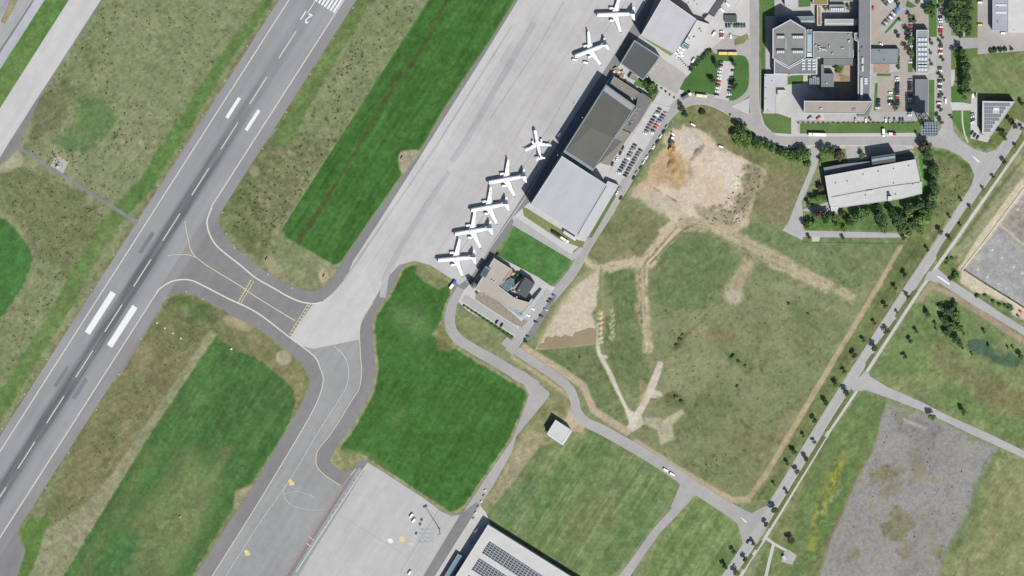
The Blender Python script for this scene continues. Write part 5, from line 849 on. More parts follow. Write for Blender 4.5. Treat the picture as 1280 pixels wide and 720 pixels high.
e = building('equipment_cabin', 'tiny cream equipment cabin on the small paved pad in the western grass', [(71.3, 207), (73.6, 208.2), (72, 211.5), (70, 210.3)], 3, W_WHT, plain('cream_roof', A(240, 226, 208), 0.7), 'cabin', 0.1, 0.3)
# lattice tower
STEEL = plain('pale_blue_steel', A(140, 156, 166), 0.6, 0.0, var=0.1)
gx0, gy0 = PT(1162, 160, 30); e = empty('lattice_tower', (gx0, gy0, 0), 0, 'pale blue lattice tower with square grid platform at the corner of the campus', 'tower')
def P3(dx, dy, z): return (dx, dy, z)
for sx in (-1, 1):
    for sy in (-1, 1): tubes('leg', [((sx * 4, sy * 4, 0), (sx * 2.2, sy * 2.2, 29.5), 0.45, 0.35)], STEEL, e, 6)
br_ = []
for k in range(6):
    z0, z1 = k * 5, k * 5 + 5; w0, w1 = 4 - 1.8 * z0 / 30, 4 - 1.8 * z1 / 30
    for a_, b_ in (((-1, -1), (1, -1)), ((1, -1), (1, 1)), ((1, 1), (-1, 1)), ((-1, 1), (-1, -1))): br_ += [((a_[0] * w0, a_[1] * w0, z0), (b_[0] * w1, b_[1] * w1, z1), 0.2, 0.2), ((b_[0] * w0, b_[1] * w0, z0), (a_[0] * w1, a_[1] * w1, z1), 0.2, 0.2)]
tubes('brace', br_, STEEL, e, 5)
for k in range(6): boxes('platform_beam', [(0, -6.4 + 2.56 * k, 30, 15.6, 0.75, 0.7)], STEEL, e)
for k in range(7): boxes('platform_joist', [(-7.5 + 2.5 * k, 0, 30.6, 0.6, 13.4, 0.5)], STEEL, e)
boxes('platform_deck', [(0, 0, 29.3, 15.4, 13, 0.12)], plain('grating', A(150, 162, 166), 0.7, var=0.2, scale=0.9), e); boxes('sign_frame', [(-5, 3, 34, 0.5, 6, 7), (0, 6, 34, 9, 0.5, 7)], STEEL, e)
# floodlight masts and the aerial mast
MAST = plain('galvanised_steel', A(150, 152, 154), 0.5, 0.3)
def flood(x, y, h, label):
    e = empty('floodlight_mast', (*G(x, y), 0), 0.5, label, 'light mast'); tubes('pole', [((0, 0, 0), (0, 0, h), 0.45, 0.22)], MAST, e); boxes('footing', [(0, 0, 0.3, 2.4, 2.4, 0.6)], W_GRY, e); boxes('head_frame', [(0, 0, h + 0.3, 4.2, 1.2, 0.5)], MAST, e)
    for k in range(4): boxes('floodlight', [(-1.5 + k, -0.5, h - 0.4, 0.7, 0.6, 0.9)], PDARK, e)
flood(549.5, 661.5, 32, 'tall floodlight mast on the cargo apron casting a long thin shadow'); flood(592, 357, 14, 'short floodlight mast by the dark cab of the beige airport office')
e = empty('aerial_mast', (*G(73.5, 203), 0), 0, 'slender aerial mast on the small paved pad in the western grass', 'mast'); tubes('pole', [((0, 0, 0), (0, 0, 15), 0.3, 0.15)], MAST, e)
for k in range(3): boxes('aerial_array', [(0, 0, 8 + 3 * k, 3.2, 0.3, 0.8, 0.6 * k)], PDARK, e)
# the lot's boundary walls
def longwall(name, label, pts, wd, h, mat, cat, mesh_only=False):
    _, L, R = band(pts, wd); q = L + R[::-1]; xy = [G(*p) for p in q]; e = empty(name, (xy[0][0], xy[0][1], 0), 0, label, cat)
    if not mesh_only: block('panel', e, xy, 0, h, mat)
    for a_, b_ in zip(pts, pts[1:]):
        a2, b2 = Vector(G(*a_)), Vector(G(*b_)); n = max(2, int((b2 - a2).length / (3 if mesh_only else 12)))
        for k in range(n if len(pts) < 9 else n):
            p = a2.lerp(b2, k / n)
            if k and not mesh_only: continue
            s = .12 if mesh_only else .9; v, f = boxdata(p.x, p.y, h / 2 + .1, s, s, h + .2)
            if k % 4 == 0 or not mesh_only: link('post', mesh('post', local(v, e), f), mat, e)
        if mesh_only:
            for z in (.25, h * .5, h): v, f = tubedata((a2.x, a2.y, z), (b2.x, b2.y, z), .05, .05, 5); link('rail', mesh('rail', local(v, e), f), mat, e)
    return e
longwall('concrete_wall', 'thin pale concrete wall edging the grey gravel lot along its sandy strip', [(1290, 222), (1260, 262), (1231, 301), (1202, 338), (1230, 356), (1262, 375), (1290, 393)], 1.4, 0.6, plain('pale_concrete', A(222, 216, 200), 0.9), 'wall'); longwall('hoarding', 'dark low hoarding beside the pale wall of the gravel lot', [(1206, 337.8), (1232, 354.8), (1262, 373), (1292, 392)], 0.6, 1.4, plain('dark_board', A(70, 66, 58), 0.9), 'fence')
e = longwall('mesh_fence', 'thin dark fence along the campus edge above the roadside lawn', [(996, 152.5), (1040, 152.8), (1090, 153), (1144, 152.5)], 0.5, 1.8, plain('fence_green', A(62, 84, 60), 0.8), 'fence', True); longwall('mesh_fence', 'dark site fence between parked cars and the sandy building site', [(840, 152), (822, 181), (806, 206), (790, 232), (770, 262)], 0.5, 1.6, plain('fence_grey', A(110, 106, 92), 0.8), 'fence', True); longwall('mesh_fence', 'thin fence along the north of the hay field beside the solar-roofed hangar', [(608, 650), (660, 682), (712, 716)], 0.45, 1.6, plain('fence_green', A(62, 84, 60), 0.8), 'fence', True)
longwall('mesh_fence', 'pale fence along the meadow south of the tree-ringed warehouse drive', [(1004, 303.3), (1070, 304.5), (1130, 305.5)], 0.45, 1.6, plain('fence_pale', A(150, 160, 150), 0.8), 'fence', True)
# ------------------------------------------------------------------ aircraft
AW = plain('aircraft_white', (0.70, 0.71, 0.72), 0.3, var=0.03, scale=0.3, spec=0.4); AG = plain('aircraft_grey', A(176, 180, 184), 0.35, var=0.05); AT = plain('tail_blue', A(60, 120, 150), 0.35); ALB = plain('tail_sky_blue', A(120, 190, 230), 0.35); ADK = plain('intake_dark', (0.02, 0.02, 0.025), 0.5); TYRE = plain('tyre_rubber', (0.02, 0.02, 0.02), 0.9)
def loft(rings, n=16):
    vs, fs = [], []
    for x, z, ry, rz in rings:
        for k in range(n):
            t = 2 * math.pi * k / n; vs.append((x, ry * math.cos(t), z + rz * math.sin(t)))
    for i in range(len(rings) - 1):
        for k in range(n): a = i * n + k; b_ = i * n + (k + 1) % n; fs.append((a, a + n, b_ + n, b_))
    fs.append(tuple(range(n))); fs.append(tuple((len(rings) - 1) * n + k for k in range(n - 1, -1, -1))); return vs, fs
def foil(sec):                 # sections: (x_lead, y, z, chord, thickness); a closed thin aerofoil
    vs, fs = [], []; n = 6
    for xl, y, z, c, t in sec:
        for fx, fz in ((0, 0), (-0.25, 0.5), (-0.65, 0.35), (-1, 0), (-0.65, -0.2), (-0.25, -0.35)): vs.append((xl + fx * c, y, z + fz * t))
    for i in range(len(sec) - 1):
        for k in range(n): a = i * n + k; b_ = i * n + (k + 1) % n; fs.append((a, b_, b_ + n, a + n))
    fs.append(tuple(range(n - 1, -1, -1))); fs.append(tuple((len(sec) - 1) * n + k for k in range(n))); return vs, fs
def shape(name, vf, mat, parent, smooth=False):
    me = mesh(name, vf[0], vf[1], smooth); bm = bmesh.new(); bm.from_mesh(me); bmesh.ops.recalc_face_normals(bm, faces=bm.faces); bm.to_mesh(me); bm.free(); return link(name, me, mat, parent)
def aircraft(nose, tail, label, length=37.6, span=35.8, tailm=AW, fusem=AW, engine=1.0):
    nx_, ny_ = PT(*nose, 4); tx, ty = PT(*tail, 4); ang = math.atan2(ny_ - ty, nx_ - tx); cx, cy = (nx_ + tx) / 2, (ny_ + ty) / 2
    e = empty('airliner', (cx, cy, 0.26), ang, label, 'airliner', 'airliners parked along the apron'); k = length / 37.6; L2 = length / 2; w = span / 35.8; R = 1.98 * (0.75 + 0.25 * k) if length > 32 else 1.5
    zc = 1.75 + R
    fr = [(1, -0.35, .06, .06), (.985, -.3, .3, .28), (.96, -.2, .55, .5), (.92, -.08, .8, .78), (.87, 0, .95, .95), (.8, 0, 1, 1), (.1, 0, 1, 1), (-.35, .0, 1, 1), (-.55, .12, .88, .86), (-.75, .32, .62, .6), (-.9, .5, .36, .36), (-.985, .62, .14, .14), (-1, .65, .06, .06)]
    shape('fuselage', loft([(x * L2, zc + z * R, a * R, b_ * R) for x, z, a, b_ in fr]), fusem, e, True)
    shape('cockpit_window', loft([(L2 * .945, zc + .36 * R, .5 * R, .2 * R), (L2 * .915, zc + .56 * R, .62 * R, .27 * R), (L2 * .895, zc + .72 * R, .5 * R, .2 * R)], 10), ADK, e)
    shape('belly_fairing', loft([(L2 * .22, zc - .8 * R, .3, .2), (L2 * .15, zc - .75 * R, R * 1.02, R * .45), (-L2 * .2, zc - .75 * R, R * 1.02, R * .45), (-L2 * .32, zc - .8 * R, .3, .2)], 12), AW, e)
    for s in (-1, 1):
        h = span / 2; shape('wing', foil([(L2 * .2, s * R * .6, zc - .55 * R, 7.4 * k, 1.0), (L2 * .02, s * h * .36, zc - .3 * R, 4.4 * k, .55), (-L2 * .2, s * h * .97, zc + .25 * R, 1.7 * k, .25)]), AW, e)
        shape('flap', foil([(-L2 * .14, s * R * 1.1, zc - .42 * R, 1.2, .2), (-L2 * .185, s * h * .36, zc - .2 * R, 1.0, .16), (-L2 * .235, s * h * .68, zc + .06 * R, .8, .12)]), AG, e)
        shape('winglet', foil([(-L2 * .2, s * h * .965, zc + .25 * R, 1.7 * k, .16), (-L2 * .25, s * h, zc + .25 * R + 2.0, .7 * k, .12)]), AW, e)
        en = shape('engine', loft([(L2 * .28, zc - 1.05 * R, 1.0, 1.0), (L2 * .265, zc - 1.05 * R, 1.22, 1.22), (L2 * .2, zc - 1.05 * R, 1.25, 1.25), (L2 * .1, zc - 1.0 * R, .95, .95), (L2 * .04, zc - .98 * R, .5, .5)], 14), AW, e, True)
        for v in en.data.vertices: v.co.y = v.co.y * engine + s * 5.75 * w
        fan = shape('fan', loft([(L2 * .284, zc - 1.05 * R, .9, .9), (L2 * .279, zc - 1.05 * R, .9, .9)], 12), ADK, en)
        for v in fan.data.vertices: v.co.y = v.co.y * engine + s * 5.75 * w
        shape('pylon', foil([(L2 * .18, s * 5.65 * w, zc - .62 * R, 4.2, .5), (L2 * .18, s * 5.9 * w, zc - .62 * R, 4.2, .5)]), AG, e)
        shape('tailplane', foil([(-L2 * .76, s * .3, zc + .5 * R, 3.9 * k, .4), (-L2 * .9, s * 6.2 * w, zc + .85 * R, 1.5 * k, .18)]), AW, e)
        tubes('main_gear', [((-L2 * .1, s * 3.4 * w, .4), (-L2 * .1, s * 3.2 * w, zc - .5), .18, .18), ((-L2 * .1, s * 3.0 * w, .35), (-L2 * .1, s * 3.9 * w, .35), .6, .6)], TYRE, e)
    tubes('nose_gear', [((L2 * .68, 0, .3), (L2 * .68, 0, zc - .8 * R), .15, .15), ((L2 * .68, -.4, .16), (L2 * .68, .4, .16), .4, .4)], TYRE, e)
    fin = [(-L2 * .68, 0, zc + .8 * R, 6.2 * k, .4), (-L2 * .93, 0, zc + .8 * R + 5.9, 2.3 * k, .22)]
    vs, fs = foil([(x, z - zc, y, c, t) for x, y, z, c, t in fin]); vs = [(x, z * 1.0, y + zc) for x, y, z in vs]; shape('tail_fin', (vs, fs), tailm, e)
    for v in range(0): pass
    return e
aircraft((744, 18.5), (794, 17), 'white airliner with greyish tail, parked tail-first at the pale lilac-roofed hangar', tailm=plain('tail_slate', A(110, 130, 140), 0.35)); aircraft((716.5, 71), (759.5, 54.5), 'white airliner with a blue-grey tail, standing alone in front of the small dark hangar', 34.5, 34.5, AT)
aircraft((668, 160.5), (676, 200), 'smallest airliner, white with a sky-blue tail, nose turned up the apron', 30, 25.5, ALB, engine=0.85); aircraft((607.8, 228.5), (658.5, 219.5), 'all-white airliner by the pale hangar corner, next to the small blue-tailed one')
aircraft((585.8, 263.2), (636.5, 254.2), 'all-white airliner, second in the close row of four counting away from the hangars'); aircraft((565.5, 292.8), (616.2, 284.5), 'all-white airliner, third in the close row of four counting away from the hangars'); aircraft((544.6, 325.4), (595.4, 321), 'all-white airliner at the end of the row, beside the airport office and grass tip')
aircraft((773, -21), (823, -23), 'white airliner mostly beyond the top edge, only its wing tip in view', tailm=AT)
# ------------------------------------------------------------------ cars, vans, lorries, buses
def objcol(name, rough=0.35, metal=0.2):
    m, nt, b = newmat(name); oi = nt.nodes.new('ShaderNodeObjectInfo'); nt.links.new(oi.outputs['Color'], b.inputs['Base Color']); b.inputs['Roughness'].default_value = rough; b.inputs['Metallic'].default_value = metal; b.inputs['Coat Weight'].default_value = 0.1; return m
CARP = objcol('car_paint')
def profile_body(prof, half, mat, name, taper=0.12):
    vs, fs = [], []; n = len(prof); ztop = max(z for x, z in prof)
    for s in (-1, 1):
        for x, z in prof: vs.append((x, s * half * (1 - taper * max(0, (z - 0.8)) / max(ztop - 0.8, .1)), z))
    for i in range(n): j = (i + 1) % n; fs.append((i, j, n + j, n + i))
    fs.append(tuple(range(n - 1, -1, -1))); fs.append(tuple(range(n, 2 * n))); me = mesh(name, vs, fs); bm = bmesh.new(); bm.from_mesh(me); bmesh.ops.recalc_face_normals(bm, faces=bm.faces)
    bmesh.ops.bevel(bm, geom=[x for x in bm.edges], offset=0.06, segments=1, affect='EDGES'); bm.to_mesh(me); bm.free(); me.materials.append(mat); return me
def wheelset(r, xs, half, wdt=0.22):
    out = []
    for x in xs:
        for s in (-1, 1): out.append(tubedata((x, s * (half - wdt), r), (x, s * half, r), r, r, 10))
    return out
def pane(name, pts, parent):
    return link(name, mesh(name, pts, [tuple(range(len(pts)))]), GLASS, parent)
def make_vehicle(name, cat, prof, half, panes, wheels, r):
    me = profile_body(prof, half, CARP, name); o = link(name, me); o['category'] = cat
    for nm, pts in panes: pane(nm, pts, o)
    for vf in wheelset(r, wheels, half + 0.02): link('wheel', mesh('wheel', *vf), TYRE, o)
    o.location = (0, 0, -50); remember(o); return o
H = 0.86; p_car = [(2.2, .3), (2.25, .62), (2.0, .8), (1.0, .95), (.35, 1.42), (-1.1, 1.46), (-1.75, 1.02), (-2.1, .95), (-2.2, .6), (-2.15, .3)]
def wind(x0, z0, x1, z1, w0, w1): return [(x0, -w0, z0), (x0, w0, z0), (x1, w1, z1), (x1, -w1, z1)]
def side(s, a): return [(x, s * w_, z) for x, w_, z in a]
saloon = make_vehicle('car', 'car', p_car, H, [('windscreen', wind(1.03, .99, .42, 1.42, .74, .68)), ('rear_window', wind(-1.2, 1.46, -1.74, 1.08, .68, .74)[::1])] + [('side_window', side(s, [(.75, .87, 1.0), (.25, .83, 1.34), (-1.05, .83, 1.36), (-1.5, .87, 1.02)])) for s in (-1, 1)], (1.35, -1.35), .32)
p_van = [(2.5, .35), (2.55, .9), (2.2, 1.15), (1.7, 1.95), (1.3, 2.1), (-2.5, 2.1), (-2.55, .35)]
vanp = make_vehicle('van', 'van', p_van, .95, [('windscreen', wind(2.2, 1.2, 1.74, 1.94, .84, .8))] + [('side_window', side(s, [(1.9, .95, 1.25), (1.5, .92, 1.85), (.7, .92, 1.85), (.7, .95, 1.25)])) for s in (-1, 1)], (1.6, -1.6), .36)
def paintc(r, g, b_): return (*A(r, g, b_, 1.25), 1)
CC = {'white': paintc(236, 238, 238), 'silver': paintc(160, 164, 168), 'grey': paintc(100, 104, 108), 'black': paintc(40, 42, 46), 'dark blue': paintc(38, 56, 88), 'dark grey': paintc(66, 70, 76), 'red': paintc(190, 44, 40), 'blue': paintc(60, 104, 190), 'green': paintc(56, 90, 70), 'dark red': paintc(110, 34, 40), 'orange': paintc(226, 120, 50), 'yellow': paintc(224, 192, 110), 'cream': paintc(226, 214, 178)}
PICK = ['black', 'silver', 'dark grey', 'white', 'dark blue', 'grey', 'black', 'dark grey', 'grey', 'dark grey', 'black', 'dark blue', 'white', 'green']
def setcol(o, c):
    o.color = c
    for ch in KIDS.get(o.name, ()): pass
USED = {saloon.name: 0, vanp.name: 0}
def vehicle(proto, px, py, d, col, label, group=None, sc=1.0, z=0.27):
    a = math.atan2(-d[1], d[0])
    if not USED.get(proto.name): o = proto; USED[proto.name] = 1
    else: o = copy_tree(proto)
    o.location = (*PT(px, py, 1), z); o.rotation_euler = (0, 0, a); o.color = CC[col]; o.scale = (sc, 1, 1); o['label'] = label
    if group: o['group'] = group
    return o
rc = random.Random(11)
def row(p, q, n, d, where, group, cols=None, skip=(), jit=0.35, frm='north', first=0):
    k = 0
    for i in range(n):
        if i in skip: continue
        x, y = lerp(p, q, i / max(n - 1, 1)); c = (cols or {}).get(i) or rc.choice(PICK); k += 1
        dd = d if rc.random() < .5 else (-d[0], -d[1]); t = math.radians(rc.uniform(-2, 2)); dd = (dd[0] * math.cos(t) - dd[1] * math.sin(t), dd[0] * math.sin(t) + dd[1] * math.cos(t))
        vehicle(saloon, x + rc.uniform(-jit, jit), y + rc.uniform(-jit, jit) * .6, dd, c, f'{c} car, {ORD[k - 1]} from the {frm} end of {where}', group)
HP = 'cars in the hangar car park'
row((824.5, 136.5), (806, 167), 10, (.9, .42), 'the west row, upper hangar car park', HP); row((831.5, 141), (814.5, 166), 9, (.9, .42), 'the east row, upper hangar car park', HP, {5: 'red', 6: 'red'})
row((794, 181.5), (773, 216.5), 12, (.9, .42), 'the west row, lower hangar car park', HP); row((800.5, 188), (781.5, 219.5), 11, (.9, .42), 'the east row, lower hangar car park', HP)
for x, y, c, l in ((778.5, 185, 'black', 'black car parked alone nearest the brown workshop annex'), (775.5, 191.5, 'dark grey', 'dark grey car parked just south of a lone black one near the workshop annex'), (765.5, 205, 'dark blue', 'dark blue car parked at the foot of the workshop annex'), (771, 199, 'white', 'white car parked loose in front of the workshop annex')): vehicle(saloon, x, y, (.35, -.9), c, l, HP)
row((834, 158), (792, 222), 11, (.55, -.84), 'the line parked along the hangar road', 'cars along the hangar road', {2: 'white', 7: 'white', 0: 'silver'}, jit=0.5)
vehicle(saloon, 776.2, 247.5, (.5, -.86), 'dark red', 'dark red car driving down the hangar road beside the pale hangar'); vehicle(saloon, 771.3, 241.5, (.5, -.86), 'white', 'white car at the kerb of the pale hangar, beside a dark red one'); vehicle(saloon, 773.8, 235.5, (.5, -.86), 'silver', 'silver car at the corner of the pale hangar annex', None)
IL = 'cars on the lawn-island car park'
row((901.5, 77.5), (896, 118), 11, (1, .12), 'the west row, lawn-island car park', IL, {6: 'red', 2: 'white', 4: 'white', 8: 'white'}); row((917.5, 80), (910.5, 122), 11, (1, .12), 'the east row, lawn-island car park', IL, {2: 'dark grey', 9: 'white'}, skip=(1, 3))
row((908, 32), (931, 32), 8, (.12, 1), 'the row before the dark carport', 'cars by the carport', {i: c for i, c in enumerate(['black', 'dark blue', 'silver', 'green', 'dark blue', 'green', 'dark grey', 'green'])}, frm='west')
for x, y, c, l in ((902, 39.5, 'white', 'white car above the red one, west of the carport'), (902, 43.3, 'red', 'red car between two white ones, west of the carport'), (902, 47, 'white', 'white car below the red one, west of the carport')): vehicle(saloon, x, y, (1, .03), c, l, 'cars by the carport')
vehicle(saloon, 913.5, 45, (.1, 1), 'white', 'white car parked alone, south of the row by the carport'); vehicle(vanp, 892.5, 41.5, (.5, -.85), 'white', 'white van beside the annex of the pale lilac-roofed hangar'); vehicle(vanp, 903, 12.5, (.7, .7), 'white', 'white van in the yard below the white store roof'); vehicle(vanp, 909.5, 5.5, (.7, .7), 'white', 'white van tight against the white store roof at the top edge'); vehicle(vanp, 867, 75, (.5, -.8), 'white', 'white van at the west tip of the lawn island')
vehicle(vanp, 866.5, 156, (.9, .5), 'white', 'white van on the paved spur by the rough mound'); vehicle(saloon, 841, 167.5, (.6, .8), 'white', 'white pick-up sized car at the edge of the sandy site'); vehicle(vanp, 901.5, 183.5, (.9, .3), 'white', 'white site van at the edge of the pale bare earth')
CP = 'cars on the campus'
row((1121.5, 97.5), (1121.8, 132), 12, (1, 0), 'the long column, campus car park', CP, {3: 'dark blue', 8: 'red', 0: 'white', 7: 'silver', 10: 'dark grey'}); row((1112.5, 116), (1112.5, 129.5), 5, (1, 0), 'the short hedge-side campus column', CP, {0: 'white'}, skip=(1,)); row((1097.8, 124.5), (1097.5, 135), 4, (1, 0), 'the group nearest the tan tower block', CP, {0: 'black', 1: 'black', 2: 'dark blue', 3: 'white'})
row((1137.5, 100), (1137.5, 130), 10, (1, 0), 'the column beside the dark low hall', CP, {0: 'silver', 6: 'dark blue'}); row((1137, 137), (1137, 144), 3, (1, 0), 'the trio below the dark low hall', CP); row((1138.5, 21), (1138.5, 40.5), 6, (1, 0), 'the column above the skylit hall', CP, {3: 'red'}); row((1138.3, 58), (1138.5, 78), 3, (1, 0), 'the spaced column beside the skylit hall', CP, {0: 'white', 2: 'white'}, skip=())
row((1123, 10.5), (1104.5, 30.5), 10, (.75, .66), 'the slanted row by the diagonal footpath', CP, {0: 'blue', 1: 'blue', 5: 'white'}); row((1114, -1), (1107, 5.5), 4, (.75, .66), 'the slanted group at the top edge', CP, {0: 'white', 1: 'white'}); vehicle(saloon, 1091.5, 10.5, (.1, 1), 'red', 'red car parked alone beside the long campus slab', CP); vehicle(saloon, 1101, 55, (.9, .3), 'white', 'white car at the north edge of the flat blue-grey wing', CP)
for k, (x, c) in enumerate(((1069.3, 'silver'), (1082.5, 'white'), (1107, 'white'), (1112, 'silver'), (1118.2, 'grey'), (1125, 'black'), (1128.6, 'dark blue'))): vehicle(saloon, x, 150, (.08, 1), c, f'{c} car, {ORD[k]} from the west nosing up to the campus fence', CP)
vehicle(vanp, 1012.5, 147.8, (.75, -.66), 'silver', 'silver van parked slanted below the tan tower block, west of an orange one', CP); vehicle(vanp, 1023.5, 147.8, (.75, -.66), 'orange', 'orange van parked slanted below the tan tower block', CP)
SP = 'cars parked along the side street'
row((1175.5, 21), (1175.5, 40), 7, (1, .05), 'the upper bays, side street', SP, {2: 'white', 4: 'white', 5: 'red', 6: 'red'}); row((1175.8, 57.5), (1175.5, 67), 4, (1, .05), 'the second bays, side street', SP, {1: 'white', 2: 'red', 3: 'white'}); row((1174.8, 84.5), (1174.5, 92), 3, (1, .05), 'the third bays, side street', SP, {1: 'white', 2: 'white'}, skip=(2,)); row((1174.5, 101), (1174.8, 122), 7, (1, .05), 'the lower bays, side street', SP, {1: 'white', 2: 'dark blue', 3: 'white'}, skip=(4,))
vehicle(vanp, 1174.5, 129, (1, .02), 'cream', 'cream van in the lowest bay of the side street', SP); vehicle(vanp, 1182, 126.5, (.05, 1), 'white', 'white van driving on the side street beside the lowest bays'); vehicle(saloon, 1216, 119, (.2, 1), 'white', 'white car at the north corner of the solar-roofed office', 'cars by the solar office'); vehicle(saloon, 1219.5, 119, (.2, 1), 'dark grey', 'dark grey car beside the white one, north corner of the solar-roofed office', 'cars by the solar office')
row((1216, 142.5), (1216, 152.5), 4, (.9, -.4), 'the column west of the solar-roofed office', 'cars by the solar office', {1: 'white', 0: 'silver'}); row((1215.5, 166), (1222, 172), 3, (.5, -.85), 'the slanted trio below the solar-roofed office', 'cars by the solar office', {0: 'black', 1: 'black', 2: 'dark blue'})
vehicle(vanp, 1225.5, 3, (1, 0), 'white', 'white van by the grove in the factory yard'); vehicle(vanp, 1225.5, 31, (1, .03), 'yellow', 'yellow van parked in the factory yard', None); vehicle(vanp, 1254.3, 41.5, (1, 0), 'white', 'white van backed against the grey bay of the factory hall')
for x, y, c, l in ((692.5, 369.5, 'blue', 'bright blue car at the head of the row by the airport office'), (688.5, 374.5, 'black', 'black car, uppermost of the dark pair by the airport office'), (686, 377.5, 'dark grey', 'dark grey car under a black one by the airport office'), (682, 387, 'silver', 'silver car halfway down the row by the airport office'), (676.5, 395, 'black', 'black car below the silver one by the airport office'), (670, 402.5, 'dark blue', 'dark blue car near the lower end of the office row'), (660, 421, 'green', 'green car at the lowest end of the office row'), (665.3, 386, 'white', 'white car, upper of two beside the glazed office front'), (659.5, 394, 'white', 'white car, lower of two beside the glazed office front')): vehicle(saloon, x, y, (.9, .45), c, l, 'cars by the airport office')
for x, y, l in ((621, 402.5, 'left one of two black cars on the drive south of the airport office'), (627, 406.5, 'right one of two black cars on the drive south of the airport office')): vehicle(saloon, x, y, (.5, -.85), 'black', l, 'cars by the airport office')
vehicle(vanp, 832.3, 587.6, (.85, .52), 'white', 'white van, upper-left of the pair driving on the public road'); vehicle(vanp, 840.3, 592.6, (.85, .52), 'white', 'white van, lower-right of the pair driving on the public road'); vehicle(saloon, 935, 677, (.5, -.85), 'black', 'black car turning off the avenue at the lower junction'); vehicle(saloon, 918.3, 707.5, (.5, -.85), 'white', 'white car on the avenue near the bottom edge')
for x, y, l in ((514.5, 644, 'white van, upper of the two on the cargo apron'), (517.5, 650, 'white van, lower of the two on the cargo apron'), (595.5, 663, 'white van parked in the shade of the solar-roofed hangar'), (512.5, 715.5, 'white van at the bottom edge of the cargo apron')): vehicle(vanp, x, y, (.6, -.8), 'white', l)
vehicle(saloon, 588.5, 676.5, (.6, -.8), 'silver', 'silver car beside the solar-roofed hangar, below a white van'); vehicle(vanp, 699.5, 168, (.55, -.83), 'white', 'white van at the edge of the biggest dark hangar shadow'); vehicle(vanp, 718.5, 74.5, (1, 0), 'white', 'white ground van under the nose of the lone blue-tailed airliner'); vehicle(vanp, 732.5, 78.2, (1, .15), 'white', 'white ground van under the wing of the lone blue-tailed airliner')
vehicle(saloon, 1276, 390, (.7, .7), 'red', 'red car beside the shrubs at the gravel lot corner'); vehicle(saloon, 1273, 395.3, (.7, .7), 'dark grey', 'dark grey car beside a red one at the gravel lot corner')
# longer vehicles
def longveh(name, cat, label, px, py, d, L, wd, hgt, col, cabcol=None, gap=None, group=None):
    e = empty(name, (*PT(px, py, hgt), 0.27), math.atan2(-d[1], d[0]), label, cat, group)
    segs = [(0, L)] if not gap else [(0, L * gap), (L * gap + .5, L)]
    for i, (a, b_) in enumerate(segs):
        me = profile_body([(L / 2 - a, .5), (L / 2 - a, hgt - .3), (L / 2 - a - .3, hgt), (L / 2 - b_ + .1, hgt), (L / 2 - b_, hgt - .2), (L / 2 - b_, .5)], wd / 2, CARP, 'cab' if (cabcol and i == 0) else 'body', 0.04); o = link('cab' if (cabcol and i == 0) else 'body', me, None, e); o.color = CC[cabcol if (cabcol and i == 0) else col]
        for j, x in enumerate((L / 2 - a - (b_ - a) * .18, L / 2 - a - (b_ - a) * .8)):
            for s in (-1, 1): link('wheel', mesh('wheel', *tubedata((x, s * (wd / 2 - .3), .5), (x, s * wd / 2, .5), .5, .5, 10)), TYRE, e)
    pane('windscreen', [(L / 2 + .02, -wd * .44, 1.3), (L / 2 + .02, wd * .44, 1.3), (L / 2 - .02, wd * .44, hgt - .5), (L / 2 - .02, -wd * .44, hgt - .5)], e)
    for s in (-1, 1):
        pane('side_window', [(L / 2 - .6, s * (wd / 2 + .02), 1.5), (L / 2 - 1.8, s * (wd / 2 + .02), 1.5), (L / 2 - 1.8, s * (wd / 2 + .01), hgt - .7), (L / 2 - .6, s * (wd / 2 + .01), hgt - .7)], e)
    if not cabcol:
        for k in range(max(1, int(L // 6))): link('roof_hatch', mesh('roof_hatch', *boxdata(L / 2 - 3 - 5.5 * k, 0, hgt + .12, 1.6, 1.2, .25)), PLANT, e)
    return e
longveh('articulated_bus', 'bus', 'yellow articulated bus waiting above the lawn-island car park', 910, 66.8, (1, 0.01), 17.5, 2.9, 3.1, 'yellow', gap=.5); longveh('bus', 'bus', 'yellow and white bus at the stop on the curved road below the lawn island', 877, 119.8, (1, .12), 10, 2.7, 3.1, 'cream'); longveh('lorry', 'lorry', 'dark lorry with white cab parked slanted at the bend of the hangar road', 858.5, 120, (.86, -.5), 10, 2.6, 3.4, 'grey', 'white', .28)
longveh('articulated_lorry', 'lorry', 'long white articulated lorry parked on the campus roadside', 1021.5, 168.3, (-1, -.03), 16.5, 3.0, 3.9, 'white', 'white', .2); longveh('lorry', 'lorry', 'white box lorry standing crosswise on the campus roadside', 1104.5, 166, (0.02, 1), 7.5, 2.5, 3.2, 'white', 'white', .27); longveh('lorry', 'lorry', 'red-cabbed white lorry on the campus roadside, east of the crosswise one', 1115.5, 167.5, (1, .05), 7, 2.5, 3.0, 'white', 'red', .4)
longveh('lorry', 'lorry', 'black lorry on the lane beside the pale hangar, ahead of a cream one', 695, 292.5, (.85, .52), 9, 2.5, 3.0, 'black', 'black', .28); longveh('lorry', 'lorry', 'cream lorry on the lane beside the pale hangar', 705.5, 299.5, (.85, .52), 9, 2.5, 3.0, 'cream', 'white', .28); longveh('lorry', 'lorry', 'dark site lorry at the top of the sandy building site', 839.5, 176, (.35, -.9), 8, 2.6, 3.0, 'dark grey', 'white', .3)
e = longveh('boarding_stairs', 'stairs truck', 'white and blue boarding stairs by the grass tip at the apron end', 566, 356, (.6, -.8), 9, 2.6, 2.8, 'white', 'blue', .35)
for k, (x, y) in enumerate(((852, 61), (850, 64.5), (847, 68), (851, 68.5))): longveh('container', 'container', f'white freight container, {ORD[k]} from the teal shed beside the pale lilac hangar', x, y, (.8, .5), 6, 2.4, 2.5, 'white', group='white containers by the teal shed')
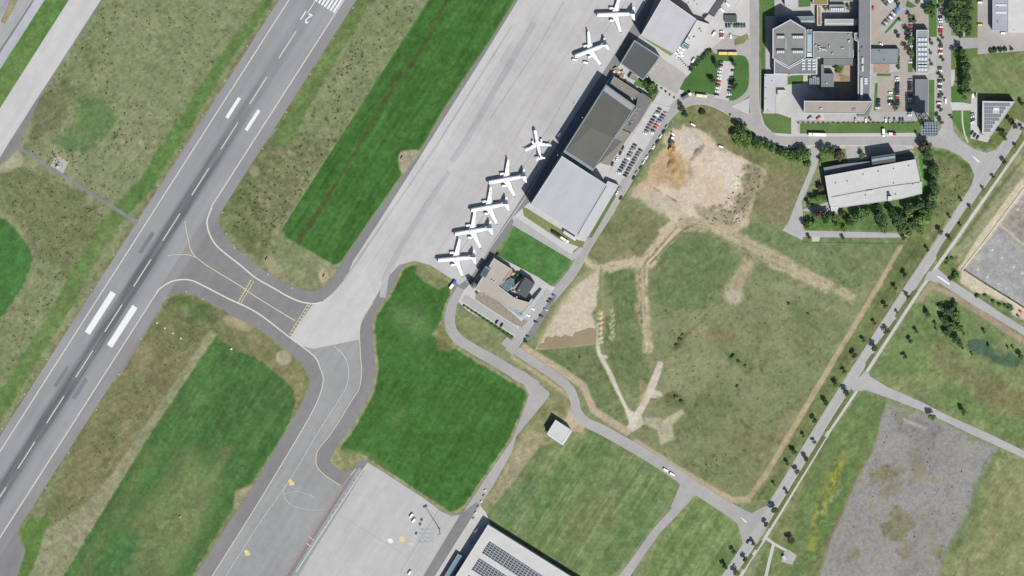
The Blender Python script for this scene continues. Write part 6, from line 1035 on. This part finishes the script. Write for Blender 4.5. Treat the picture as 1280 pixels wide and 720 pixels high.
# excavator on the site
EXY = plain('excavator_yellow', A(214, 160, 60), 0.5); e = empty('excavator', (*G(838, 185.5), 0.05), 1.1, 'yellow excavator digging in the orange earth of the building site', 'excavator')
for s in (-1, 1): boxes('track', [(0, s * 1.2, .5, 4.2, .6, .95)], TYRE, e)
boxes('upper_body', [(-.4, 0, 1.7, 3.6, 2.6, 1.1)], EXY, e); boxes('cab', [(.9, .7, 2.5, 1.5, 1.1, 1.6)], GLASS, e); tubes('boom', [((1.2, -.3, 1.9), (4.2, -.3, 4.4), .32, .28)], EXY, e); tubes('stick', [((4.2, -.3, 4.4), (6.2, -.3, 2.0), .25, .2)], EXY, e); boxes('bucket', [(6.3, -.3, 1.4, 1.1, 1.2, 1.0)], PDARK, e)
# spoil heaps and the row of dumped heaps beside the lot
def heap(name, label, px, py, r, hgt, rgb, seed, group=None):
    rs = random.Random(seed); vs = [(0, 0, hgt)]; fs = []; n = 12
    for j, f in enumerate((.35, .7, 1.0)):
        for k in range(n):
            t = 2 * math.pi * k / n; rr_ = r * f * rs.uniform(.82, 1.15); vs.append((rr_ * math.cos(t), rr_ * math.sin(t) * .75, hgt * (1 - f) ** .9 * rs.uniform(.8, 1.1) if f < 1 else -.05))
    for k in range(n):
        a = 1 + k; b_ = 1 + (k + 1) % n; fs.append((0, a, b_)); fs.append((a, a + n, b_ + n, b_)); fs.append((a + n, a + 2 * n, b_ + 2 * n, b_ + n))
    o = link(name, mesh(name, vs, fs, True), plain('soil_%d_%d' % (rgb[0], rgb[1]), A(*rgb), 1.0, var=0.25, scale=0.9, spec=.05)); o.location = (*G(px, py), .0); o.rotation_euler = (0, 0, rs.uniform(0, 3)); tag(o, label, 'soil heap', group)
HG = 'dumped heaps beside the sandy lot'
for k in range(6): heap('soil_heap', f'pale dumped heap, {ORD[k]} from the top in the near column beside the sandy lot', 750.5, 390.5 + k * 6.3, 3.0, 1.3, (196, 188, 150), 30 + k, HG)
for k in range(6): heap('soil_heap', f'small weedy heap, {ORD[k]} from the top in the far column beside the sandy lot', 765 + (k % 2) * 1.5, 386 + k * 6.8, 2.0, .9, (168, 166, 122), 60 + k, HG)
heap('soil_heap', 'orange-brown spoil heap behind the excavator on the building site', 840, 205, 6, 2.4, (178, 148, 104), 90); heap('soil_heap', 'long tan spoil heap south of the excavator on the building site', 844, 216, 5, 1.8, (190, 164, 124), 91); heap('soil_heap', 'low grey rubble heap in the middle of the pale bare earth', 872, 190, 4.5, 1.4, (158, 150, 134), 92)
for k, (x, y) in enumerate(((1240, 312), (1252, 322), (1267, 333), (1222, 336), (1234, 346), (1248, 354))): heap('gravel_heap', f'small pale gravel heap, {ORD[k]} of those on the walled lot counting from the upper wall', x, y, 1.5, .8, (216, 210, 194), 120 + k, 'gravel heaps on the walled lot')
# ------------------------------------------------------------------ airfield small things
LAMP = plain('lamp_white', A(236, 236, 230), 0.4); ORG = plain('marker_orange', A(222, 150, 110), 0.6)
first_l = None
def runlight(x, y, label):
    global first_l
    if first_l is None:
        first_l = empty('runway_light', (0, 0, 0)); boxes('base_slab', [(0, 0, .06, 1.1, 1.1, .12)], M_CONCL, first_l); tubes('lamp', [((0, 0, .1), (0, 0, .45), .2, .14)], LAMP, first_l); remember(first_l); o = first_l
    else: o = copy_tree(first_l)
    o.location = (*G(x, y), 0.0); tag(o, label, 'runway light', 'lights along the runway edge')
for k in range(13):
    y = 14 + 43.5 * k; x, _ = RL(y, -15); runlight(x, y, f'small white runway edge light, {ORD[k]} from the top along the western edge')
for k, y in enumerate((10, 48, 93, 140, 186)): x, _ = RR(y, 17.5); runlight(x, y, f'small white runway edge light, {ORD[k]} from the top along the upper eastern edge')
for k, y in enumerate((424, 468, 512, 566, 610)): x, _ = RR(y, 18); runlight(x, y, f'small white runway edge light, {ORD[k]} from the exit along the lower eastern edge')
for k, (x, y) in enumerate(((278, 265.5), (283, 292), (293, 310), (335, 343), (365, 360), (206, 372), (233, 364.5), (254, 373.5))): runlight(x, y, f'small white light at the exit taxiway bend, {ORD[k]} of those around its two kerbs')
for k, (x, y) in enumerate(((196.2, 403.5), (206.2, 410), (216.3, 416.3), (226.3, 422.8))):
    e = empty('approach_light_box', (*G(x, y), 0), math.radians(147), f'white approach light box, {ORD[k]} from the runway in the short slanted row', 'light box', 'approach light boxes in the grass'); boxes('housing', [(0, 0, .55, 1.2, 1.0, .5)], LAMP, e); boxes('base_slab', [(0, 0, .1, 1.9, 1.7, .2)], M_CONCL, e)
    for s in (-1, 1): tubes('leg', [((s * .7, 0, .1), (s * .7, 0, .4), .08, .08)], MAST, e)
for x, y, l in ((404.7, 344.5, 'taxiway sign with dark face standing in the round sand patch'), (133.8, 48.5, 'small orange marker sign alone in the western grass'), (225.3, 646, 'small orange marker sign alone in the south-western mown field'), (502, 196.5, 'taxiway sign with dark face on the tan gravel teardrop by the apron'), (333, 323, 'taxiway sign with dark face on the tan gravel near the exit bend')):
    e = empty('airfield_sign', (*G(x, y), 0), math.radians(60), l, 'sign'); o_ = 'orange' in l; boxes('panel', [(0, 0, .9, 3.6 if not o_ else 2.2, .35 if not o_ else 1.6, 1.1)], ORG if o_ else PDARK, e)
    for s in (-1, 1): tubes('post', [((s * .8, 0, 0), (s * .8, 0, .4), .1, .1)], MAST, e)
e = empty('weather_box', (*G(289, 436), 0), .4, 'white weather instrument box in the grass by the south-western mown field', 'instrument'); boxes('housing', [(0, 0, 1.2, 1.6, 1.3, 1.6)], LAMP, e); boxes('base_slab', [(0, 0, .1, 2.2, 2, .2)], M_CONCL, e)

CRATE = [plain('crate_white', A(224, 222, 214), 0.7), plain('crate_tan', A(186, 160, 120), 0.8), plain('crate_grey', A(120, 118, 114), 0.8)]
def crate(x, y, sx, sy, hh, m, label, group, rz=0.55, cat='crate', name='storage_crate'):
    e = empty(name, (*G(x, y), 0.27), rz, label, cat, group); boxes('box', [(0, 0, hh / 2, sx, sy, hh)], m, e); boxes('lid', [(0, 0, hh + .06, sx + .1, sy + .1, .12)], m, e)
    for s in (-1, 1): boxes('runner', [(0, s * sy * .35, -.06, sx * .96, .12, .14)], CRATE[2], e)
rq = random.Random(3)
cl = sorted([(768 + rq.uniform(0, 15), 0) for k in range(16)])
for k, (x, _) in enumerate(cl): y = 84 + (x - 768) * .62 + rq.uniform(-1, 9); crate(x, y, rq.uniform(1.6, 3.8), rq.uniform(1.2, 2.4), rq.uniform(.8, 2), CRATE[rq.choice((0, 0, 1, 1, 2))], f'storage crate in the cluttered yard below the small dark hangar, {ORD[k]} from the left', 'crates in the cluttered yard')
for k in range(7): x, y = lerp((847, 71), (860, 85), k / 6); crate(x, y, 3.2, 1.4, 1.2, CRATE[0], f'white skip at the yard fence by the pale lilac hangar, {ORD[k]} from the left', 'skips along the yard fence', -.8, 'skip', 'skip')
for k, (x, y) in enumerate(((527.3, 650), (525.5, 655.5), (520.6, 667))): crate(x, y, 2.4, 1.2, 1.1, CRATE[2], f'dark equipment trolley on the cargo apron, {ORD[k]} from the top below the two white vans', 'trolleys on the cargo apron', 1.0, 'trolley', 'equipment_trolley')
for k in range(6): x, y = lerp((607, 613), (592, 648), k / 5); crate(x + rq.uniform(-1, 1), y, 2.2, 1.6, 1.0, CRATE[k % 2], f'pale crate dumped along the verge of the perimeter road, {ORD[k]} from the top', 'crates along the perimeter road', .8)
# ------------------------------------------------------------------ trees and shrubs
BARK = plain('bark', (0.09, 0.07, 0.05), 0.95, var=0.25, scale=2)
def leafmat(name, rgb, var=0.45):
    m, nt, b = newmat(name); at = nt.nodes.new('ShaderNodeAttribute'); at.attribute_name = 'tint'; oi = nt.nodes.new('ShaderNodeObjectInfo')
    f = mathn(nt, 'MULTIPLY', ramp(nt, at.outputs['Fac'], 0, 1, 1 - var, 1 + var), ramp(nt, oi.outputs['Random'], 0, 1, .82, 1.2)); v = nt.nodes.new('ShaderNodeVectorMath'); v.operation = 'SCALE'; v.inputs[0].default_value = rgb; nt.links.new(f, v.inputs['Scale']); nt.links.new(v.outputs[0], b.inputs['Base Color']); b.inputs['Roughness'].default_value = .85; b.inputs['Specular IOR Level'].default_value = .1; return m
LEAF = {'green': leafmat('leaf_green', (0.066, 0.108, 0.036)), 'dark': leafmat('leaf_dark', (0.042, 0.072, 0.030)), 'bright': leafmat('leaf_bright', (0.090, 0.145, 0.040)), 'olive': leafmat('leaf_olive', (0.115, 0.125, 0.055)), 'copper': leafmat('leaf_copper', (0.078, 0.066, 0.046)), 'yellow': leafmat('leaf_yellow', (0.16, 0.15, 0.035))}
def crownmesh(seed, n, leaf, flat_=0.85, lobes=8, tall=False):
    rs = random.Random(seed); lob = []
    for k in range(lobes):
        t = rs.uniform(0, 6.283); d = rs.uniform(.2, .62); lob.append((d * math.cos(t), d * math.sin(t), rs.uniform(-.35, .45) * flat_ if not tall else rs.uniform(-1, 1), rs.uniform(.3, .5), rs.uniform(.15, .85)))
    lob.append((0, 0, .1, .55, .5)); vs, fs, tint = [], [], []
    for i in range(n):
        L = rs.choice(lob)
        while True:
            p = Vector((rs.uniform(-1, 1), rs.uniform(-1, 1), rs.uniform(-1, 1)))
            if .25 < p.length < 1: break
        p.normalize(); p *= rs.uniform(.6, 1.0) ** .5; c = Vector((L[0], L[1], L[2])) + p * L[3]
        nrm = (p + Vector((rs.uniform(-.7, .7), rs.uniform(-.7, .7), rs.uniform(-.3, 1.0)))).normalized(); u = nrm.orthogonal().normalized(); u = (Matrix.Rotation(rs.uniform(0, 6.28), 3, nrm) @ u); w_ = nrm.cross(u); s = leaf * rs.uniform(.6, 1.3); b0 = len(vs)
        for a, b_ in ((-1, -.5), (.2, -.8), (1, .3), (-.1, .8)): q = c + u * (a * s) + w_ * (b_ * s); vs.append(tuple(q))
        fs.append((b0, b0 + 1, b0 + 2, b0 + 3)); tint.append(min(1, max(0, L[4] + rs.uniform(-.25, .25))))
    me = mesh('crown', vs, fs); a = me.attributes.new('tint', 'FLOAT', 'FACE'); a.data.foreach_set('value', tint); return me
def trunkmesh(seed, hgt):
    rs = random.Random(seed); vs, fs = tubedata((0, 0, 0), (0, 0, hgt * .62), .05, .032, 8)
    for k in range(5):
        t = k * 1.256 + rs.uniform(-.3, .3); d = rs.uniform(.35, .6); v, f = tubedata((0, 0, hgt * (.42 + .04 * k)), (d * math.cos(t), d * math.sin(t), hgt * .62 + rs.uniform(.15, .5)), .022, .006, 6, len(vs)); vs += v; fs += f
    return mesh('trunk', vs, fs)
CR = {}
for k in leafs if False else LEAF:
    CR[k] = []
    for v in range(3):
        for sz, n, lf in (('small', 190, .2), ('big', 620, .125)):
            me = crownmesh(hash(k) % 97 * 0 + len(CR) * 31 + v * 7 + (1 if sz == 'big' else 0), n, lf, lobes=6 if sz == 'small' else 11); me.materials.append(LEAF[k]); CR[k].append((sz, me))
TRK = [trunkmesh(i, 1.7) for i in range(3)]
for t in TRK: t.materials.append(BARK)
rt = random.Random(23)
def tree(px, py, r, label, kind='green', group=None, hgt=1.0, name='tree', bush=False):
    R = r * S; H_ = R * (1.15 if bush else 2.6) * hgt; zc = H_ - R * .8 * (hgt if bush else 1); zc = max(zc, R * .5)
    e = empty(name, (*PT(px, py, zc), 0), rt.uniform(0, 6.28), label, 'shrub' if bush else 'tree', group)
    me = rt.choice([m for s, m in CR[kind] if s == ('small' if r < 4.2 else 'big')]); c = link('crown', me, None, e); c.location = (0, 0, zc); c.scale = (R * rt.uniform(.95, 1.15), R * rt.uniform(.95, 1.15), R * rt.uniform(.85, 1.1) * (1.3 if hgt > 1.2 else 1))
    t = link('trunk' if not bush else 'stem', rt.choice(TRK), None, e); t.scale = (R * .9, R * .9, (zc + R * .2) / 1.7)
    return e
AVG = 'avenue trees'
for k, (x, y, r) in enumerate(sorted(((1256.5, 174, 3.6), (1201, 250, 2.6), (1187, 271, 2.8), (1175.5, 290, 4.2), (1159, 312.5, 3.2), (1131.5, 344, 4), (1120, 361, 4), (1107, 382.5, 3.8), (1093.5, 404.5, 3.2), (1080, 426, 3.4), (1068, 444.5, 4.3), (1055.5, 465, 3.4), (1045.5, 481, 4.2), (1032, 504, 4.2), (1019, 526, 4), (1005, 546, 3.4), (993, 565.5, 4.2), (984, 580, 3.2), (968, 606, 2.6), (917.5, 690, 3.6), (906.5, 708, 4.2)), key=lambda q: q[1])): tree(x, y, r, f'young roadside tree, {ORD[k]} from the top on the meadow side of the avenue', 'dark' if k % 3 else 'green', AVG)
for k, (x, y, r) in enumerate(sorted(((1277.5, 160, 3.4), (1269.5, 183, 2.8), (1255, 202, 3.8), (1241.5, 221.5, 2.8), (1229.5, 236.5, 2.6), (1213, 259.5, 3), (1200.3, 281.5, 2.4), (1187.8, 299.5, 3.6), (1134.5, 371, 3.6), (1121.5, 391, 2.6), (1108.5, 414.5, 4.2), (1093.5, 435, 4.8), (1058, 491.5, 5), (1018.5, 553, 3.2), (1007.5, 574, 4.2), (996.5, 589.5, 4.2), (983, 615.5, 3), (968, 638, 5.4), (957, 655.5, 3.8), (941.8, 679, 4), (931, 699, 4), (920.5, 716, 4.6)), key=lambda q: q[1])): tree(x, y, r, f'small tree, {ORD[k]} from the top on the strip between avenue and cycle path', 'olive' if k in (1, 4, 5, 9) else 'green' if k % 2 else 'dark', AVG)
TG = 'trees in the triangular meadow'
for k, (x, y, r, kd) in enumerate(sorted(((1187, 390, 7.5, 'dark'), (1196, 396, 8, 'green'), (1181, 401, 6.5, 'dark'), (1190, 408, 8, 'green'), (1199, 410, 6, 'green'), (1184, 415, 5.5, 'dark'), (1195, 424, 5.5, 'dark'), (1200, 430, 4.5, 'green'), (1193, 381, 4.5, 'dark'), (1175.5, 384, 3.6, 'green')), key=lambda q: q[1])): tree(x, y, r, f'bushy tree in the central clump of the triangular meadow, {ORD[k]} counting from its top', kd, TG, .8)
for k, (x, y, r) in enumerate(((1159.5, 393, 4.2), (1146, 414.5, 3.2), (1138, 426.5, 3.8), (1131.5, 446.5, 3.4), (1169, 405, 2.2), (1170.5, 411.5, 1.8))): tree(x, y, r, f'small lone tree west of the clump, {ORD[k]} from the top in the triangular meadow', 'dark', TG)
for k, (x, y, r) in enumerate(((1204.5, 417, 2.6), (1230.5, 415.5, 3), (1203, 435, 2.4), (1236, 433, 2.6), (1215, 442.5, 2), (1260, 435, 2), (1266, 434.5, 2), (1276, 446, 4.6), (1204.5, 515, 4.8))): tree(x, y, r, f'small tree east of the clump, {ORD[k]} from the left around the reed bed', 'green' if k % 2 else 'dark', TG)
tree(1165, 521, 5.4, 'round bright tree beside the lower branch road and gravel lot', 'bright'); tree(988.5, 676, 5, 'dark tree at the edge of the flower strip beside the transformer hut', 'dark')
for k, (x, y, r) in enumerate(sorted(((1185, 324.5, 3.2), (1190, 322.8, 3), (1182.5, 329, 2.4), (1194, 344, 5.5), (1190, 349, 4), (1222, 370, 3.4), (1231, 369.5, 3), (1241, 377, 3), (1249, 380.5, 3.4), (1256, 382, 3), (1263, 385, 4.4)), key=lambda q: q[0])): tree(x, y, r, f'scrubby bush, {ORD[k]} from the left along the sandy rim of the walled lot', 'green' if k != 3 else 'bright', 'bushes by the walled lot', 1.0, 'shrub', True)
# the belt round the warehouse
for k, (x, y, r, kd) in enumerate(sorted(((1022, 267, 7.5, 'copper'), (1033, 272, 8, 'dark'), (1010, 283, 6.5, 'bright'), (1017, 279, 4, 'green'), (1044, 272, 6, 'green'), (1053, 266, 5.5, 'dark'), (1055, 286, 4, 'bright'), (1062, 277, 6.5, 'dark'), (1073, 272, 9, 'green'), (1083, 265, 6.5, 'green'), (1047, 280, 5, 'green'), (1099, 260.5, 6, 'dark'), (1100, 272, 9.5, 'dark'), (1105, 285, 8, 'green'), (1115.5, 264, 7, 'dark'), (1124, 274, 9, 'dark'), (1127, 286, 8.5, 'green'), (1137, 261, 8.5, 'dark'), (1137, 269, 6, 'yellow'), (1141, 279, 9, 'dark'), (1148, 257, 8, 'dark')), key=lambda q: q[0])): tree(x, y, r, f'leafy tree in the belt south of the warehouse, {ORD[k]} counting from the west', kd, 'trees round the warehouse', .85)
for k, (x, y, r, kd) in enumerate(sorted(((1157, 183, 9, 'copper'), (1160, 192, 8, 'dark'), (1166, 211, 8.5, 'dark'), (1169, 219, 7, 'green'), (1167, 229, 9, 'dark'), (1170, 238, 7, 'green'), (1166, 246, 8.5, 'green'), (1163, 256, 9, 'dark'), (1160, 267, 8.5, 'green'), (1152, 275, 9, 'bright'), (1150, 287, 7, 'bright'), (1136, 291, 6, 'green'), (1155, 264, 7, 'dark')), key=lambda q: q[1])): tree(x, y, r, f'leafy tree in the belt east of the warehouse, {ORD[k]} counting from the north', kd, 'trees round the warehouse', .85)
for k, (x, y, r, kd) in enumerate(sorted(((1029.5, 190, 7, 'green'), (1039, 190, 6, 'dark'), (1049, 195, 7.5, 'copper'), (1026, 200, 4, 'bright'), (1077.5, 194, 4.2, 'green'), (1026, 235, 5, 'copper'), (1023, 248, 5.5, 'green'), (1030, 247, 5, 'green'), (1011, 254, 4, 'dark'), (1012, 273.5, 2.6, 'dark'), (1017, 250, 5, 'bright'), (1011.5, 296, 3, 'dark'), (1053.5, 297.5, 3, 'dark'), (1130, 297, 3.5, 'dark')), key=lambda q: q[1])): tree(x, y, r, f'tree or tall bush at the warehouse drive, {ORD[k]} counting from the north', kd, 'trees round the warehouse', .9)
for k, (x, y, r, kd) in enumerate(sorted(((924, 159, 8, 'dark'), (918, 168, 7, 'green'), (927, 168, 8, 'green'), (935, 172, 7, 'green'), (922, 176, 7, 'bright'), (933, 180, 7, 'bright'), (943, 175, 6, 'dark'), (951, 178, 5.5, 'green'), (959, 181, 6, 'dark'), (946, 183, 6, 'bright'), (966, 186, 6, 'green'), (974, 189, 6.5, 'dark'), (981, 192, 7, 'green'), (988, 197, 6.5, 'bright'), (996, 192, 7.5, 'dark'), (1003, 188, 7, 'dark'), (1008, 195, 7, 'green'), (1010, 205, 6, 'green'), (1000, 200, 5.5, 'bright')), key=lambda q: q[0])): tree(x, y, r, f'thicket tree along the bend of the campus road, {ORD[k]} counting from the west', kd, 'thicket along the road bend', .7)
tree(853, 134, 4, 'dark narrow tree at the paved spur by the hangar road, upper of two', 'dark'); tree(856, 142, 5, 'dark narrow tree at the paved spur by the hangar road, lower of two', 'dark'); tree(878, 140, 5, 'dark round bush on the rough grass mound', 'dark', None, .9, 'shrub', True); tree(931.5, 156, 2.6, 'little dark bush between thicket and road bend', 'dark', None, .9, 'shrub', True); tree(912.5, 143.5, 1.8, 'tiny dark bush at the road edge above the thicket', 'dark', None, .9, 'shrub', True)
for k, (x, y, r) in enumerate(((806, 105, 5), (813, 108, 6.5), (819, 112, 5), (814, 116, 5))): tree(x, y, r, f'leafy tree in the green gap beside the small dark hangar, {ORD[k]} from its wall', 'green' if k % 2 else 'dark', 'trees by the small dark hangar')
for k, (x, y, r) in enumerate(((895.5, 81, 5), (891, 101.5, 4.6), (917.5, 80, 4.2), (918, 107.5, 5.2))): tree(x, y, r, ('round dark tree, north-west of the lawn-island car park', 'round dark tree, south-west of the lawn-island car park', 'round dark tree, north-east of the lawn-island car park', 'round dark tree, south-east of the lawn-island car park')[k], 'dark', 'trees on the lawn island')
for k in range(9): x, y = lerp((864, 86), (887, 64), k / 8); tree(x, y, 3.9, f'dark hedge bush, {ORD[k]} from the west along the rim of the lawn island', 'dark', 'hedge of the lawn island', .8, 'shrub', True)
for k in range(8): x, y = lerp((811, 99), (848, 126), k / 7); tree(x, y, 1.7, f'small hedge bush, {ORD[k]} from the hangar along the yard fence', 'green', 'hedge of the yard', .9, 'shrub', True)
for k, (x, y, r) in enumerate(((622, 318.5, 3), (642, 339.5, 3.4), (647, 342, 3.6), (651, 344.5, 3), (645, 346, 3), (596, 366, 2.2), (657, 426, 3))): tree(x, y, r, f'small green bush, {ORD[k]} from the left around the airport office', 'green' if k % 2 else 'dark', 'bushes by the airport office', 1.0, 'shrub', True)
for k in range(13): x, y = lerp((580, 382), (640, 421.5), k / 12); tree(x, y, 2.0, f'clipped hedge bush, {ORD[k]} from the left along the office drive', 'green', 'hedge of the office drive', .8, 'shrub', True)
# north-east grove, poplars, campus trees
for k, (x, y, r) in enumerate(sorted(((1190, 4, 7.5), (1199, 2, 8), (1208, 3, 7.5), (1186, 14, 7.5), (1195, 14, 8.5), (1205, 13, 8.5), (1213, 12, 6), (1189, 25, 8), (1199, 24, 8.5), (1209, 24, 8), (1194, 34, 7.5), (1203, 34, 8), (1212, 33, 6), (1200, 42, 5.5), (1210, 41, 4.5)), key=lambda q: q[1])): tree(x, y, r, f'tall dark tree in the grove beside the factory yard, {ORD[k]} counting from the top', 'dark' if k % 3 else 'green', 'grove by the factory yard', .95, 'pine_tree')
for k, (x, y, r) in enumerate(sorted(((1203, 66, 5.5), (1206, 74, 6), (1208, 82, 6.5), (1207, 90, 6), (1208, 98, 6.5), (1207, 106, 6), (1208, 113, 5.5), (1206, 122, 4.5), (1195, 67, 4)), key=lambda q: q[1])): tree(x, y, r, f'tall narrow tree in the line above the solar-roofed office, {ORD[k]} from the top', 'dark' if k % 2 else 'green', 'tall tree line', 1.25)
for k, (x, y, r) in enumerate(sorted(((1238, 63.5, 3.6), (1244, 63, 4), (1250, 62, 4.2), (1257, 61.5, 3.6), (1264, 61, 3)), key=lambda q: q[0])): tree(x, y, r, f'dark bush, {ORD[k]} from the left below the factory yard', 'dark', 'bushes below the factory yard', 1.0, 'shrub', True)
for k, (x, y, r, kd) in enumerate(sorted(((1164, 9, 6.5, 'dark'), (1159, 14, 5, 'green'), (1166, 19, 4.5, 'green'), (1122, 5, 3.6, 'dark'), (1122, 44.5, 3.6, 'dark'), (1135, 39, 4.2, 'copper'), (1133, 60.5, 4, 'copper'), (1138, 48, 5, 'green'), (1138, 52, 4, 'green'), (1139, 66, 4.6, 'green'), (1139, 71, 4, 'green'), (1137, 20, 3.4, 'olive'), (1144, 26, 2.8, 'olive'), (1164, 54, 3.4, 'dark'), (1163.5, 66.5, 2.6, 'dark'), (1164, 79.5, 3, 'dark'), (1119, 134.5, 4.2, 'green'), (1048, 87, 5, 'green'), (1088, 150, 2.2, 'green'), (1061, 10, 3.4, 'olive'), (1032, 11, 3, 'olive'), (1125, 25, 2, 'green'), (1104, 1, 3.6, 'green'), (1147, 1, 4, 'green')), key=lambda q: q[1])): tree(x, y, r, f'campus tree, {ORD[k]} from the top among those in beds and yards', kd, 'campus trees')
for k in range(8): tree(1122.6, 63 + 3.1 * k, 2.5, f'dark clipped bush, {ORD[k]} from the top along the flat blue-grey wing', 'dark', 'bushes along the blue-grey wing', 1.1, 'shrub', True)
for k, (x, y, r) in enumerate(sorted(((1175.5, 12, 3.4), (1176.5, 3, 4), (1178.5, 47, 2.6), (1175.5, 54, 3), (1178.3, 75, 3), (1175.5, 95, 3.2), (1179.5, 100, 3.2), (1178, 117.5, 2.8), (1176.5, 137, 3.4), (1174, 147, 3.4), (1176.5, 153, 3.6), (1146.5, 168, 2.6), (1157.5, 178, 4)), key=lambda q: q[1])): tree(x, y, r, f'small street tree, {ORD[k]} from the top between the bays of the side street', 'dark' if k % 2 else 'green', 'street trees')
for k, (x, y, r) in enumerate(sorted(((1200, 60, 3.2), (1189.5, 147, 2.4), (1251.5, 167.5, 4), (1268.5, 157.5, 4.2), (1256, 167, 3.4), (1263, 151, 3.4), (1278, 129, 3.6)), key=lambda q: q[0])): tree(x, y, r, f'tree on the verge by the solar-roofed office, {ORD[k]} counting from the left', 'dark', 'verge trees')
for k in range(11): x, y = lerp((962, 186), (1000, 186), 0) if False else (0, 0)
for k in range(24): x, y = lerp((998, 153.6), (1142, 153.6), k / 23); tree(x, y, 1.6, f'roadside hedge bush, {ORD[k]} from the west below the campus fence', 'green', 'hedge below the campus fence', .9, 'shrub', True)
for k, (x, y, r) in enumerate(sorted(((850, 425, 3.4), (846, 432, 3), (853, 419, 2.6), (916, 446, 3.6), (923, 452, 3), (932, 458, 2.6), (845, 497, 3.6), (852, 502, 3), (986, 380, 2.4), (1010, 392, 2), (922, 483, 2.6), (725, 447, 2.2)), key=lambda q: q[1])): tree(x, y, r, f'low dark scrub bush in the building-site meadow, {ORD[k]} counted down from the top'[:95], 'green' if k % 2 else 'olive', 'scrub in the meadow', .6, 'shrub', True)
# rank weeds in the rough grass: too many to count
WEED = leafmat('weed_leaf', (0.125, 0.135, 0.065), .4)
def weeds(name, poly, n, seed, size=(.5, 1.2)):
    rs = random.Random(seed); xs = [p[0] for p in poly]; ys = [p[1] for p in poly]; vs, fs, tint = [], [], []; sd = sdist(poly); k = 0; tries = 0
    while k < n and tries < n * 30:
        tries += 1; x, y = rs.uniform(min(xs), max(xs)), rs.uniform(min(ys), max(ys)); i = int(((360 - y) * S - GY0) / GS); j = int(((x - 640) * S - GX0) / GS)
        if not (0 < i < NY and 0 < j < NX) or sd[i, j] > -2 or NAMES[REG[i, j]] not in ('rough_grassland', 'gravel_lot', 'bare_earth') or N_pat[i, j] + rs.uniform(-.5, .5) < -.2: continue
        k += 1; gx_, gy_ = G(x, y); s = rs.uniform(*size); tt = rs.random()
        for q in range(9):
            t = rs.uniform(0, 6.28); d = s * rs.uniform(.1, .9); c = Vector((gx_ + d * math.cos(t), gy_ + d * math.sin(t), rs.uniform(.15, .75) * s)); u = Vector((rs.uniform(-1, 1), rs.uniform(-1, 1), rs.uniform(-.5, .5))).normalized(); w_ = u.orthogonal().normalized(); b0 = len(vs); l = s * .42
            for a, b_ in ((-1, -.5), (1, -.5), (.8, .6), (-.8, .6)): vs.append(tuple(c + u * (a * l) + w_ * (b_ * l)))
            fs.append((b0, b0 + 1, b0 + 2, b0 + 3)); tint.append(min(1, max(0, tt + rs.uniform(-.2, .2))))
    me = mesh(name, vs, fs); a = me.attributes.new('tint', 'FLOAT', 'FACE'); a.data.foreach_set('value', tint); link(name, me, WEED, None, 'stuff')
weeds('weeds', [(130, 5), (330, 5), (310, 20), (205, 175), (140, 265), (90, 230), (30, 190), (50, 130), (120, 10)], 260, 1, (.5, 1.25)); weeds('weeds', [(10, 215), (30, 205), (140, 275), (90, 340), (10, 470), (0, 420), (45, 345), (40, 300), (5, 265)], 210, 2, (.5, 1.3))
weeds('weeds', [(472, 8), (530, 4), (415, 180), (350, 287), (345, 320), (285, 285), (300, 225), (372, 182), (400, 118)], 280, 3, (.5, 1.3)); weeds('weeds', [(830, 300), (1085, 350), (985, 530), (930, 610), (790, 535), (810, 460)], 110, 4, (.4, 1.0)); weeds('weeds', [(1110, 508), (1240, 562), (1180, 690), (1040, 690), (1080, 590)], 40, 5, (.4, 1.1)); weeds('weeds', [(110, 560), (180, 470), (230, 400), (260, 410), (60, 690), (40, 700)], 110, 6, (.4, 1.0)); weeds('weeds', [(1165, 195), (1205, 205), (1212, 235), (1165, 285), (1172, 225)], 80, 7, (.4, 1.0)); weeds('weeds', [(925, 205), (958, 215), (940, 262), (925, 283), (875, 278), (900, 262)], 90, 8, (.4, 1.0))
for o in list(bpy.data.objects):
    if 'h' in o.keys(): del o['h']
